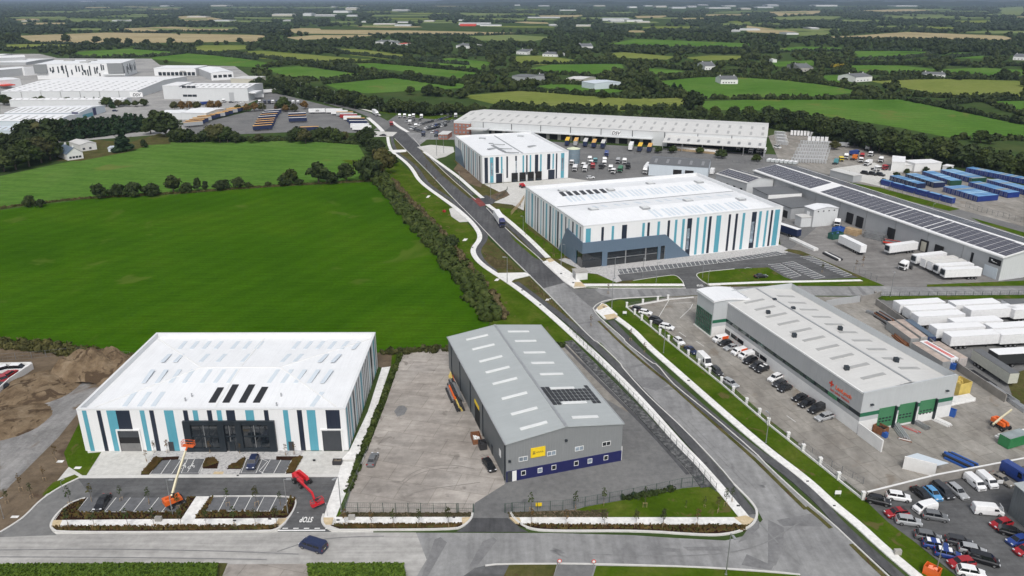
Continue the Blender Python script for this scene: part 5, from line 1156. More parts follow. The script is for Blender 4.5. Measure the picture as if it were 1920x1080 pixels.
# foliage
mk_leaf('leaf_dark',(.015,.025,.007),(.028,.044,.012),(.058,.078,.022));mk_leaf('leaf_mid',(.020,.034,.008),(.037,.058,.013),(.070,.092,.025))
mk_leaf('leaf_olive',(.035,.039,.013),(.06,.063,.021),(.10,.096,.035));mk_leaf('leaf_conifer',(.012,.03,.012),(.02,.044,.017),(.035,.06,.022))
mk_leaf('leaf_autumn',(.075,.045,.018),(.12,.075,.026),(.17,.11,.04));mk_leaf('leaf_hedge',(.045,.085,.008),(.075,.13,.013),(.12,.175,.022),1.2)
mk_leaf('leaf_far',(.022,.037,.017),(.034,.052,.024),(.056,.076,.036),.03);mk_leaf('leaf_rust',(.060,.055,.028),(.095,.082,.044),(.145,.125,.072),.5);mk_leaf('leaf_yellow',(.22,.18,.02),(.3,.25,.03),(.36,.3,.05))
mk('bark',(.10,.08,.06),.9,var=.25,scale=2.);mk('twig',(.14,.115,.085),.9,var=.2)
ICO=None
def ico():
 global ICO
 if ICO is None:
  import bmesh
  bm=bmesh.new();bmesh.ops.create_icosphere(bm,subdivisions=1,radius=1)
  ICO=(np.array([v.co[:]for v in bm.verts]),np.array([[v.index for v in f.verts]for f in bm.faces]));bm.free()
 return ICO
def np_mesh(name,V,Fs,mats,mi=None):
 me=bpy.data.meshes.new(name);n=sum(len(f)for f in Fs)
 me.vertices.add(len(V));me.vertices.foreach_set('co',V.astype(np.float32).ravel())
 loops=np.concatenate([f.ravel()for f in Fs]).astype(np.int32);sizes=np.concatenate([np.full(len(f),f.shape[1])for f in Fs])
 me.loops.add(len(loops));me.loops.foreach_set('vertex_index',loops);me.polygons.add(len(sizes))
 st=np.concatenate([[0],np.cumsum(sizes)[:-1]]).astype(np.int32);me.polygons.foreach_set('loop_start',st)
 for m in(mats if isinstance(mats,(list,tuple))else[mats]):me.materials.append(MATS[m])
 if mi is not None:me.polygons.foreach_set('material_index',np.asarray(mi,np.int32))
 me.update(calc_edges=True);me.validate();return me
def leaves(C_,Rr,n,size,rng,flat=.9,shell=.55):
 """n leaf clumps on lobes with centres C_ and radii Rr"""
 w=Rr**2;k=rng.choice(len(C_),n,p=w/w.sum());d=rng.normal(size=(n,3));d/=np.linalg.norm(d,axis=1)[:,None]
 d[:,2]=np.where(d[:,2]<-.35,-d[:,2],d[:,2])
 p=C_[k]+d*(Rr[k]*(shell+(1.12-shell)*rng.random(n)**.6))[:,None]*np.array([1,1,flat])
 nn=d+rng.normal(size=(n,3))*.55;nn/=np.linalg.norm(nn,axis=1)[:,None]
 a=np.cross(nn,rng.normal(size=(n,3)));a/=np.linalg.norm(a,axis=1)[:,None];b=np.cross(nn,a)
 s=size*(.55+.9*rng.random(n));a*=s[:,None];b*=(s*(.5+.5*rng.random(n)))[:,None]
 V=np.stack([p-a-b*.6,p+a*.7-b,p+a+b*.5,p-a*.6+b],1).reshape(-1,3)
 return V,np.arange(4*n).reshape(n,4)
def cores(C_,Rr,rng,k=.78,flat=.9):
 iv,jf=ico();V,Fs=[],[]
 for i,(c_,r)in enumerate(zip(C_,Rr)):
  V.append(c_+iv*r*k*(1+rng.normal(size=(len(iv),1))*.13)*np.array([1,1,flat]));Fs.append(jf+i*len(iv))
 return np.concatenate(V),np.concatenate(Fs)
def crown_mesh(name,mat,h,w,seed,nl=9,n=420,leaf=.55,base=.25,shape='round',extra=None):
 """a crown h high and w wide standing on z = 0; returns its mesh"""
 rng=np.random.default_rng(seed);C_,Rr=[],[]
 for i in range(nl):
  t=(i+.5)/nl;a=i*2.4+rng.random()
  if shape=='cone':zc=h*(base+(1-base)*t*.95);rad=w*.5*(1-t)*.55;r=w*.30*(1.1-t)+.2
  else:
   zc=h*(base+(1-base)*(.18+.62*t));rad=w*.5*(.62*math.sin(math.pi*min(1,.25+t*.72)))*(.55+.6*rng.random());r=min(w,h)*(.19+.11*rng.random())
  C_.append((math.cos(a)*rad,math.sin(a)*rad,zc));Rr.append(r)
 C_.append((0,0,h*(base+(1-base)*.45)));Rr.append(min(w,h*(1-base))*.34);C_,Rr=np.array(C_),np.array(Rr)
 V1,F1=cores(C_,Rr,rng);V2,F2=leaves(C_,Rr,n,leaf,rng)
 V=np.concatenate([V1,V2]);return np_mesh(name,V,[F1,F2+len(V1)],mat)
def trunk_mesh(name,h,r,seed,limbs=4):
 rng=random.Random(seed);b=MB();b.cyl((0,0,-.2),(0,0,h*.55),r,r*.6,7)
 for k in range(limbs):
  a=k*2.3+rng.random();b.cyl((0,0,h*(.3+.06*k)),(math.cos(a)*h*.28,math.sin(a)*h*.28,h*(.6+.07*k)),r*.45,r*.15,5)
 return b.mesh(name,'bark')
TREE={}
for kind,mt,hh,ww,shp,base in(('round','leaf_dark',10,10,'round',.12),('round2','leaf_mid',10,9,'round',.12),('round3','leaf_olive',10,9.5,'round',.14),('tall','leaf_dark',10,6,'round',.1),('conifer','leaf_conifer',10,5,'cone',.04),('autumn','leaf_autumn',10,8,'round',.15),('wide','leaf_dark',10,15,'round',.03)):
 TREE[kind]=[(crown_mesh('crown',mt,hh,ww,31*v+hash(shp)%7*0+len(kind),10+v,620,.62,base,shp),trunk_mesh('trunk',hh,.32,v))for v in range(3)]
_tr=random.Random(5)
def tree(x,y,hpx,kind='round',label=None,group=None,wf=1.,z=0.):
 """a tree rooted at the ground point seen at x, y and hpx picture pixels tall"""
 p=g(x,y);h=max(1.5,hgt(p,y-hpx));cm,tm=TREE[kind][_tr.randrange(3)];s=h/10.
 t=thing('tree',label,'tree',(p.x,p.y,0),_tr.random()*6.28,group);t.scale=(s*wf,s*wf,s)
 c_=bpy.data.objects.new('crown',cm);C.objects.link(c_);c_.parent=t
 k_=bpy.data.objects.new('trunk',tm);C.objects.link(k_);k_.parent=t
 return t
def hedge_mesh(name,P,w,h,mat,dens,leaf,seed,rough=.35,step=None,hvar=.35):
 """a hedge along the ground line P: lumpy solid core with leaf clumps over it"""
 rng=np.random.default_rng(seed);step=step or max(min(w*.42,h*.55),.45);pts=[];rows=max(1,int(w/(h*1.1)))
 for a,b in zip(P,P[1:]):
  L=(b-a).length;n=max(1,int(L/step));d=(b-a)/n;s=Vector((-d.y,d.x,0)).normalized()
  for k in range(n*rows):
   q=a+d*(k//rows+rng.random()*.8);o=((k%rows+.5)/rows-.5)*w*.9+(rng.random()-.5)*w*rough/rows;pts.append((q.x+s.x*o,q.y+s.y*o,h*(1+hvar*(rng.random()*2-1))))
 pts=np.array(pts);r=np.minimum(pts[:,2]*.62,w*.62)*(.8+.4*rng.random(len(pts)))
 C_=np.stack([pts[:,0],pts[:,1],np.maximum(pts[:,2]-r*.95,r*.2)],1)
 low=C_.copy();low[:,2]=np.minimum(C_[:,2],r*.5);C_=np.concatenate([C_,low]);r=np.concatenate([r,r])
 V1,F1=cores(C_,r,rng,.9,1.);V2,F2=leaves(C_,r,int(dens*len(pts)),leaf,rng,1.,.7)
 return np_mesh(name,np.concatenate([V1,V2]),[F1,F2+len(V1)],mat)
_hs=[100]
def hedge(pts,w,h,label,mat='leaf_dark',dens=14,leaf=.5,group=None,name='hedge',**k):
 _hs[0]+=1;P=smooth_line(px(pts),1);return tag(link(name,hedge_mesh(name,P,w,h,mat,dens,leaf,_hs[0],**k)),label,'hedge',group)
 # near hedges and banks
b=MB()
def clipped(pts,h,label,seed):
 P=px(pts);rng=np.random.default_rng(seed)
 A,B,Cc,Dd=P;nu=int((B-A).length/.35);nv=max(2,int((Dd-A).length/.35));V,Fs=[],[]
 core=MB().hexa([p+Vector((0,0,-.1))for p in P]+[p+Vector((0,0,h*.93))for p in P]);o=core.build('hedge','leaf_hedge')
 n=int(((B-A).length*(Dd-A).length+(B-A).length*h*2)*26);s,t=rng.random(n),rng.random(n);onside=rng.random(n)<.4
 t=np.where(onside,np.where(rng.random(n)<.8,0.,1.),t);z=np.where(onside,rng.random(n)*h,h*(.95+rng.normal(size=n)*.05))
 a,b_,c_,d_=(np.array(q[:])for q in P);p=(a[None]*(1-s)[:,None]+b_[None]*s[:,None])*(1-t)[:,None]+(d_[None]*(1-s)[:,None]+c_[None]*s[:,None])*t[:,None]
 p[:,2]=z;nn=rng.normal(size=(n,3))*.6;nn[:,2]+=.8;nn/=np.linalg.norm(nn,axis=1)[:,None];e=np.cross(nn,rng.normal(size=(n,3)));e/=np.linalg.norm(e,axis=1)[:,None];f=np.cross(nn,e)
 sz=.10+.12*rng.random(n);e*=sz[:,None];f*=sz[:,None]
 lv=link('foliage',np_mesh('foliage',np.stack([p-e-f,p+e-f,p+e+f,p-e+f],1).reshape(-1,3),[np.arange(4*n).reshape(n,4)],'leaf_hedge'),o)
 tag(o,label,'hedge')
clipped([(-250,1100),(404,1100),(410,1066),(-250,1069)],1.3,'long clipped green hedge along the near kerb, left of the driveway gap',1)
clipped([(580,1100),(764,1100),(757,1066),(577,1067)],1.3,'short clipped green hedge beyond the driveway gap, opposite the navy van',2)
hedge([(700,325),(716,345),(742,378),(772,410),(800,440),(832,478),(862,515),(890,550),(925,600)],7,2.6,'broad overgrown green hedge between the big meadow and the new road','leaf_mid',26,.5,rough=1.,hvar=.6)
hedge([(735,340),(765,375),(800,412),(835,450),(875,500),(915,550),(945,600)],3.2,1.5,'rust brown bramble strip on the road side of the overgrown hedge','leaf_rust',24,.4,rough=.9)
hedge([(838,470),(850,462)],6,4.,'round dark bush at the bend of the footpath beside the overgrown hedge','leaf_dark',90,.5,name='bush')
hedge([(-420,642),(0,648),(60,652),(130,660),(210,672),(250,680)],5,1.6,'scrubby hedge along the near end of the big meadow above the spoil heap','leaf_olive',24,.4,rough=.8)
hedge([(712,664),(760,662),(840,655)],3,1.4,'low scrub hedge behind the pale concrete yard','leaf_olive',24,.35,rough=.7)
hedge([(1040,652),(1062,648)],3,1.5,'small clipped hedge between the grey shed and the path railing','leaf_mid',40,.35)
hedge([(752,664),(730,720),(705,785),(680,850),(652,925)],1.6,.9,'narrow dark hedge between the concrete side path and the pale yard','leaf_mid',22,.28,hvar=.2)
hedge([(-420,452),(0,391),(90,380),(175,371),(325,364),(475,352),(600,345),(714,339)],2.2,.7,'low field boundary bank dividing the two meadows','leaf_olive',8,.4,rough=.6)
hedge([(1165,938),(1200,932),(1235,926),(1262,920)],1.6,.9,'low dark scrub along the mesh fence above the grass triangle','leaf_dark',22,.25)
for i,(x,y,h,kd,wf,lab)in enumerate(((57,388,22,'wide',.8,'low bush nearest the photo edge on the meadow boundary'),(77,388,15,'wide',1.0,'smaller bush beside the first one on the meadow boundary'),(187,372,28,'wide',.9,'dark leaning bush starting the long clump on the meadow boundary'),(222,369,24,'wide',1.1,'dark bush in the long clump, second along the boundary'),(252,368,27,'wide',1.1,'dark bush in the middle of the long boundary clump'),(285,367,24,'wide',1.1,'dark bush near the tall narrow tree of the long clump'),(326,362,36,'tall',1.2,'tallest tree of the long clump on the meadow boundary'),(350,361,19,'wide',1.1,'low bush after the tallest tree of the long clump'),(372,358,26,'tall',1.,'thin tree on a bare stem on the meadow boundary'),(386,358,20,'tall',.9,'small shrub next to the thin stemmed tree'),(418,356,19,'wide',1.4,'broad low bush alone after the thin trees'),(448,354,22,'round',1.1,'round bush before the gap in the boundary'),(467,353,12,'wide',1.,'tiny bush at the gap in the boundary'),(503,350,10,'wide',1.,'tiny lone bush past the gap'),(534,348,20,'wide',1.1,'bush under the leaning tree past the gap'),(547,346,30,'round',.9,'leaning tree past the gap in the boundary'),(562,347,12,'wide',1.2,'low shrub right after the leaning tree'),(598,345,44,'tall',1.3,'tall tree with bushy foot on the meadow boundary near the road hedge'),(620,345,24,'wide',1.,'bush at the foot of the tall boundary tree'),(650,342,38,'tall',1.4,'twin topped tree on the meadow boundary nearest the road hedge'))):
 tree(x,y,h,kd,lab,None,wf)
for x,y,h,kd,wf,lab in((692,338,48,'wide',.8,'large dark tree where the meadow boundary meets the road hedge'),(718,328,50,'round3',1.,'olive tree with pale dead growth at the head of the road hedge'),(735,312,24,'round',1.,'dark round bush at the road end of the tree group'),(700,290,30,'round',1.2,'dark tree above the olive one at the meadow corner'),(712,282,20,'wide',.9,'dark bush by the yard entrance at the meadow corner'),(684,275,22,'round',1.2,'bush at the corner of the upper meadow and the truck park')):
 tree(x,y,h,kd,lab,None,wf)
GW='woodland trees beside the farmhouse'
for x,y,h,kd in((8,322,40,'round'),(30,318,46,'round'),(55,312,50,'round2'),(78,305,48,'round3'),(95,300,46,'round'),(20,292,42,'round'),(50,285,50,'round'),(78,275,45,'round3'),(100,280,62,'tall'),(8,285,36,'round'),(62,262,40,'round'),(104,262,34,'round2'),(120,262,40,'round'),(38,305,44,'round'),(70,296,50,'round'),(12,305,50,'tall')):
 tree(x,y,h,kd,'dark broadleaf tree in the wood beside the white farmhouse',GW,1.15)
for k in range(34):
 f=k/33.;x=116+152*f;y=264-19*f;tree(x+_tr.uniform(-1,1),y+_tr.uniform(-1,1),40-8*f+_tr.uniform(-4,4),'conifer','dark conifer in the tall screen between the farmhouse and the white sheds','conifers of the tall screen',1.25)
for x,y,h,kd,wf,lab in((232,284,42,'conifer',1.5,'broad bright conifer alone on the lawn behind the farmhouse'),(270,277,16,'wide',.8,'small round bush at the lawn edge above the meadow'),(283,252,32,'round2',1.1,'rust tinged tree at the end of the conifer screen'),(312,256,46,'round',1.2,'biggest dark tree between the conifer screen and the truck park'),(292,238,34,'tall',1.2,'dark tall tree rising behind the end of the conifer screen')):tree(x,y,h,kd,lab,None,wf)
for k in range(14):tree(-300+k*22+_tr.uniform(-5,5),380-k*4.4,40+_tr.uniform(-6,8),_tr.choice(['round','round2','round3']),'dark broadleaf tree in the wood beside the white farmhouse',GW,1.15)
GT='trees screening the truck park'
for k in range(26):
 f=k/25.;x=325+365*f;y=266+_tr.uniform(-2,3);hh=21+7*math.sin(k*1.3)+(7 if 380<x<460 or 560<x<615 else 0)-(12 if 450<x<550 else 0);tree(x,y,hh,_tr.choice(['round','round2','round','round3']),'dark tree in the row screening the truck park from the meadow',GT,1.15)
hedge([(318,266),(440,264),(560,263),(672,270)],5,2.2,'dark hedge under the trees screening the truck park','leaf_dark',12,.6)
for k,(x,y,h)in enumerate(((328,206,16),(342,207,18),(356,206,17),(370,206,16),(396,206,18),(410,205,17),(447,210,14),(463,210,16),(478,209,17),(492,208,15),(520,208,14),(536,210,14),(552,210,15),(572,205,16))):tree(x,y,h,'autumn' if k%3 else 'round3','small browning tree in the row above the parked orange trailers','browning trees above the trailers',1.2)
for x,y,h in((8,197,20),(20,198,16),(56,198,14),(68,198,16),(80,198,18),(95,198,14),(112,198,12),(128,198,16),(160,198,14),(200,200,18),(222,201,14),(240,200,13),(255,200,12),(270,199,14)):tree(x,y,h,_tr.choice(['round','round2','round3']),'bushy tree in the row between the white sheds','trees between the white sheds',1.3)
for x,y,h,lab in((161,197,16,'golden conifer among the white sheds'),(179,198,17,'thin dark conifer, left of the pair among the sheds'),(188,198,16,'thin dark conifer, right of the pair among the sheds'),(210,203,22,'tallest conifer at the end of the blue doored shed')):tree(x,y,h,'conifer',lab)
tree(533,208,27,'round2','round green tree where the road bends past the truck park',None,1.2)
GB='trees of the long belt'
BELT=[(470,166,16),(500,166,24),(540,178,28),(575,185,30),(620,193,30),(670,203,32),(720,209,28),(770,214,26),(820,217,24),(870,214,20),(950,216,19),(1050,218,18),(1150,221,18),(1250,224,18),(1320,227,19),(1400,232,22),(1440,238,32),(1500,248,36),(1560,262,38),(1620,277,42),(1680,292,44),(1740,301,42),(1800,312,40),(1860,322,38),(1925,333,38)]
def along(L,n,jx=3,jy=2):
 tot=[0.]
 for a,b_ in zip(L,L[1:]):tot.append(tot[-1]+math.hypot(b_[0]-a[0],b_[1]-a[1]))
 for k in range(n):
  s=tot[-1]*(k+.5)/n;i=max(j for j in range(len(tot)-1)if tot[j]<=s);f=(s-tot[i])/(tot[i+1]-tot[i]);a,b_=L[i],L[i+1]
  yield[a[q]+(b_[q]-a[q])*f for q in range(len(a))]
for x,y,h in along(BELT,92):tree(x+_tr.uniform(-4,4),y+_tr.uniform(-1,2),h*_tr.uniform(.8,1.08),_tr.choice(['round','round','round2','tall','round']),'dark tree in the long belt behind the distribution shed and the road',GB,1.2)
for x,y,h in along([(x,y-5,h)for x,y,h in BELT[:12]]+[(x,y-12,h)for x,y,h in BELT[16:]],46):tree(x+_tr.uniform(-6,6),y,h*.85,_tr.choice(['round','round2','round']),'dark tree in the long belt behind the distribution shed and the road',GB,1.2)
hedge([(470,167),(560,182),(670,203),(770,214),(870,214),(1050,218),(1250,225),(1400,233),(1500,249),(1620,278),(1740,302),(1925,334)],8,4,'dark undergrowth filling the foot of the long tree belt','leaf_dark',10,.9)
for x,y,h,lab in((1235,287,13,'round clipped tree left of the pair before the canopy'),(1262,287,14,'round clipped tree right of the pair before the canopy'),(1312,288,12,'flat bush before the loading canopy'),(1352,297,17,'large round bush nearest the annexe'),(1418,303,14,'round bush before the canopy end'),(1564,280,16,'olive tree beside the packed white cages'),(1838,268,24,'tall lone tree above the blue containers'),(1857,270,18,'broad dark tree by the lone tall one')):tree(x,y,h,'round3' if 'olive' in lab else 'round2',lab,None,1.5)
for x,y in((1655,344),(1680,332),(1700,326),(1735,322),(1760,318),(1780,322),(1590,330)):tree(x,y,10,'wide','scrubby bush among the blue containers and cabins','scrub by the blue containers',.9)
for x,y,h,kd,wf,lab in((1300,206,36,'round',1.2,'large dark tree at the near hedge of the field with the white house'),(1263,174,20,'conifer',1.6,'dark pair conifer, left one, in the pale green field'),(1274,175,18,'conifer',1.6,'dark pair conifer, right one, in the pale green field'),(1215,178,38,'wide',.9,'huge rounded tree mass at the field corner by the barns'),(1130,184,16,'round',1.2,'round tree in the near field hedge before the barns'),(1800,150,18,'round2',1.1,'rounded tree in the right hand fields'),(1846,148,10,'tall',1.2,'small tree alone in the bright right hand field'),(1880,150,22,'round',1.1,'bushy tree near the right hand field hedge'),(1902,149,16,'round',1.1,'tree beside the bushy one near the right hand hedge'),(800,180,20,'round',1.2,'round tree standing clear above the belt, second of three'),(770,178,17,'round',1.2,'round tree above the belt, first of three'),(772,148,16,'round',1.2,'tree in the hedge above the belt field'),(805,178,20,'round',1.2,'round tree above the belt, third of three')):tree(x,y,h,kd,lab,None,wf)
for k in range(6):tree(1560+k*5,128+k%2,9,'wide','golden bush beside the grey stone house','golden bushes by the stone house',.8)
for o in list(bpy.data.objects):
 if o.get('group')=='golden bushes by the stone house':
  for ch in o.children:
   if ch.name.startswith('crown'):
    if 'crown_yellow' not in bpy.data.meshes:m_=ch.data.copy();m_.name='crown_yellow';m_.materials.clear();m_.materials.append(MATS['leaf_yellow'])
    ch.data=bpy.data.meshes['crown_yellow']
for x,y,h in((125,80,16),(182,82,15),(202,83,12),(213,84,14),(222,83,12),(242,84,13),(276,86,13),(320,82,12),(375,84,10),(450,81,11),(540,69,16),(562,68,10),(18,81,18),(335,66,6)):tree(x,y,h,'round','big field tree standing in or by the straw coloured fields','trees of the straw fields',1.25)
# hedgerows of the countryside
HG_='hedgerows between the far fields';HL='dark hedgerow between the green fields beyond the industrial estate'
HEDGES=[[(610,158),(700,148),(750,145),(880,158)],[(500,155),(600,152),(660,146),(700,141)],[(580,124),(660,136),(740,146),(850,162)],[(480,126),(600,118),(720,118)],[(700,118),(800,126),(945,141)],[(420,99),(520,112),(680,131)],[(250,92),(360,99),(480,112)],[(520,90),(640,100),(760,113),(880,122)],[(460,84),(560,92),(640,97)],[(860,178),(960,168),(1080,178),(1190,186),(1290,182)],[(960,165),(1060,155),(1180,170)],[(930,198),(1100,206),(1300,206)],[(1240,150),(1330,143),(1440,147),(1560,160),(1630,174)],[(1330,186),(1440,187),(1690,186)],[(1690,187),(1760,200),(1920,234)],[(1625,176),(1760,184),(1920,184)],[(1620,152),(1760,147),(1920,151)],[(1560,138),(1640,140),(1760,140),(1920,150)],[(1440,146),(1540,140),(1600,136)],[(1600,122),(1760,122),(1920,124)],[(1200,143),(1260,144),(1400,136)],[(980,136),(1100,143),(1180,150)],[(980,120),(1060,121),(1170,118),(1290,132)],[(1100,96),(1260,95),(1420,104)],[(1160,88),(1300,90),(1440,95)],[(1440,99),(1600,95),(1760,96),(1920,98)],[(1600,113),(1720,110),(1760,98)],[(1740,113),(1860,102),(1920,104)],[(0,94),(100,91),(180,85)],[(130,109),(280,108),(350,100)],[(20,82),(170,84),(260,86)],[(870,150),(960,135),(1000,120)],[(780,115),(860,106),(960,104)],[(300,60),(440,60),(500,67)],[(215,61),(320,62)],[(690,66),(900,67),(1010,63)],[(1515,72),(1650,74),(1850,77)],[(1790,262),(1850,262),(1920,264)],[(1845,190),(1880,206),(1920,218)],[(1760,199),(1830,190),(1920,188)]]
for L in HEDGES:
 y=sum(p[1]for p in L)/len(L);far=y<105;P=smooth_line(px(L),2)
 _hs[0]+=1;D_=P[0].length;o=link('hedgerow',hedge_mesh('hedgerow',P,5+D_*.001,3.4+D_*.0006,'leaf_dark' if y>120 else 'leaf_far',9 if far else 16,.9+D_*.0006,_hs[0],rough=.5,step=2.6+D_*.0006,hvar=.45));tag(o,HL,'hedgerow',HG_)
 # far-off woodland: one mass nobody could count
def inside(X,Y,poly):
 r=np.zeros(X.shape,bool);n=len(poly)
 for i in range(n):
  (x0,y0),(x1,y1)=poly[i],poly[(i+1)%n]
  if y0==y1:continue
  c=((y0>Y)!=(y1>Y))&(X<(x1-x0)*(Y-y0)/(y1-y0)+x0);r^=c
 return r
CLEAR=[p for p,m in FIELDS]+[[(-60,270),(-60,99),(72,99),(108,107),(284,109),(300,121),(405,122),(442,128),(480,142),(505,164),(560,176),(640,192),(700,206),(860,208),(1000,212),(1200,216),(1430,228),(1560,252),(1980,340),(1980,1200),(-60,1200)],[(470,160),(640,165),(860,185),(930,198),(1300,206),(1590,226),(1700,245),(1980,270),(1980,400),(400,400)]]
for x,y,w,h in FAR:CLEAR.append([(x-2,y+5),(x+w+2,y+5),(x+w+2,y-2),(x-2,y-2)])
for x0,y0,x1,y1 in((1345,140,1400,153),(1600,136,1640,153),(1730,134,1778,142),(1055,140,1125,160),(950,138,995,148),(1012,98,1050,106),(1008,139,1028,146),(850,82,884,92),(965,93,990,100),(1085,83,1115,91),(1318,119,1346,128),(1498,120,1530,131),(1896,101,1925,110),(1445,108,1460,115),(744,79,760,84),(700,75,750,82),(815,44,1040,56),(1170,36,1260,46),(560,50,900,56)):
 CLEAR.append([(x0,y0),(x1,y0),(x1,y1),(x0,y1)])
def wood(ys,n,hmin,hmax,wmul,nleaf,seed,mat,name,label=None):
 rng=np.random.default_rng(seed);Y=ys[0]+(ys[1]-ys[0])*rng.random(n);X=rng.uniform(-40,1960,n)
 t=(Y-PY)/FPX;PM=FPX/CAMH*(_s+t*_c);H_=rng.uniform(hmin,hmax,n);hp=H_*PM
 bad=np.zeros(n,bool)
 for P in CLEAR:bad|=inside(X,Y,P)|inside(X,Y-hp*.45,P)|(inside(X,Y-hp*.85,P)&(rng.random(n)<.75))
 X,Y,H_=X[~bad],Y[~bad],H_[~bad];n=len(X)
 a=(X-PX)/FPX;b_=(PY-Y)/FPX;dz=-_s+b_*_c;k=-CAMH/dz;wx,wy=a*k,(_c+b_*_s)*k
 iv,jf=ico();r=H_*rng.uniform(.42,.7,n)*wmul
 V=np.stack([wx,wy,H_*.5],1)[:,None,:]+iv[None]*np.stack([r,r,H_*.5],1)[:,None,:]*(1+rng.normal(size=(n,len(iv),1))*.16)
 Fc=(jf[None]+(np.arange(n)*len(iv))[:,None,None]).reshape(-1,3);V=V.reshape(-1,3);Fs=[Fc]
 if nleaf:
  Cc=np.stack([wx,wy,H_*.55],1);m=n*nleaf;kk=np.repeat(np.arange(n),nleaf);d=rng.normal(size=(m,3));d/=np.linalg.norm(d,axis=1)[:,None];d[:,2]=np.abs(d[:,2])*1.1-.15
  p=Cc[kk]+d*np.stack([r,r,H_*.5],1)[kk]*rng.uniform(.9,1.15,m)[:,None];nn=d+rng.normal(size=(m,3))*.5;e=np.cross(nn,rng.normal(size=(m,3)));e/=np.linalg.norm(e,axis=1)[:,None];f=np.cross(nn,e);f/=np.linalg.norm(f,axis=1)[:,None]
  s=(r[kk]*rng.uniform(.2,.42,m))[:,None];L=np.stack([p-e*s-f*s,p+e*s*.8-f*s*.7,p+e*s+f*s*.8,p-e*s*.6+f*s],1).reshape(-1,3)
  Fs.append(np.arange(4*m).reshape(m,4)+len(V));V=np.concatenate([V,L])
 o=link(name,np_mesh(name,V,Fs,mat));o['kind']='stuff';return o
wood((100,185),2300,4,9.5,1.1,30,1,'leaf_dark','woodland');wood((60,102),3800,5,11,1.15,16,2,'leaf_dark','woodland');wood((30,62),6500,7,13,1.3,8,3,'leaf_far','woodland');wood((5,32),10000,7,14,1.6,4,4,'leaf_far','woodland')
def hills(pts,y0,depth,seed):
 """a ridge: picture columns and the height in metres it has at distance y0"""
 rng=np.random.default_rng(seed);b=MB();N=160;rows=[]
 for i in range(N+1):
  x=-100+2120*i/N;h=np.interp(x,[p[0]for p in pts],[p[1]for p in pts])*(1+.12*math.sin(i*.9)+.08*math.sin(i*2.3+1));wx=(x-PX)/FPX*y0
  rows.append([(wx*.9,y0-depth,-5),(wx*.96,y0-depth*.4,h*.55),(wx,y0,h),(wx*1.1,y0+depth,-5)])
 for a,c in zip(rows,rows[1:]):
  for k in range(3):b.quad(a[k],c[k],c[k+1],a[k+1])
 return struct(b.build('hills','far_hills'))
mk_ground('far_hills',[(.022,.034,.02),(.032,.047,.025),(.085,.095,.05)],(.0012,.008))
hills([(-100,6),(300,12),(520,6),(560,2),(780,3),(860,45),(1100,85),(1500,105),(2020,110)],15500,2500,1)
hills([(-100,4),(500,8),(700,3),(820,6),(900,30),(1200,40),(2020,44)],10500,1800,2)
mk('sea',(.30,.40,.48),.3)
hz_m=bpy.data.materials.new('haze');hz_m.use_nodes=True;t_=hz_m.node_tree;t_.nodes.clear()
o_=t_.nodes.new("ShaderNodeOutputMaterial");v_=t_.nodes.new("ShaderNodeVolumePrincipled");v_.inputs['Color'].default_value=(.56,.70,.94,1);v_.inputs['Density'].default_value=6e-5;v_.inputs['Anisotropy'].default_value=.2
t_.links.new(v_.outputs[0],o_.inputs['Volume']);MATS['haze']=hz_m
hzo=MB().box(-21000,21000,-900,26000,-7,180).build('haze','haze');hzo['kind']='stuff'
# vehicles
mk_paint('car_paint');mk_paint('panel_paint',.45,0,.1,.08);mk('tyre',(.015,.015,.016),.8);mk('rim',(.30,.30,.31),.35,.6);mk('car_glass',(.012,.014,.017),.08,var=.3,spec=.8)
mk('chassis',(.03,.03,.033),.6);mk('lamp_white',(.75,.77,.8),.2);mk('lamp_red',(.35,.02,.02),.3);mk('roof_white_paint',(.82,.82,.82),.4,var=.04);mk('roof_orange',(.72,.40,.10),.6,var=.12,scale=.4);mk('roof_yellow',(.80,.50,.03),.6,var=.08,scale=.4);mk('roof_dirty',(.62,.61,.58),.7,var=.14,scale=.5)
mk('number_plate',(.7,.65,.3),.5)
STASH=[]
def proto(name):
 o=bpy.data.objects.new(name,None);C.objects.link(o);STASH.append(o);return o
def loft(b,rings,m=0,cap=True):
 n=len(rings[0])
 for r0,r1 in zip(rings,rings[1:]):
  for k in range(n-1):b.quad(r0[k],r0[k+1],r1[k+1],r1[k],m)
 if cap:b.poly(rings[0][::-1],m);b.poly(rings[-1],m)
def wheel(par,x,y,r,w=.24,tag_rim=True):
 b=MB();s=1 if y>0 else-1;b.cyl((x,y-s*w,r),(x,y,r),r,r,14);o=b.build('wheel','tyre',par)
 if tag_rim:MB().cyl((x,y-s*.05,r),(x,y+s*.015,r),r*.62,r*.55,10).build('rim','rim',o)
 return o
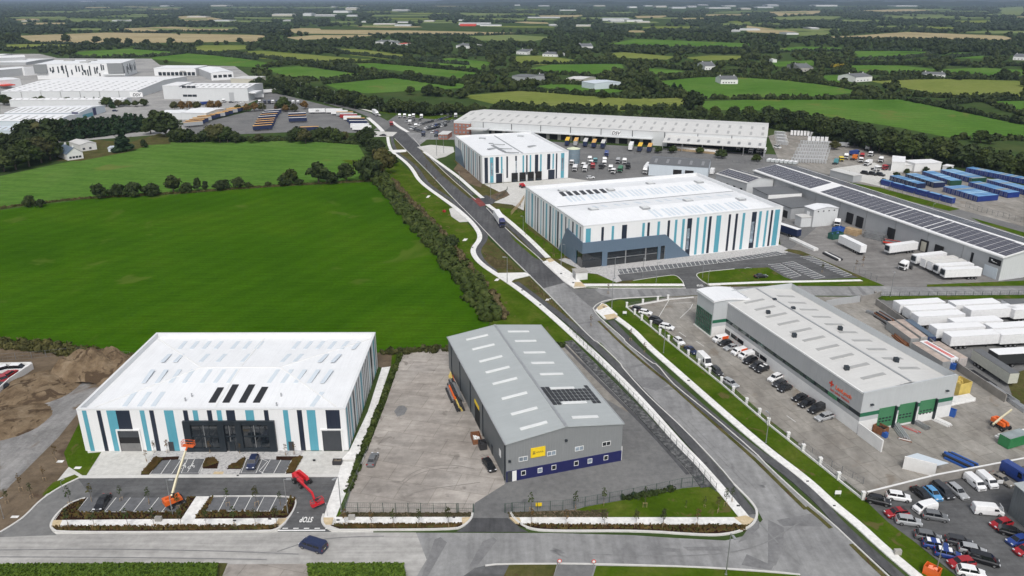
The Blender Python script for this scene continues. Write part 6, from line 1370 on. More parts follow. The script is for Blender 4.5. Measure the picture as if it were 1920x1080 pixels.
def car_proto(name,L,Wd,prof,zb,cab,wheels=(.18,.80),r=.33,roofcol=None,simple_=False):
 """prof: [(x fraction from the front, bonnet/belt height)], cab: windscreen foot, roof front, roof rear, tail foot (fractions), belt height, roof height"""
 t=proto(name);hw=Wd/2;X=lambda f:L/2-f*L
 b=MB();rings=[]
 for f,z,wf in prof:
  w=hw*wf;rings.append([(X(f),-w*.92,zb),(X(f),-w,zb+(z-zb)*.35),(X(f),-w*.98,zb+(z-zb)*.78),(X(f),-w*.86,z),(X(f),w*.86,z),(X(f),w*.98,zb+(z-zb)*.78),(X(f),w,zb+(z-zb)*.35),(X(f),w*.92,zb),(X(f),-w*.92,zb)])
 loft(b,rings)
 a,c,d,e,zl,zr=cab;bw,rw=hw*.90,hw*.68;zl-=.04
 P=[(X(a),zl,bw*.93),(X(c),zr-.03,rw),(X((c+d)/2),zr,rw*1.02),(X(d),zr-.05,rw*.98),(X(e),zl,bw*.95)]
 for(x0,z0,w0),(x1,z1,w1)in zip(P,P[1:]):
  b.quad((x0,-w0,z0),(x1,-w1,z1),(x1,w1,z1),(x0,w0,z0))
 for s in(-1,1):
  b.poly([(P[0][0],s*P[0][2],zl)]+[(x,s*w,z)for x,z,w in P[1:4]]+[(P[4][0],s*P[4][2],zl)])
 body=b.build('body','car_paint',t,smooth=True)
 for f in body.data.polygons:f.use_smooth=False
 if roofcol:MB().quad((P[1][0],-P[1][2]*.95,P[1][1]+.02),(P[3][0],-P[3][2]*.95,P[3][1]+.025),(P[3][0],P[3][2]*.95,P[3][1]+.025),(P[1][0],P[1][2]*.95,P[1][1]+.02)).build('roof_panel',roofcol,t)
 def scr(nm,p,q,sh_,out):
  (x0,z0,w0),(x1,z1,w1)=p,q;n=Vector((z1-z0,0,x0-x1)).normalized()*(.012 if x0>x1 else-.012)*out
  l=lambda f,s:Vector((x0+(x1-x0)*f,s*(w0+(w1-w0)*f)*.9,z0+(z1-z0)*f))+n
  MB().quad(l(.08,-1),l(.93,-1),l(.93,1),l(.08,1)).build(nm,'car_glass',t)
 scr('windscreen',P[0],P[1],1,1);scr('rear_window',P[4],P[3],1,1)
 for s in(-1,1):
  wb=MB();lo,hi=zl+.06,zr-.10
  def sp(x,z):f=(z-zl)/(zr-zl);return(x,s*(bw*.94+(rw-bw*.94)*f+.012),z)
  x0=P[0][0]+(P[1][0]-P[0][0])*.18;x1=P[0][0]+(P[1][0]-P[0][0])*.86;x4=P[4][0]+(P[3][0]-P[4][0])*.2;x3=P[4][0]+(P[3][0]-P[4][0])*.86;xm=(x1+x3)/2+.05
  wb.quad(sp(x0,lo),sp(xm+.05,lo),sp(xm+.05,hi),sp(x1,hi));wb.quad(sp(xm-.05,lo),sp(x4,lo),sp(x3,hi),sp(xm-.05,hi));wb.build('side_window','car_glass',t,weld=False)
  for f in wheels:wheel(t,X(f),s*(hw*.99),r)
  z_=zb+.42;MB().box(L/2-.16,L/2-.015,s*hw*.66-.19,s*hw*.66+.19,z_,z_+.14).build('headlight','lamp_white',t);MB().box(-L/2+.015,-L/2+.12,s*hw*.7-.17,s*hw*.7+.17,z_+.1,z_+.3).build('tail_light','lamp_red',t)
 MB().box(L/2-.1,L/2+.01,-.5,.5,zb+.12,zb+.3).build('grille','chassis',t)
 return t
CARS={}
pr=lambda hood,belt,tail:[(0,.52,.80),(.03,hood-.08,.93),(.10,hood,.98),(.27,belt,1),(.60,belt+.02,1),(.88,tail,.98),(.97,tail-.05,.93),(1,.60,.84)]
CARS['hatch']=car_proto('car',4.2,1.78,pr(.78,.92,.98),.2,(.24,.42,.84,.97,.93,1.46))
CARS['saloon']=car_proto('car',4.7,1.82,pr(.78,.90,.98),.2,(.26,.44,.72,.86,.92,1.44))
CARS['estate']=car_proto('car',4.8,1.83,pr(.78,.92,1.0),.2,(.25,.42,.88,.98,.94,1.48),roofcol=None)
CARS['suv']=car_proto('car',4.5,1.86,pr(.95,1.06,1.12),.27,(.23,.38,.86,.96,1.08,1.67),r=.37)
CARS['suv_white_roof']=car_proto('car',4.3,1.84,pr(.93,1.04,1.08),.27,(.23,.38,.86,.96,1.06,1.62),r=.36,roofcol='roof_white_paint')
CARS['suv_black_roof']=car_proto('car',4.3,1.84,pr(.93,1.04,1.08),.27,(.23,.38,.86,.96,1.06,1.60),r=.36,roofcol='chassis')
CARS['mpv']=car_proto('car',4.9,1.9,pr(.98,1.08,1.14),.22,(.12,.30,.93,.985,1.08,1.80),r=.34)
def van_proto(name,L,Wd,H_,nose=.16,r=.34,windows=False,mark=None):
 t=proto(name);hw=Wd/2;b=MB();xf=L/2;rings=[]
 for x,z,wf in((xf,.75,.86),(xf-.12,1.0,.95),(xf-L*nose*.75,1.18,.99),(xf-L*nose*1.45,H_-.12,.94),(xf-L*nose*1.9,H_,.95),(-xf+.15,H_,.96),(-xf,H_-.12,.94)):
  w=hw*wf;rings.append([(x,-hw*.95,.26),(x,-hw*min(1,wf+.03),.6),(x,-hw*min(1,wf+.04),min(z-.08,1.2)),(x,-w*.88,z-.05),(x,-w*.74,z),(x,w*.74,z),(x,w*.88,z-.05),(x,hw*min(1,wf+.04),min(z-.08,1.2)),(x,hw*min(1,wf+.03),.6),(x,hw*.95,.26),(x,-hw*.95,.26)])
 loft(b,rings);body=b.build('body','car_paint',t)
 x0,x1=xf-L*nose*.80,xf-L*nose*1.40;z0,z1=1.24,H_-.2;n=Vector((z1-z0,0,x0-x1)).normalized()*.03
 MB().quad(Vector((x0,-hw*.86,z0))+n,Vector((x1,-hw*.76,z1))+n,Vector((x1,hw*.76,z1))+n,Vector((x0,hw*.86,z0))+n).build('windscreen','car_glass',t)
 for s in(-1,1):
  wb=MB();y=s*(hw*1.0+.012);xs=[(xf-L*nose*1.2,xf-L*nose*1.55,xf-L*nose*2.4)]
  wb.quad((xs[0][0],y,1.2),(xs[0][2],y,1.2),(xs[0][2],y*.93,H_-.35),(xs[0][1],y*.93,H_-.35))
  if windows:
   for k in range(2):xa=xs[0][2]-.12-k*(L*.26);wb.quad((xa,y,1.2),(xa-L*.24,y,1.2),(xa-L*.24,y*.93,H_-.35),(xa,y*.93,H_-.35))
  wb.build('side_window','car_glass',t,weld=False)
  for f in(nose*1.05,.80):wheel(t,xf-f*L,s*hw*.99,r)
  MB().box(xf-.14,xf+.012,s*hw*.68-.2,s*hw*.68+.2,.72,.92).build('headlight','lamp_white',t);MB().box(-xf-.012,-xf+.08,s*hw*.84-.09,s*hw*.84+.09,.75,1.15).build('tail_light','lamp_red',t)
 MB().box(xf-.1,xf+.016,-.55,.55,.45,.66).build('grille','chassis',t)
 if windows:MB().box(-xf-.012,-xf+.05,-hw*.7,hw*.7,1.25,H_-.35).build('rear_window','car_glass',t);MB().box(-xf-.02,-xf+.05,-.26,.26,.78,.90).build('number_plate','number_plate',t)
 if mark:MB().hexa([(-xf+.05,-hw*1.015,.8),(0,-hw*1.015,.8),(0,hw*1.015,.8),(-xf+.05,hw*1.015,.8),(-xf+.05,-hw*.985,H_-.15),(0,-hw*.985,H_-.15),(0,hw*.985,H_-.15),(-xf+.05,hw*.985,H_-.15)]).build('orange_marking',mark,t)
 return t
CARS['small_van']=van_proto('van',4.5,1.84,1.85);CARS['van']=van_proto('van',5.2,1.95,1.98,.15);CARS['big_van']=van_proto('van',5.9,2.05,2.6,.14,.36);CARS['window_van']=van_proto('van',5.0,1.96,1.95,.15,.34,True);CARS['marked_van']=van_proto('van',4.4,1.82,1.84,mark='orange_text')
CARS['open_van']=van_proto('van',5.2,1.95,1.98,.15)
MB().hexa([(2.45,-.75,1.12),(2.5,-.75,1.08),(2.5,.75,1.08),(2.45,.75,1.12),(2.15,-.7,2.0),(2.2,-.7,2.02),(2.2,.7,2.02),(2.15,.7,2.0)]).build('raised_bonnet','car_paint',CARS['open_van'])
def cab_parts(t,x0,paint='panel_paint',H_=3.5,sleeper=True):
 hw=1.22;b=MB();L=2.3
 rings=[]
 for x,z,w in((x0,2.7,.93),(x0-.18,3.0,.98),(x0-.9,H_-.05,.97),(x0-1.2,H_,.97),(x0-L,H_+.1,.97)):
  w*=hw;rings.append([(x,-w,.55),(x,-w,z-.25),(x,-w*.8,z),(x,w*.8,z),(x,w,z-.25),(x,w,.55),(x,-w,.55)])
 loft(b,rings);b.build('cab',paint,t)
 MB().box(x0-.1,x0+.03,-hw*.88,hw*.88,1.65,2.6).build('windscreen','car_glass',t);MB().box(x0-.1,x0+.05,-hw*.8,hw*.8,.6,1.3).build('grille','chassis',t)
 for s in(-1,1):
  MB().box(x0-1.25,x0-.25,s*hw-.02,s*hw+.02,1.7,2.5).build('side_window','car_glass',t);MB().box(x0-.1,x0+.04,s*.85-.22,s*.85+.22,.75,1.0).build('headlight','lamp_white',t)
  MB().box(x0-.25,x0-.05,s*1.42-.12,s*1.42+.12,1.8,2.5).build('mirror','chassis',t)
def truck_wheels(t,xs,hw=1.25,r=.5):
 for x in xs:
  for s in(-1,1):wheel(t,x,s*hw,r,.5)
def tractor_proto(H_=3.5):
 t=proto('tractor_unit');cab_parts(t,3.0,'panel_paint',H_);MB().box(-2.9,1.2,-.45,.45,.6,.95).build('chassis','chassis',t);MB().box(-2.0,-.8,-.5,.5,.95,1.12).build('fifth_wheel','chassis',t);truck_wheels(t,(1.8,-1.4));return t
def trailer_box(t,x0,x1,roof,skirt=True,body='panel_paint',ht=4.0,fridge=False):
 b=MB().box(x0,x1,-1.27,1.27,1.15,ht-.04);b.build('body',body,t);MB().box(x0-.01,x1+.01,-1.29,1.29,ht-.037,ht+.03).build('roof',roof,t)
 MB().box(x0,x1-.4,-.5,.5,.8,1.14).build('chassis','chassis',t)
 if fridge:MB().box(x1,x1+.4,-.9,.9,2.0,3.7).build('fridge_unit','trim_dark',t)
 for s in(-1,1):MB().box(x1-3.2,x1-3.0,s*.9-.08,s*.9+.08,.05,1.14).build('landing_leg','chassis',t)
 MB().box(x0-.03,x0+.02,-1.2,1.2,1.2,ht-.15).build('rear_door',body,t)
def trailer_proto(roof,fridge=False,ht=4.):
 t=proto('semi_trailer');trailer_box(t,-6.8,6.8,roof,fridge=fridge,ht=ht);truck_wheels(t,(-2.4,-3.7,-5.0));return t
TR={'tractor':tractor_proto(),'low_tractor':tractor_proto(3.0),'white_trailer':trailer_proto('roof_white_paint'),'orange_trailer':trailer_proto('roof_orange'),'yellow_trailer':trailer_proto('roof_yellow'),'dirty_trailer':trailer_proto('roof_dirty'),'fridge_trailer':trailer_proto('roof_white_paint',True),'dark_trailer':trailer_proto('roof_dark')}
def lorry_proto(cabpaint):
 t=proto('lorry');cab_parts(t,8.1,cabpaint,3.7);trailer_box(t,-7.6,5.4,'roof_white_paint');MB().box(2.5,6.2,-.45,.45,.6,.95).build('cab_chassis','chassis',t);truck_wheels(t,(6.9,3.9,-3.,-4.3,-5.6));return t
mk('cab_navy',(.025,.03,.11),.35);mk('cab_white',(.8,.8,.8),.35)
LORRY={'navy':lorry_proto('cab_navy'),'white':lorry_proto('cab_white')}
def rigid_proto():
 t=proto('truck');cab_parts(t,3.6,'panel_paint',2.9);MB().box(-3.6,1.1,-1.2,1.2,1.0,3.0).build('body','panel_paint',t);MB().box(-3.5,2,-.45,.45,.6,.99).build('chassis','chassis',t);truck_wheels(t,(2.5,-2.1));return t
TR['rigid']=rigid_proto()
def box_body():t=proto('box_body');MB().box(-2.4,2.4,-1.05,1.05,.4,2.9).build('body','panel_paint',t);MB().box(-2.42,2.42,-1.07,1.07,2.905,2.96).build('roof','roof_white_paint',t);MB().box(-2.4,2.4,-.5,.5,.05,.39).build('underframe','chassis',t);return t
TR['box']=box_body()
def far_car(name,L,Wd,H_,van=False):
 b=MB();hw=Wd/2
 b.box(-L/2,L/2,-hw,hw,.3,.9 if not van else 1.1);a=L*(.2 if not van else .32);c_=L*.45
 b.hexa([(-c_,-hw*.9,.9),(a,-hw*.9,.9),(a,hw*.9,.9),(-c_,hw*.9,.9),(-c_*.82,-hw*.72,H_),(a*.35,-hw*.72,H_),(a*.35,hw*.72,H_),(-c_*.82,hw*.72,H_)],1)
 b.hexa([(-c_*.82,-hw*.72,H_),(a*.35,-hw*.72,H_),(a*.35,hw*.72,H_),(-c_*.82,hw*.72,H_)]+[(-c_*.8,-hw*.7,H_+.06),(a*.33,-hw*.7,H_+.06),(a*.33,hw*.7,H_+.06),(-c_*.8,hw*.7,H_+.06)],0)
 for x in(-L*.3,L*.3):
  for s in(-1,1):b.cyl((x,s*hw-.1*s,.32),(x,s*hw+.01*s,.32),.32,.32,8,2)
 o=link(name,b.mesh(name,['car_paint','car_glass','tyre']));STASH.append(o);return o
FARC={'car':far_car('car',4.4,1.8,1.42),'suv':far_car('car',4.5,1.85,1.65),'van':far_car('van',4.9,1.95,1.95,True)}
COL=dict(black=(.010,.010,.012),white=(.80,.80,.80),silver=(.36,.37,.38),grey=(.14,.145,.15),dark=(.035,.036,.04),blue=(.02,.05,.22),sky=(.10,.30,.55),navy=(.012,.022,.07),red=(.33,.012,.018),bronze=(.24,.22,.19),yellow=(.7,.55,.02),green=(.04,.18,.09),orange=(.75,.2,.03),lightblue=(.22,.42,.62),teal=(.10,.30,.33))
def put(pt,x,y,hx,hy,col,label,group=None,cat='car',z=.0,zref=0.,name=None):
 p=g(x,y,zref);q=g(x+hx,y+hy,zref);d=q-p
 o=dup(pt,(p.x,p.y,z),math.atan2(d.y,d.x),color=COL[col]if isinstance(col,str)else col);tag(o,label,cat,group)
 if name:o.name=name
 return o
K=lambda k:CARS[k]
ZL,ZY=.12,.07
for k,x,y,hx,hy,c_,lab in(('suv',1645,944,42,9,'black','black SUV in the car lot corner under the end of the concrete wall'),('suv',1683,937,42,6,'white','white SUV beside the black one at the corner of the car lot'),('saloon',1728,932,31,24,'black','black saloon at the head of the row nosed away from the concrete wall'),('hatch',1748,930,29,27,'sky','sky blue hatchback between a black saloon and a dark people carrier'),('mpv',1766,926,38,33,'dark','long charcoal people carrier beside the sky blue hatchback'),('estate',1794,926,35,30,'silver','silver grey estate car at the end of the row under the wall'),('small_van',1826,911,40,34,'white','white panel van, lower of the two parked under the concrete wall'),('small_van',1849,907,40,34,'white','white panel van, farther of the two parked under the concrete wall'),('saloon',1877,904,42,24,'bronze','bronze grey saloon between the white vans and the blue van'),('big_van',1903,897,42,26,'blue','tall blue van at the edge of the car lot'),('small_van',1733,958,-44,11,'white','white van alone in the middle aisle beside a grey SUV'),('suv_black_roof',1680,968,-42,4,'red','red hatchback with a black roof at the grass edge of the lot'),('suv',1702,983,44,6,'silver','silver SUV next to the red black-roofed car at the grass edge'),('suv',1752,974,44,7,'grey','grey SUV nose to tail with the white van in the aisle'),('suv',1739,1012,42,8,'grey','dark grey SUV at the top of the lower double row'),('suv_white_roof',1753,1028,42,8,'blue','blue SUV with white roof, upper one of the two'),('suv',1797,1022,44,9,'dark','charcoal SUV heading the second column of the lower rows'),('suv_white_roof',1776,1045,44,10,'blue','blue SUV with white roof, lower one of the two'),('suv',1822,1038,44,10,'silver','silver SUV in the second column between two dark cars'),('mpv',1842,1055,46,12,'black','big black SUV at the aisle end of the lower rows'),('suv',1801,1062,-44,4,'red','bright red SUV below the blue white-roofed cars'),('suv',1819,1079,44,8,'white','white SUV at the photo foot below the red one'),('open_van',1850,963,58,5,'white','white van with its bonnet raised by the dark shed'),('hatch',1876,987,-42,10,'red','red hatchback in the row against the dark shed'),('estate',1897,1004,46,12,'black','black estate in the row against the dark shed'),('hatch',1907,1019,-44,10,'blue','blue car with black roof against the dark shed'),('hatch',1921,1037,-44,10,'red','maroon car half out of frame against the dark shed')):
 put(K(k),x,y,hx,hy,c_,lab,'cars in the car lot','van' if 'van' in k else 'car',ZL)
for k,x,y,hx,hy,c_,lab in(('hatch',1196,583,16,3,'black','black hatchback at the far end of the white wall'),('hatch',1210,589,17,3,'white','white hatchback next to the far black one behind the white wall'),('suv',1230,604,18,6,'black','black car, third from the corner of the white wall'),('hatch',1236,609,18,6,'dark','charcoal car touching the third black one by the white wall'),('suv',1250,617,18,4,'white','white SUV behind a lamp post at the white wall'),('hatch',1273,643,16,12,'white','white hatchback parked alone inside the white wall'),('saloon',1295,660,15,10,'navy','navy blue car between white pillars of the yard wall'),('big_van',1320,682,15,15,'white','tall white van inside the white pillared wall'),('suv',1343,700,17,15,'dark','dark grey SUV inside the white pillared wall'),('estate',1369,722,22,13,'silver','silver estate, nearest car inside the white pillared wall'),('marked_van',1350,640,-30,6,'white','white and orange van at the glazed entrance'),('hatch',1359,647,-30,6,'black','black hatchback second from the glazed entrance'),('saloon',1371,655,-30,7,'silver','silver saloon third from the glazed entrance'),('marked_van',1385,664,-30,8,'white','white and orange van in the middle of the row by the works'),('small_van',1399,671,-30,8,'white','plain white van after the second orange marked van'),('suv',1406,680,-28,11,'black','black SUV beside the plain white van at the works'),('hatch',1418,689,-28,11,'dark','charcoal hatchback in the works row after the black SUV'),('suv_white_roof',1428,696,-28,11,'black','black car with white roof in the works row'),('suv',1453,713,-28,12,'white','white SUV halfway along the works row'),('hatch',1461,723,-28,12,'dark','dark hatchback under the white SUV in the works row'),('hatch',1471,732,-28,12,'black','black hatchback next to the gap in the works row'),('hatch',1499,750,-30,10,'black','black hatchback after the gap in the works row'),('estate',1512,760,-30,12,'black','black estate second after the gap in the works row'),('mpv',1531,771,-30,13,'black','tall black people carrier near the end of the works row'),('estate',1545,786,-32,9,'silver','silver car ending the works row')):
 put(K(k),x,y,hx,hy,c_,lab,'cars in the works yard','van' if 'van' in k else 'car',ZY)
put(K('saloon'),699,866,6,-15,'grey','grey saloon alone on the pale concrete yard',None,'car',ZY);put(K('saloon'),917,876,12,18,'black','black car beside the grey shed wall',None,'car',ZY)
put(K('saloon'),193,947,-16,24,'black','black saloon parked in the first marked bay by the planting',None,'car',.12);put(K('suv'),475,872,-8,18,'navy','dark blue SUV in the bay before the glazed entrance',None,'car',.12)
put(K('window_van'),588,1029,-46,-15,'navy','navy blue van driving along the front road',None,'van',.1)
put(K('saloon'),1426,521,26,-2,'black','black saloon alone in the striped warehouse car park',None,'car',.15)
put(LORRY['navy'],936,418,13,20,'white','articulated lorry with navy cab and white trailer on the road by the striped warehouses',None,'lorry',.1);put(LORRY['white'],704,216,13,9,'white','white articulated lorry coming round the far bend',None,'lorry',.1);put(TR['rigid'],734,236,3,10,'red','red truck following the white lorry on the far road',None,'truck',.1)
put(LORRY['white'],508,175,16,-1,'white','white lorry with blue end by the far warehouse',None,'lorry',.1)
GTY=None
for x,y,hx,hy,kd,lab in((1596,469,-40,-20,'white_trailer','white trailer standing alone by the pallet stacks'),(1688,475,-60,8,'fridge_trailer','white refrigerated trailer parked behind the row of five'),(1799,523,-68,3,'fridge_trailer','nearest white refrigerated trailer of the row of five'),(1785,515,-68,4,'fridge_trailer','second white refrigerated trailer of the row of five'),(1772,509,-68,5,'dirty_trailer','third white trailer of the row of five with grimy roof'),(1758,503,-68,6,'dirty_trailer','fourth white trailer of the row of five with grimy roof'),(1739,495,-68,8,'fridge_trailer','fifth white trailer of the row, coupled to a white cab'),(1452+20,440,-30,-10,'white_trailer','blue sided trailer hidden behind the striped warehouse corner')):
 put(TR[kd],x,y,hx,hy,'navy' if 'blue sided' in lab else 'white',lab,GTY,'trailer',.07)
put(TR['tractor'],1699,505,-30,8,'white','white cab unit in front of the row of five trailers',None,'truck',.07);put(TR['tractor'],1570,424,-6,12,'white','white cab unit by the solar warehouse dock doors',None,'truck',.07)
def zt(x,y):return(1540+x/5.0526,540+y/5.0526)
for x,y,kd,lab in((930,125,'white_trailer','white trailer at the far corner of the walled trailer park'),(1030,180,'white_trailer','second white trailer of the left stack in the trailer park'),(1110,238,'white_trailer','third white trailer of the left stack in the trailer park'),(1450,128,'white_trailer','white trailer behind the one with a logo in the trailer park'),(1600,180,'white_trailer','white trailer with a small logo on its side'),(1960,120,'dark_trailer','trailer with dark front end behind the logo trailer'),(2010,178,'white_trailer','white trailer cut by the frame beside the logo trailer'),(1460,295,'white_trailer','white trailer in the middle of the park with a gap before it'),(1290,352,'white_trailer','white trailer with the long side in the second block'),(1430,425,'white_trailer','white curtain sided trailer nearest the concrete yard wall'),(1810,345,'white_trailer','white trailer of the third block, farther one'),(1900,408,'white_trailer','white trailer of the third block, nearer one with creased curtain'),(1880,590,'white_trailer','white roofed trailer with black side near the frame edge')):
 xx,yy=zt(x,y);put(TR[kd],xx,yy,86,-5,'white' if 'black side' not in lab else 'dark',lab,None,'trailer',.08,4.08).scale=(1.1,1.4,1)
xx,yy=zt(1650,690);put(TR['dark_trailer'],xx,yy,66,42,(.55,.55,.48),'mossy trailer with dark roof parked askew against the wall',None,'trailer',.08,4.08)
for x,y,rf,c_,lab in((1065,266,'yellow','navy','yellow roofed navy trailer, first at the dock from the water tank'),(1081,267,'orange','silver','orange roofed grey fronted trailer, second at the dock'),(1099,268,'dirty','navy','white roofed navy trailer, third at the dock'),(1115,270,'orange','navy','orange roofed navy trailer, fourth at the dock'),(1132,271,'dirty','navy','grey roofed navy trailer, fifth at the dock'),(1184,275,'white','white','all white trailer standing alone at the dock'),(1201,277,'yellow','navy','bright yellow roofed trailer beside the white one at the dock'),(1219,278,'orange','navy','last orange roofed trailer at the dock')):
 put(TR[rf+'_trailer'],x-1,y+5.5,-5,12,c_,lab,'trailers backed on to the long shed','trailer',.07)
GVC='white trucks under the long canopy'
for x in(1385,1408,1423,1432):put(TR['rigid'],x,287 if x>1400 else 281,-6,9,'white','white truck parked under the lower canopy end',GVC,'truck',.07)
for i,(x,y)in enumerate(((363,238),(367,235),(374,232),(380,229),(388,226),(397,223.5),(406,221),(413,219.5),(421,217),(430,214),(437,212),(446,210))):put(TR['orange_trailer'],x,y,24,-2,'navy' if i%3 else 'silver','orange roofed trailer in the slanting row behind the screen of trees','orange trailers of the slanting row','trailer',.06)
for i,(x,y,k)in enumerate(((493,245,'orange'),(496,240.5,'orange'),(498,236,'orange'),(500,232,'orange'),(502,227,'dirty'),(505,223,'orange'),(508,219,'dirty'),(512,215,'dirty'))):put(TR[k+'_trailer'],x,y,26,-2,'navy','trailer in the middle row of the truck park','trailers in the middle row of the truck park','trailer',.06)
for x,y,k,lab in((558,221,'white','white roofed trailer at the top of the short row'),(558,225.5,'orange','orange roofed trailer of the short row'),(559,230,'dirty','grimy roofed trailer with dark side in the short row'),(580,248,'orange','orange roofed trailer half hidden by the screening trees')):put(TR[k+'_trailer'],x,y,26,-1,'navy',lab,None,'trailer',.06)
for i,(x,y,k,c_)in enumerate(((627,213,'white','white'),(637,216,'white','white'),(647,219,'orange','silver'),(654,223,'white','red'),(661,227,'white','white'),(668,231,'orange','navy'),(672,236,'dirty','navy'),(675,242,'white','white'),(679,246,'white','white'))):put(TR[k+'_trailer'],x,y,28,0,c_,'trailer in the stepped row along the road edge of the truck park','trailers of the stepped row','trailer',.06)
o=put(TR['white_trailer'],595,213,30,-.4,'white','long white trailer with black lettering alone at the back of the truck park',None,'trailer',.06)
text_mesh('lettering','DSV',2.0,'black_text',o,Vector(o.location)+Vector((0,-1.36,1.9)),(1,0,0),(0,0,1),.02,shear=.25,bold=.05)
for i,(x,c_)in enumerate(zip((487,497,505,512,520,528,535,543,550,559),('white','navy','navy','white','navy','yellow','white','grey','white','white'))):put(TR['rigid'],x,194+i*.1,-1,8,c_,f'{c_} truck in the nose-out row beside the far road bend',None if c_ in('yellow','grey')else f'{c_} trucks of the nose-out row','truck',.06)
put(TR['tractor'],684,251,2,8,'navy','navy cab unit in front of the stepped trailers',None,'truck',.06);put(K('saloon'),718,255,-20,-1,'black','black car turning in at the truck park gate',None,'car',.1);put(TR['rigid'],384,197,8,-1,'blue','blue and white truck among the trees by the tall plain warehouse',None,'truck',.06);put(TR['white_trailer'],481,185,24,-1,'white','white trailer under the canopy of the tall plain warehouse',None,'trailer',.06);put(TR['tractor'],421,192,-6,3,'white','white cab unit before the grey shutter of the tall plain warehouse',None,'truck',.06)
for x,c_ in((434,'dark'),(444,'silver'),(452,'white')):put(FARC['car'],x,193,8,0,c_,f'{c_} car before the tall plain warehouse',None,'car',.06)
put(FARC['car'],216,209,8,0,'navy','dark blue car on the lane by the sheds',None,'car',.06)
rr=random.Random(4);GD='cars in the depot car park';cc=['white','black','dark','silver','grey','dark','black','white','blue','silver','red']
for x,y in((749.5,221),(759,221),(775.5,221),(768.5,222.5),(790.5,222),(813.5,216),(854.5,220),(768.5,233),(780,240)):put(TR['tractor' if rr.random()<.8 else 'rigid'],x,y,-2,9,'white','white cab unit parked in the depot car park','white cab units in the depot car park','truck',.06)
for x in(764,788):put(TR['rigid'],x+30,255+(x>770),-3,9,'navy','navy truck beside the brick gatehouse','navy trucks by the gatehouse','truck',.06)
for r_,(xa,ya,xb,yb,n)in enumerate(((757,229,793,226,3),(784,236,848,219,11),(796,242,850,227,9),(768,241,790,248,7),(800,245,838,236,6),(820,216,850,214,5),(808,250,822,248,2))):
 for k in range(n):
  f=(k+.5)/n;c_=rr.choice(cc);put(FARC[rr.choice(['car','car','suv'])],xa+(xb-xa)*f,ya+(yb-ya)*f,-8,3+rr.random(),c_,'car in the crowded rows of the depot car park',GD,'car',.06)
for i,(x,y,c_,k)in enumerate(((1106,303,'white','tractor'),(1109,309,'white','low_tractor'),(1111,316,'red','tractor'),(1133,305,'white','tractor'),(1095,314,'white','low_tractor'),(1097,321,'white','rigid'),(1128,316,'dark','low_tractor'),(1145,320,'white','tractor'),(1151,325,'white','low_tractor'),(1160,306,'silver','tractor'),(1171,307,'white','tractor'),(1178,316,'black','tractor'),(1078,320,'white','rigid'),(1073,309,'white','low_tractor'),(1133,311,'white','tractor'),(1116,305,'teal','low_tractor'),(1137,293,'blue','rigid'),(1163,322,'green','rigid'))):
 put(TR[k],x,y,rr.uniform(-9,3),9+rr.uniform(-4,2),c_,f'{c_} cab unit in the breaker yard beside the water tank' if c_!='green' else 'green tank truck in the breaker yard',None if c_ in('red','green','black','silver','teal','blue','dark')else 'white cab units in the breaker yard','truck',.07)
put(LORRY['white'],1213,322,-6,8,'white','white lorry parked against the pale blue workshop',None,'lorry',.07);put(FARC['car'],1107,335,12,-1,'white','white car at the fence below the breaker yard',None,'car',.07)
put(TR['box'],1335,326,8,-10,'white','white box body between the workshop and the annexe',None,'truck body',.07)
for k in range(11):put(TR['box'],1484+k*6.2,254+k*.25,0,-9,'white','white box body in the row under the dark tree belt','white box bodies under the belt','truck body',.08).scale=(.9,.78,1.1)
for k in range(5):put(TR['box'],1517+k*8,265+.3*k,1,-9,'white','white box body with open end behind the packed cages','open white box bodies','truck body',.08)
put(FARC['van'],1457,278,16,3,'white','white van at the end of the distribution shed',None,'van',.08)
for x,y,hx,hy,k,c_,lab in((1586,298,-2,9,'tractor','white','white cab unit facing out beside the blue box truck'),(1601,291,10,-2,'rigid','blue','blue box truck in the small truck yard'),(1616,297,-3,9,'tractor','red','red and white cab unit in the small truck yard'),(1614,304,-2,9,'low_tractor','white','white low cab in front of the red and white one'),(1627,310,-10,4,'rigid','white','white flat truck turned sideways in the small truck yard'),(1633,293,-10,6,'low_tractor','white','white cab unit at the back of the small truck yard'),(1652,304,-8,8,'tractor','white','white cab unit nearest the white cabins'),(1600,300,6,-2,'low_tractor','orange','orange red dumper cab in the small truck yard'),(1575,302,6,4,'low_tractor','yellow','yellow machine cab beside the packed cages'),(1566,308,6,-4,'low_tractor','teal','teal machine cab beside the packed cages'),(1625,282,8,-5,'low_tractor','white','white wrecked cab below the tree belt'),(1580,276,9,0,'rigid','silver','grey box truck beside the olive tree'),(1655,318,9,3,'low_tractor','red','red chassis among clutter before the cabins'),(1640,320,9,3,'low_tractor','white','white stripped cab among clutter before the cabins')):put(TR[k],x,y,hx,hy,c_,lab,None,'truck',.08)
for k in range(3):put(FARC['van'],1622+k*14,327+k*1.5,12,2,'black','black car body beside the store shed','black car bodies by the store shed','car',.08)
b=MB()
for x in(-.45,.45):
 for y in(-.4,.4):b.bar((x,y,0),(x,y,2.1),.09)
for z in(.25,.9,1.5,2.1):
 for s in(-1,1):b.bar((-.45,.4*s,z),(.45,.4*s,z),.06);b.bar((.45*s,-.4,z),(.45*s,.4,z),.06)
b.box(-.3,.3,-.4,.4,2.02,2.1)
mk('cage_wire',(.72,.73,.74),.5,0)
cg=b.build('roll_cage','cage_wire');STASH.append(cg)
for r_ in range(6):
 for k in range(12):
  f=k/12.;x=1504-r_*3.3+(56+r_*1.2)*f;y=271+r_*6.6+f*2
  p=g(x,y);dup(cg,(p.x,p.y,.08),.35,scale=(.72,3.6,1.15));
for o in list(C.objects):
 if o.name.startswith('roll_cage.'):tag(o,'white wire roll cage standing in the packed rows behind the solar warehouse','cage','roll cages packed in rows')
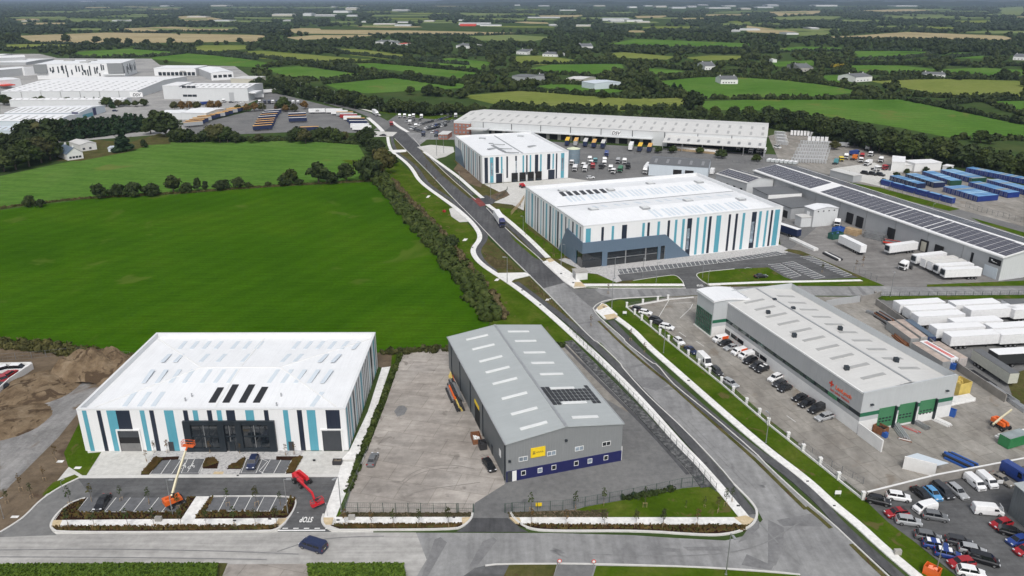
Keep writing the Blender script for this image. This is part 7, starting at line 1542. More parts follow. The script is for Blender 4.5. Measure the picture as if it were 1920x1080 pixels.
for r_ in range(4):
 for k in range(6):
  p=g(1459+r_*1.6+k*2.9-r_*3,271-r_*6+k*.2);o=dup(cg,(p.x,p.y,.08),.35,scale=(1.2,3.,1.2));tag(o,'white wire roll cage standing behind the end of the distribution shed','cage','roll cages behind the shed end')
for k in range(7):
 p=g(1442+k*8.2,303+k*.8);o=dup(TR['box'],(p.x,p.y,.08),.9,color=(.55,.58,.58),scale=(.9,.9,.55));tag(o,'grey skip body in the row before the cages','skip','grey skip bodies in a row')
mk('container_end',(.1,.2,.4),.5)
def cont_proto(L,dbl=False):
 t=proto('container');b=MB();b.box(-L/2,L/2,-1.22,1.22,.12,2.59);n=int(L/.55)
 for s in(-1,1):
  for k in range(n):x=-L/2+(k+.3)*L/n;b.box(x,x+L/n*.45,s*1.22-.03,s*1.22+.03,.25,2.45)
 b.build('body','panel_paint',t,weld=False);d=MB();d.box(-L/2-.06,-L/2,-1.12,-.02,.25,2.45);d.box(-L/2-.06,-L/2,.02,1.12,.25,2.45);d.build('door','panel_paint',t)
 r_=MB()
 for y in(-.7,-.35,.35,.7):r_.cyl((-L/2-.1,y,.3),(-L/2-.1,y,2.4),.03,.03,5)
 r_.build('lock_rod','galv',t);rf=MB().quad((-L/2,-1.2,2.6),(L/2,-1.2,2.6),(L/2,1.2,2.6),(-L/2,1.2,2.6));rf.build('roof','cont_roof',t);return t
m_,t_,b_,o_=mat0('cont_roof',.7);oi=NN(t_,"ShaderNodeObjectInfo");f_=noise(t_,o_,.5,4);c_=mixc(t_,1.,ramp(t_,oi.outputs['Random'],[(0,(.09,.24,.46)),(.35,(.16,.34,.58)),(.55,(.30,.50,.68)),(.7,(.30,.31,.27)),(.85,(.20,.36,.55)),(1,(.12,.28,.52))]),ramp(t_,f_,[(.3,(.8,)*3),(.7,(1.15,)*3)]),'MULTIPLY');t_.links.new(c_,b_.inputs['Base Color'])
CN=cont_proto(6.06);CNL=cont_proto(12.19)
def z6(x,y):return(1600+x/6.,280+y/6.)
ROWS=[((1000,478),(1395,596),'blue'),((1285,425),(1735,552),'blue'),((1490,398),(1960,530),'blue'),((1255,262),(1960,405),'blue'),((970,285),(1335,388),'blue'),((765,302),(1085,412),'blue'),((575,330),(905,438),'navy'),((400,352),(712,448),'navy'),((290,395),(1110,620),'blue')]
names=('first row from the site gate','second row from the site gate','third row from the site gate','row against the tree belt','row before the tree belt row','row with a green end container','row with orange doors at its end','shorter row with orange doors','single front row behind the mesh fence')
for r_,(A0,A1,c_)in enumerate(ROWS):
 p,q=g(*z6(*A0)),g(*z6(*A1));d=q-p;n=max(2,int(d.length/2.5));ang=math.atan2(d.y,d.x)+math.pi/2;CL=(12.2,7,7,6,9,6.5,6.5,5.5,6)[r_];dep=Vector((-d.y,d.x,0)).normalized()
 if r_==8:n=int(d.length/6.3);ang-=math.pi/2
 for k in range(n):
  s=p+d*((k+.5)/n)+(dep*CL/2 if r_!=8 else dep*1.3)
  col=COL[c_]if c_=='navy' else(.012,.035,.20);lab=f'blue container in the {names[r_]}';gr=f'blue containers, {names[r_]}'
  if r_==5 and k==n-1 or r_==4 and k==n-1:col=(.015,.07,.04);lab=f'green container ending the {names[r_]}';gr=None
  o=dup(CN,(s.x,s.y,.07),ang,color=col,scale=(CL/6.06,1,1.05));tag(o,lab,'container',gr)
  if r_ in(6,7)and k==n-1:
   o['label']=f'navy container with orange slatted side ending the {names[r_]}';del o['group']
   for j in range(5):MB().box(-2.8+j*1.15,-2.1+j*1.15,-1.30,-1.265,.3,2.4).build('orange_slat','orange_text',o);list(o.children)[-1].matrix_parent_inverse=Matrix()
def cl(A_,B_,col,lab,proto_=None,z=0.,name=None,roof=None):
 p,q=g(*zt(*A_),2.6),g(*zt(*B_),2.6);m=(p+q)/2;d=q-p;o=dup(proto_ or CNL,(m.x,m.y,.08+z),math.atan2(-d.y,-d.x),color=col,scale=(d.length/12.19,1,1));tag(o,lab,'container')
 if roof:
  for ch in o.children:
   if ch.name.startswith('roof'):ch.data=ch.data.copy();ch.data.materials.clear();ch.data.materials.append(MATS[roof])
 return o
mk('rusty_roof',(.44,.36,.31),.8,var=.35,scale=.5)
cl((660,315),(890,480),(.33,.34,.34),'long grey container with rusty panelled roof behind the works',roof='rusty_roof');cl((745,300),(985,465),(.45,.44,.42),'pale container pressed between the grey and the blue ones',roof='rusty_roof');cl((820,300),(1050,465),(.03,.05,.13),'dark blue container nearest the trailer park wall',roof='roof_blue')
cl((890,515),(1190,700),(.30,.31,.32),'long dark grey container with white end behind the works',roof='rusty_roof');red=cl((965,500),(1265,670),(.75,.74,.74),'white container with a red lettered roof behind the works',roof='roof_white_paint');cl((1080,510),(1350,665),(.55,.50,.48),'pale rusty container nearest the wall behind the works',roof='rusty_roof')
L_=red.scale[0]*12.19;b=MB();
for k in range(15):
 x=-5.4+k*.72;b.quad((x,-.6,2.64),(x+.5,-.6,2.64),(x+.5,.6,2.64),(x,.6,2.64))
o=b.build('lettering','red_paint',None,weld=False);o.parent=red
for o in list(C.objects):
 if o.get('label')and 'behind the works' in o['label']and 'container' in o['label']and o.get('category')=='container':
  e=MB().box(6.1,6.16,-1.0,1.0,.2,2.5).build('end_panel','white_paint',None);e.parent=o;m=MB().box(6.165,6.18,-.5,.3,1.3,2.1).build('red_mark','red_paint',None);m.parent=e
put(CN,1898,833,-14,4,(.03,.20,.07),'green open fronted container at the edge of the works yard',None,'container',.08)
FCAR,FVAN=FARC['car'].data,FARC['van'].data
for o in STASH:
 for ch in list(o.children_recursive):bpy.data.objects.remove(ch)
 bpy.data.objects.remove(o)
 # street furniture, machines, fences, clutter
mk('pole',(.36,.37,.38),.4,.6);mk('fence_green',(.03,.06,.045),.6);mk('fence_grey',(.16,.165,.17),.6);mk('wall_white',(.72,.715,.70),.85,var=.08);mk('wall_concrete',(.27,.255,.235),.95,var=.22,scale=.5,bmp=.3);mk('machine_red',(.58,.02,.03),.4);mk('machine_orange',(.72,.13,.02),.4);mk('cream',(.66,.60,.42),.5);mk('timber',(.40,.29,.17),.85,var=.3);mk('rust',(.20,.085,.04),.9,var=.4,scale=2.);mk('blue_paint',(.02,.09,.35),.5);mk('crate_green',(.02,.09,.07),.6);mk('tarp_yellow',(.62,.47,.13),.7,var=.2)
lp=bpy.data.objects.new('street_lamp',None);C.objects.link(lp)
MB().cyl((0,0,0),(0,0,1),.013,.008,8).build('pole','pole',lp);MB().cyl((0,0,0),(0,0,.02),.028,.028,8).build('base_plate','pole',lp)
b=MB().bar((0,0,.985),(.10,0,.992),.012,.012);b.build('bracket','pole',lp);MB().box(.06,.17,-.022,.022,.985,1.005).build('lamp_head','galv',lp)
LAMPS=[(1361,1078,1000,'by the front road corner, cut by the photo foot'),(121,935,902,'at the bend of the striped warehouse drive'),(324,966,899,'beside the orange boom lift'),(7,972,936,'at the edge of the brown earth'),(540,965,898,'beside the red boom lift'),(640,959,894,'on the pale path beside the mesh fence'),(614,969,946,'short one by the STOP line'),(1436,830,775,'on the grass halfway down the white pillared wall'),(1244,662,612,'by the tall white van and white wall'),(1147,578,523,'at the grass corner of the side road'),(1052,498,450,'at the slanted slate entrance'),(1059,483,458,'short one at the slate cladding'),(1152,522,482,'before the dark entrance glass'),(1205,520,483,'by the disabled bays'),(1230,531,492,'on the curved grass island'),(1317,522,490,'at the car park exit'),(1327,537,508,'by the road sign of the car park exit'),(951,531,482,'at the crossing of the two footpaths'),(981,433,405,'by the striped side wall of the large warehouse'),(819,292,252,'left one at the round paved area'),(832,287,252,'next to the round paved area'),(862,345,322,'by the path up to the third striped warehouse'),(920,372,342,'at the red crossing'),(944,345,318,'in front of the dock doors'),(565,178,155,'far up the road, third from the bend'),(594,185,163,'far up the road, second from the bend'),(629,197,170,'at the bend above the trailers'),(679,203,183,'just past the white lorry'),(711,210,192,'at the grass by the depot'),(743,221,204,'beside the parked white cabs'),(356,214,186,'standing among the browning trees'),(494,212,192,'behind the middle trailers'),(1829,487,452,'on the lawn before the car lot'),(1746,405,382,'on the lane behind the solar warehouse'),(1667,358,335,'by the grass strip behind the solar warehouse'),(1669,556,512,'on the verge before the trailer park'),(1754,1078,1012,'beside the orange cabinet at the car lot')]
for x,y,yt,lab in LAMPS:
 p=g(x,y);h=hgt(p,yt);d=dup(lp,(p.x,p.y,0),(x*7%6),scale=(h*.9+.8,h*.9+.8,h));tag(d,'grey street lamp '+lab,'street lamp','street lamps')
YT=[]
for v,(mt,n)in enumerate((('leaf_mid',60),('leaf_autumn',50),('leaf_olive',90))):
 t=bpy.data.objects.new('young_tree',None);C.objects.link(t);rng=np.random.default_rng(v);b=MB();b.cyl((0,0,0),(0,0,3.6),.045,.015,6)
 for k in range(9):a=k*2.4;z=1.5+.22*k;b.cyl((0,0,z),(math.cos(a)*.45,math.sin(a)*.45,z+.45),.018,.008,4)
 b.build('trunk','bark',t,weld=False);V,Fq_=leaves(np.array([(0,0,2.2),(.1,0,2.9),(0,.1,3.5)]),np.array([.5,.45,.3]),n,.11,rng);o=link('crown',np_mesh('crown',V,[Fq_],mt),t)
 b=MB()
 for s in(-.3,.3):b.cyl((s,0,0),(s,0,.9),.035,.035,5)
 b.bar((-.3,0,.8),(.3,0,.8),.05);b.build('stake','timber',t,weld=False);YT.append(t)
for x,y,v,s in[(x,990+(x%3),0,1.15)for x in(129,178,241,290,341,388)]+[(x,989+(x%2),v,1.1)for x,v in((441,0),(480,2),(520,2),(648,1),(697,1),(738,0),(786,0),(841,2),(996,1),(1061,1),(1133,2),(1192,2),(1243,0),(1307,1))]+[(996,961,0,1.2),(1079,958,0,1.1),(1132,948,0,1.),(1209,952,0,1.1),(1243,985,2,1.),(1286,953,0,.5),(1321,952,0,.6),(1346,962,2,1.),(1360,950,0,1.),(1372,942,0,.9),(172,940,2,1.1),(228,940,0,.9),(133,950,0,1.2),(280,945,0,.9),(335,955,2,.9),(428,950,0,1.),(482,950,2,1.1),(526,948,0,.9),(106,866,1,1.),(84,902,1,.9),(60,935,0,1.),(40,922,1,1.),(14,945,2,.9),(275,866,1,.7),(290,850,1,.8),(315,850,1,.8),(394,850,1,.7),(450,851,1,.7),(536,855,1,.7),(552,852,1,.8),(985,442,1,1.),(1003,455,1,1.),(1020,470,1,1.),(1038,482,1,1.),(945,372,1,.9),(1140,552,1,1.),(1182,640,1,1.),(1208,663,1,1.),(946,492,1,.9),(1108,612,1,.9),(800,320,1,1.),(816,345,1,1.),(975,395,1,1.),(1604,505,1,1.),(1617,500,1,1.2),(1541,512,2,1.)]:
 p=g(x,y);o=dup(YT[v],(p.x,p.y,.1),random.random()*6,scale=s*random.uniform(.9,1.15));nr=y>800
 tag(o,'slim young staked tree in the planting along the front plots' if nr else 'slim young staked tree on the verges of the new road','young tree','young trees of the front plots' if nr else 'young trees of the new road')
def bedding(polys,n,mt,seed,hmax=.45):
 rng=np.random.default_rng(seed);P=[]
 for poly in polys:
  Q=px(poly);xs,ys=[q.x for q in Q],[q.y for q in Q];X,Y=rng.uniform(min(xs),max(xs),n),rng.uniform(min(ys),max(ys),n);k=inside(X,Y,[(q.x,q.y)for q in Q]);P.append(np.stack([X[k],Y[k]],1))
 P=np.concatenate(P);m=len(P);a=rng.random(m)*3.14;h=hmax*(.5+rng.random(m));w=.12+.12*rng.random(m);dx,dy=np.cos(a)*w,np.sin(a)*w;z=np.full(m,.12)
 V=np.stack([np.stack([P[:,0]-dx,P[:,1]-dy,z],1),np.stack([P[:,0]+dx,P[:,1]+dy,z],1),np.stack([P[:,0]+dx*1.6,P[:,1]+dy*.5,z+h],1),np.stack([P[:,0]-dx*.8,P[:,1]+dy*.8,z+h],1)],1).reshape(-1,3)
 o=link('bedding_plants',np_mesh('bedding_plants',V,[np.arange(4*m).reshape(m,4)],mt));o['kind']='stuff'
BEDS=[[(968,985),(1404,987),(1396,996),(1310,1001),(1200,993.5),(1040,994)],[(625,986),(866,985),(850,991),(642,992)],[(99,989.5),(528,987),(500,995),(112,996)],[(118,957),(163,936),(143,962),(331,962),(352,934),(366,933),(340,974),(106,975)],[(395,934),(400,933),(387,961),(529,961),(545,933),(554,938),(538,968),(367,972)],[(388,863),(400,861),(409,869),(381,878)],[(444,871),(459,861),(452,879),(428,879)],[(292,860),(304,863),(279,890),(266,890)],[(550,864),(567,858),(551,886),(538,888)]]
bedding(BEDS,800,'leaf_autumn',1);bedding(BEDS,700,'leaf_olive',2,.35)
bedding([[(953,963),(1140,958),(1140,971),(955,971)],[(645,963),(884,963),(882,971),(635,971)]],700,'leaf_rust',3,.2)
bedding([[(906,474),(972,507),(928,505)],[(992,523),(1022,552),(1062,593),(1100,638),(1086,620),(1032,568),(992,538)],[(760,300),(850,382),(812,350)]],1500,'leaf_rust',4,.5)
def fence(pts,h,gap,m,label,wires=True,name='mesh_fence',cat='fence',group=None,pw=.09,dens=.35):
 P=px(pts);t=thing(name,label,cat,P[0],0,group);w=MB()
 for a,c in zip(P,P[1:]):
  L=(c-a).length;n=max(1,round(L/gap))
  for k in range(n+(c is P[-1])):q=a.lerp(c,k/n);MB().bar(q,q+Vector((0,0,h)),pw).build('post',m,t)
  for z in(.08,h*.5,h-.05):w.bar(a+Vector((0,0,z)),c+Vector((0,0,z)),.035)
  if wires:
   nn=int(L/dens)
   for k in range(nn):q=a.lerp(c,(k+.5)/nn);w.bar(q+Vector((0,0,.05)),q+Vector((0,0,h-.06)),.018)
 w.build('mesh_panel',m,t,weld=False);return t
fence([(648,961),(860,962.5)],2.3,2.5,'fence_green','dark green mesh fence along the front of the pale concrete yard');fence([(960,961),(1055,957),(1097,950),(1165,938),(1230,925),(1277,915),(1318,910)],2.3,2.6,'fence_green','dark green mesh fence round the grass triangle')
fence([(857,962),(888,962.5)],2.2,3.2,'fence_green','dark green open gate leaf at the pale concrete yard',name='gate',cat='gate',pw=.16);fence([(947,962),(960,961)],2.2,2,'fence_green','dark green gate leaf on the grass side of the drive',name='gate',cat='gate',pw=.16)
fence([(1068,620),(1130,690),(1205,768),(1268,838),(1300,872),(1342,922)],2.0,2.6,'fence_grey','grey mesh fence on the bank between the grey shed and the footpath',dens=.5)
fence([(1600,510),(1643,528)],2.2,2.4,'fence_grey','dark railing fence at the corner of the lorry yard');fence([(1650,557),(1740,556),(1925,554)],1.8,3.,'fence_green','low green railing along the verge before the trailer park',dens=.8)
fence([(0,676),(60,672),(140,664),(245,672)],2.,3.2,'fence_grey','thin wire fence above the brown spoil heap',dens=1.2);fence([(1650,352),(1700,366),(1760,380),(1784,386)],2.6,3.,'fence_grey','grey mesh fence with white notices before the container rows',dens=.4)
fence([(1810,388),(1840,398),(1880,408),(1925,420)],2.4,2.5,'fence_grey','grey palisade fence with gate on the lane behind the solar warehouse',dens=.4);fence([(720,345),(760,392),(830,480),(880,545),(912,602)],1.1,7,'fence_grey','thin post and wire fence along the meadow side of the hedge',False);fence([(690,845),(655,925),(640,962)],1.1,3,'fence_grey','thin wire fence beside the narrow dark hedge',False)
fence([(1505,838),(1540,866),(1618,908)],1.6,2.5,'fence_grey','dark railing enclosing the bare plot inside the white wall',dens=.5);fence([(1082,272),(1150,284),(1230,293),(1330,300),(1430,310)],2.2,3.5,'fence_grey','grey palisade fence before the distribution shed',dens=.6);fence([(930,375),(948,362),(952,355)],1.6,2.5,'fence_green','dark railing round the planted corner below the dock doors',dens=.3);fence([(958,404),(975,385),(983,372)],2.,2.2,'timber','timber fence ramp beside the large striped warehouse',dens=.15)
def lowwall(pts,h,m,label,pil=None,cap=None,t_=.25,name='boundary_wall',rail=False):
 P=px(pts);t=thing(name,label,'wall',P[0])
 for a,c in zip(P,P[1:]):
  b=MB();wall_box(b,a,c,0,(c-a).length,-.05,h,t_);b.build('wall',m,t)
  if cap:b=MB();wall_box(b,a-(c-a).normalized()*.0,c,0,(c-a).length,h+.003,h+.12,t_+.08);b.build('coping',cap,t)
  if rail:
   b=MB()
   for z in(h+.3,h+.9):b.bar(a+Vector((0,0,z)),c+Vector((0,0,z)),.04)
   for k in range(int((c-a).length/.4)):q=a.lerp(c,(k+.5)/int((c-a).length/.4));b.bar(q+Vector((0,0,h)),q+Vector((0,0,h+.95)),.025)
   b.build('railing','fence_grey',t,weld=False)
 if pil:
  for x,y in pil:q=g(x,y);b=MB().box(q.x-.3,q.x+.3,q.y-.3,q.y+.3,-.05,1.75);b.box(q.x-.36,q.x+.36,q.y-.36,q.y+.36,1.752,1.87);b.build('pillar',m,t,weld=False)
 return t
PIL=[(1175,577),(1190,590),(1203,601),(1220,612),(1237,628),(1253,640),(1272,655),(1290,668),(1310,685),(1330,702),(1352,719),(1374,737),(1399,759),(1423,779),(1440,797),(1477,824),(1505,847),(1537,872),(1571,900),(1617,937)]
lowwall([(1175,577),(1272,656),(1352,720),(1440,796),(1537,873),(1617,937)],.5,'wall_white','low white wall with square pillars and railings along the works yard',PIL,rail=True);lowwall([(1175,577),(1205,571),(1252,563)],.5,'wall_white','short white pillared wall on the side road corner of the works',[(1205,571),(1233,566),(1252,563)],rail=True)
lowwall([(1254,562),(1300,558)],.35,'wall_white','low white kerb wall before the glazed entrance block');lowwall([(1622,938),(1752,905),(1930,871)],2.0,'wall_concrete','stained concrete wall with white coping between car lot and works yard',cap='wall_white');lowwall([(1642,572),(1690,606),(1745,650),(1800,698),(1885,755)],2.2,'wall_concrete','grey concrete wall between the works yard and the trailer park')
lowwall([(1609,815),(1653,848)],3.0,'wall_white','tall white screen wall running out from the corner of the works',t_=.3);lowwall([(1692,878),(1752,893)],3.,'wall_white','white wall of the lean-to against the concrete wall');lowwall([(1547,576),(1573,571),(1611,566)],2.2,'clad_mid','grey sliding gate behind the works',name='sliding_gate');lowwall([(1612,566),(1638,561),(1650,556)],2.0,'wall_concrete','brown wall with white pillars beside the grey sliding gate',[(1612,563),(1640,556)])
p,q,r_,s_=g(1694,877),g(1752,892),g(1775,884),g(1716,868);up=Vector((0,0,2.6));b=MB().hexa([p+up*1.05,q+up*.9,r_+up*.75,s_+up*.9,p+up*1.08,q+up*.94,r_+up*.79,s_+up*.94]);tag(b.build('lean_to_roof','clad_pale_blue'),'pale blue grey sheet roof of the lean-to against the concrete wall','roof')
def boomlift(label,base,hx,hy,col,pts,boomcol='cream',s=1.,name='boom_lift',basket=True):
 """pts: boom joints as (x, y, height) seen in the picture at that height"""
 p=g(*base);q=g(base[0]+hx,base[1]+hy);d=q-p;t=thing(name,label,'boom lift',(p.x,p.y,.1),math.atan2(d.y,d.x));t.scale=(s,)*3
 L_=lambda nm,b,m:(lambda o:(setattr(o,'parent',t),o)[1])(b.build(nm,m,None,weld=False))
 L_('chassis',MB().box(-1.4,1.4,-.7,.7,.45,.95),'chassis')
 for x in(-1.15,1.15):
  for y in(-1.1,1.1):o=L_('wheel',MB().cyl((x,y-.2,.5),(x,y+.2,.5),.5,.5,12),'tyre');r=MB().cyl((x,y-.22,.5),(x,y+.22,.5),.22,.22,8).build('rim','rim',None);r.parent=o
 b=MB();b.hexa([(-1.9,-.95,1.),(1.2,-.95,1.),(1.2,-.25,1.),(-1.9,-.25,1.),(-1.7,-.9,1.95),(1.,-.85,1.75),(1.,-.3,1.75),(-1.7,-.3,1.95)]);b.hexa([(-1.9,.25,1.),(1.2,.25,1.),(1.2,.95,1.),(-1.9,.95,1.),(-1.7,.3,1.95),(1.,.3,1.75),(1.,.85,1.75),(-1.7,.9,1.95)]);b.box(-2.1,-1.7,-.9,.9,.9,1.9);L_('turntable_cover',b,col)
 W_=[g(x,y,z)for x,y,z in pts]
 for k,(a,c)in enumerate(zip(W_,W_[1:])):MB().bar(a,c,.34-.05*k,.40-.06*k).build('boom',boomcol if k<2 else col,t)
 MB().bar(W_[0]-Vector((0,0,.6)),W_[0].lerp(W_[1],.18),.5,.55).build('boom_foot','chassis',t)
 if basket:
  e=W_[-1];dx=(W_[-1]-W_[0]);dx.z=0;dx.normalize();n=Vector((-dx.y,dx.x,0));b=MB();up=Vector((0,0,1))
  c4=[e+n*1.2,e-n*1.2,e-n*1.2+dx*.9,e+n*1.2+dx*.9]
  for i in range(4):
   for z in(0,.5,1.05):b.bar(c4[i]+up*z,c4[(i+1)%4]+up*z,.06)
   b.bar(c4[i],c4[i]+up*1.05,.06);m_=(c4[i]+c4[(i+1)%4])/2;b.bar(m_,m_+up*1.05,.05)
  b.hexa([v+up*-.06 for v in c4]+[v+up*.0 for v in c4]);bk=b.build('basket',col,t,weld=False);MB().bar(e+dx*.2+up*.9,e+dx*.5+up*.9,.7,.45).build('control_panel','chassis',bk)
 return t
boomlift('orange boom lift with long cream arm raised toward the dark entrance',(330,946),24,-10,'machine_orange',[(322,930,2.0),(331,897,4.4),(348,845,8.0),(351,838,8.3)])
boomlift('red boom lift with folded red arm standing on the dark drive',(567,907),20,14,'machine_red',[(552,892,2.4),(585,924,3.0),(590,938,1.6),(593,943,1.0)],'machine_red')
boomlift('orange boom lift with cream arm in the works yard beside white beams',(1876,803),18,10,'machine_orange',[(1862,796,1.8),(1880,781,2.6),(1897,768,3.2)],basket=False);boomlift('small red boom lift in front of the dock doors',(980,352),6,3,'machine_red',[(976,347,1.8),(982,343,3.0)],'machine_red',basket=False)
def ground_text(body,x,y,wpx,hpx,z=.16,flip=True):
 p=g(x,y);w=(g(x+wpx/2,y)-g(x-wpx/2,y)).length;hh=(g(x,y-hpx/2)-g(x,y+hpx/2)).length;o=text_mesh('road_marking',body,1.,'white_line',None,(0,0,0),(1,0,0),(0,1,0),0,bold=.03)
 xs=[v.co.x for v in o.data.vertices];ys=[v.co.y for v in o.data.vertices];s=-1 if flip else 1
 for v in o.data.vertices:v.co=(s*(v.co.x-(min(xs)+max(xs))/2)*w/(max(xs)-min(xs))+p.x,s*(v.co.y-(min(ys)+max(ys))/2)*hh/(max(ys)-min(ys))+p.y,z)
 return struct(o)
ground_text('STOP',574.5,975.5,24,10);ground_text('STOP',1312,536,12,3.4)
for x,y in((358,876),(342,876),(1161,509),(1177,508),(1193,506)):
 s=1. if y>800 else 1.;p=g(x,y);b=MB();N=10
 for k in range(N):
  a0,a1=math.pi*(.15+1.5*k/N),math.pi*(.15+1.5*(k+1)/N);f=lambda a,r:(p.x+math.cos(a)*r*s,p.y+math.sin(a)*r*s-.2,.165);b.quad(f(a0,.42),f(a0,.56),f(a1,.56),f(a1,.42))
 for a,c in(((.05,.35),(.05,1.3)),((.05,.35),(.6,.3)),((.6,.3),(.8,-.4))):a_=Vector((p.x+a[0],p.y+a[1],.165));c_=Vector((p.x+c[0],p.y+c[1],.165));n=(c_-a_).normalized();n=Vector((-n.y,n.x,0))*.07;b.quad(a_-n,c_-n,c_+n,a_+n)
 struct(b.build('bay_marking','white_line',weld=False))
mk('tyre_mark',(.225,.205,.185),.95,var=.2)
for a in([(752,905),(775,885),(810,874),(850,872),(890,880)],[(745,920),(772,893),(812,880),(852,878)],[(760,930),(800,918),(850,912),(900,905)]):strip('tyre_mark',a,.22,'tyre_mark',8)
sheet('road_repair',[(739,772),(747,762),(757,761),(764,767),(758,778),(745,782)],'road_patch',8)
mk('skid',(.20,.20,.20),.95,var=.25)
for a in([(520,1035),(580,1015),(640,1008),(720,1006)],[(0,1032),(200,1030),(420,1034),(560,1040)],[(0,1045),(250,1046),(500,1050)],[(1100,1040),(1300,1045),(1420,1030),(1500,980)],[(1380,930),(1440,1000),(1500,1060)],[(1250,760),(1330,840),(1400,910)],[(1290,790),(1360,860),(1420,920)],[(1080,590),(1130,640),(1180,690)]):strip('tyre_mark',a,.25,'skid',9)
rng=np.random.default_rng(5);N=34;A0,B0=g(58,722),g(246,722);D0=g(58,668);b=MB();G_={}
for i in range(N+1):
 for j in range(N+1):
  u,v=i/N,j/N;r=math.hypot((u-.52)*2.1,(v-.45)*2.1);z=6.*max(0,1-r**1.7)**.8+.5*math.exp(-((u-.2)**2+(v-.3)**2)*30);z*=1+.22*math.sin(u*17+v*5)*math.sin(v*13)+rng.normal()*.05;G_[i,j]=(A0.x+(B0.x-A0.x)*u,A0.y+(D0.y-A0.y)*v,max(z,0)-.05 if r>.98 else z)
for i in range(N):
 for j in range(N):b.quad(G_[i,j],G_[i+1,j],G_[i+1,j+1],G_[i,j+1])
struct(b.build('spoil_heap','heap'))
rng=np.random.default_rng(9)
for(cx,cy,R_,h_)in((70,728,10,1.8),(15,790,9,1.1)):
 p=g(cx,cy);b=MB();n=20;Q={}
 for i in range(n+1):
  for j in range(n+1):u,v=i/n*2-1,j/n*2-1;r=math.hypot(u,v);Q[i,j]=(p.x+u*R_,p.y+v*R_,max(0,1-r*r)*h_*(1+.3*math.sin(u*7+cx)*math.sin(v*6))+rng.normal()*.05*(r<.9)-(.05 if r>=1 else 0)+.02)
 for i in range(n):
  for j in range(n):b.quad(Q[i,j],Q[i+1,j],Q[i+1,j+1],Q[i,j+1])
 struct(b.build('spoil_heap','heap'))
def pile(label,x,y,hx,hy,L,n,m,w=.25,layers=2,cat='stack',name='steel_stack',z0=.1):
 p=g(x,y);q=g(x+hx,y+hy);d=(q-p).normalized();s=Vector((-d.y,d.x,0));t=thing(name,label,cat,p);rr_=random.Random(int(x))
 for l in range(layers):
  for k in range(n-l):c=p+s*((k-(n-l)/2)*w*1.35)+Vector((0,0,z0+l*w*1.1+w/2))+d*rr_.uniform(-.3,.3);MB().bar(c-d*L/2*rr_.uniform(.8,1),c+d*L/2,w).build('beam',m if isinstance(m,str)else m[(k+l)%len(m)],t)
 return t
for a in(('white steel beams stacked against the end of the works',1793,752,40,-8,9,6,'wall_white',.35,2),('grey steel bundle before the green roller doors',1690,812,10,14,6,5,'galv',.3,3),('dark steel frames leaning before the third roller door',1722,795,24,14,5,7,'steel',.18,3),('white scrap frames at the corner of the works',1766,793,26,12,4,4,'wall_white',.3,2),('bright white beams beside the orange boom lift',1893,818,40,-8,8,4,'wall_white',.4,2),('white pipes in the rack along the concrete wall',1875,738,40,26,10,7,'galv',.25,3),('dark beams on the ground by the concrete wall',1842,712,36,24,9,4,'chassis',.35,2),('blue and dark beams beside the pale lean-to',1800,866,30,14,6,6,['blue_paint','chassis','blue_paint'],.4,2),('tangle of dark scrap steel behind the trailers',1660,600,20,12,7,8,['chassis','steel','rust'],.35,4),('rusty scrap steel beside the grey container',1690,640,22,20,7,4,'rust',.4,2),('grey flat frames near the sliding gate',1638,590,26,10,5,4,'steel',.3,2),('timber pallets stacked in the lorry yard',1598,438,24,6,6,8,'timber',.5,4),('black steel stillages beside the timber pallets',1640,446,24,6,8,8,'steel',.5,4),('dark clutter heap behind the refrigerated trailer',1672,458,24,4,6,6,['chassis','red_paint','steel'],.5,3),('row of white wrapped goods along the lorry yard edge',1508,459,30,14,16,2,'wall_white',.9,1),('black wrapped goods at the end of the lorry yard edge',1562,482,20,10,9,3,['chassis','wall_white'],.7,1),('bare scaffold frames in the walled plot',1540,868,40,30,14,3,'concrete',.3,1),('orange and black digger arms stored by the grey shed',845,712,-4,-16,4,3,['machine_orange','chassis','tarp_yellow'],.32,3),('black frames leaning on the grey shed beside the orange arms',850,726,5,14,4,5,['chassis','steel'],.35,4),('dark machine parts nearest the shed doorway',863,764,6,14,4,4,['chassis','chassis','tarp_yellow'],.4,4),('black drilling parts stacked along the grey shed wall',855,742,7,16,7,5,['chassis','steel','machine_orange'],.5,4),('bright steel frames spread before the first roller door',1706,806,20,8,4,5,['galv','red_paint','galv'],.12,3),('red frame scrap in front of the roller doors',1697,826,16,4,2.5,3,['rust','wall_white'],.15,2),('grey pipe stack along the concrete wall, nearer one',1903,758,34,24,8,6,'galv',.25,3),('dark clutter between the containers and the wall',1668,612,16,12,5,5,['steel','chassis'],.35,3),('blue machine scrap beside the stillages',1622,428,14,4,4,4,['blue_paint','chassis'],.5,2),('pallets and goods under the long canopy',1300,283,30,3,30,5,['timber','wall_white','skylight_grey'],1.1,2)):pile(a[0],*a[1:8],w=a[8],layers=a[9])
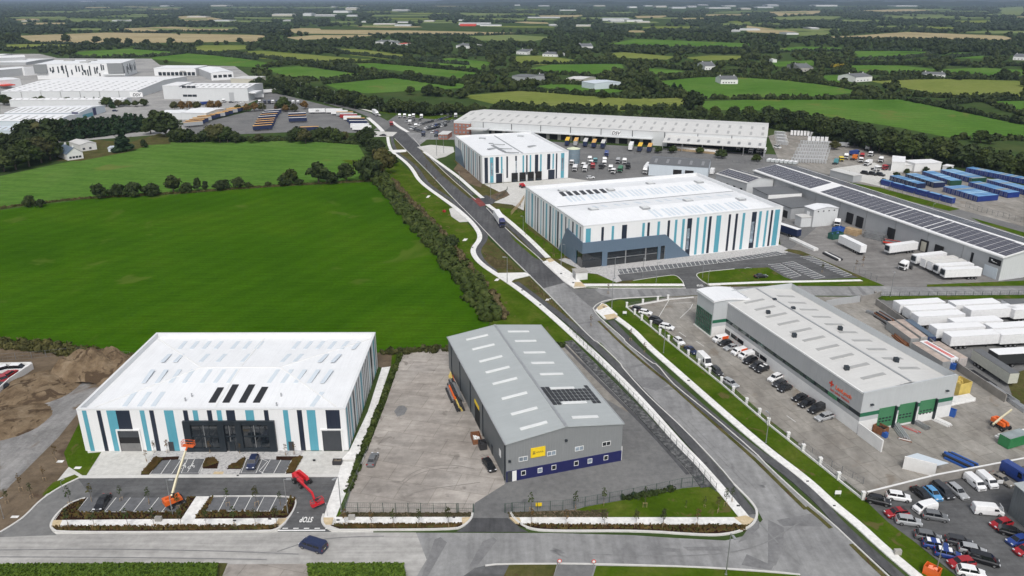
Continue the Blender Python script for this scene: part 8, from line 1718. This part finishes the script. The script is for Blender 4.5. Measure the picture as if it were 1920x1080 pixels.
def boxthing(name,label,cat,x,y,hx,hy,L,Wd,H_,m,inner=None):
 p=g(x,y);q=g(x+hx,y+hy);d=q-p;t=thing(name,label,cat,(p.x,p.y,.1),math.atan2(d.y,d.x));b=MB();w=.1
 b.box(-L/2,L/2,-Wd/2,Wd/2,0,.12);b.box(-L/2,L/2,-Wd/2,-Wd/2+w,.12,H_);b.box(-L/2,L/2,Wd/2-w,Wd/2,.12,H_);b.box(-L/2,-L/2+w,-Wd/2+w,Wd/2-w,.12,H_);b.box(L/2-w,L/2,-Wd/2+w,Wd/2-w,.12,H_);o=b.build('body',m,None,weld=False);o.parent=t
 f=MB();r3=random.Random(int(x))
 for k in range(7):cx,cy=r3.uniform(-.3,.3)*L,r3.uniform(-.3,.3)*Wd;f.hexa([(cx-.4,cy-.2,.13),(cx+.4,cy-.25,.13),(cx+.3,cy+.3,.13),(cx-.3,cy+.25,.13),(cx-.3,cy-.2,H_*.9),(cx+.35,cy-.2,H_*.75),(cx+.3,cy+.2,H_*.95),(cx-.25,cy+.2,H_*.7)])
 o=f.build('contents',inner or 'wall_white',None,weld=False);o.parent=t;return t
boxthing('skip','rusty open skip of white scrap beside the grey shed','skip',893,826,4,12,3.4,2.,1.2,'rust');boxthing('skip','black covered bin next to the rusty skip','bin',905,840,4,10,2.,1.6,1.5,'chassis','chassis');boxthing('planter_crate','black crate of twigs on the pale apron','crate',633,870,14,0,1.9,1.1,.9,'chassis','twig');boxthing('skip','green skip with blue top in the lorry yard','skip',1566,447,16,-3,6.,2.6,2.4,'crate_green','blue_paint');boxthing('skip','blue skip behind the green one in the lorry yard','skip',1571,437,16,-3,5.,2.4,2.4,'blue_paint','blue_paint');boxthing('tank','yellow tarpaulin covered tank at the end of the works','tank',1796,735,24,-6,4.,3.4,3.2,'tarp_yellow','tarp_yellow');boxthing('bin','bright blue bin before the white ended containers','bin',1786,692,6,2,1.3,1.2,1.6,'blue_paint','blue_paint');boxthing('bin','teal blue crate at the corner of the works','bin',1784,780,6,2,1.4,1.2,1.7,'blue_paint','blue_paint');boxthing('bin','dark brown drum crate by the white screen wall','bin',1650,812,8,4,2.6,2.,1.8,'rust','chassis');boxthing('bin','small blue drum by the white screen wall','bin',1659,820,4,2,.9,.9,1.2,'blue_paint','blue_paint')
boxthing('cabinet','orange red cabinet on the grass beside the car lot','cabinet',1746,1078,12,6,2.4,1.6,1.6,'machine_orange','machine_orange')
for x,y,lab,m in((1170+1,592,'small white sign board on the grass at the side road corner','white_paint'),(1570,932,'small white sign board on the lawn by the white wall','white_paint'),(1010,955,'yellow notice on the dark mesh fence','yellow_sign'),(1682,1040,'grey cabinet beside the footpath at the car lot','concrete'),(660,975,'grey service cabinet on the front footpath','concrete'),(298,978,'small grey cabinet on the striped warehouse footpath','concrete'),(1873//1,1000-88,'white notice at the edge of the car lot','white_paint')):
 p=g(x,y);big=m=='concrete';t=thing('sign_board' if not big else 'service_cabinet',lab,'sign' if not big else 'cabinet',(p.x,p.y,0));bb=MB().box(-.6,.6,-.05 if not big else-.3,.05 if not big else .3,.7 if not big else .1,1.5 if not big else 1.1).build('board' if not big else 'body',m,None);bb.parent=t
 for s in(-.5,.5):o=MB().cyl((s,0,0),(s,0,.72),.04,.04,6).build('post' if not big else 'foot','pole',None);o.parent=t
for k,(x,y)in enumerate(((1049,1063),(1113,1064))):
 p=g(x,y);t=thing('road_sign','red and white round road works sign, '+('left of' if k==0 else 'right of')+' the new tarmac gap','sign',(p.x,p.y,0));o=MB().cyl((0,-.03,1.3),(0,.03,1.3),.38,.38,14).build('sign_plate','red_paint',None);o.parent=t;o2=MB().cyl((0,-.045,1.3),(0,-.032,1.3),.26,.26,14).build('sign_face','white_paint',None);o2.parent=o;o3=MB().cyl((0,0,0),(0,0,1.),.04,.04,6).build('post','pole',None);o3.parent=t
boxthing('bin','small red bin on the grass beside the round paved patch','bin',833,398,6,2,1.3,1.,.9,'lamp_red','lamp_red')
lowwall([(-20,757),(20,720),(62,692)],1.8,'wall_white','white hoarding of the builders compound at the photo edge',name='hoarding');lowwall([(-20,692),(62,690)],1.8,'wall_white','white hoarding along the back of the builders compound',name='hoarding')
for x,y,c_,lab in((20,705,'red','red machine inside the builders compound'),(8,715,'red','second red machine inside the builders compound'),(10,698,'white','white van inside the builders compound'),(36,696,'white','white cabin truck inside the builders compound'),(4,728,'black','black car inside the builders compound')):
 p=g(x,y);o=bpy.data.objects.new('vehicle',FCAR if c_!='white' else FVAN);C.objects.link(o);o.location=(p.x,p.y,.08);o.rotation_euler=(0,0,x*.7);o.color=(*COL[c_],1);tag(o,lab,'vehicle')
for x,y in((1899,984),):
 a,b_,c_=g(1889,963),g(1935,1004),g(1935,952);u=(b_-a);u.normalize();F=Frame(a,u,Vector((-u.y,u.x,0)),(b_-a).length+8,14);t=thing('shed','dark grey green shed at the photo edge of the car lot','shed',F.P(0,0));gable(F,hgt(a,908),hgt(a,908)+.8,t,'clad_grey_dark','roof_grey')
for o in[lp]+YT:
 for ch in list(o.children_recursive):bpy.data.objects.remove(ch)
 bpy.data.objects.remove(o)
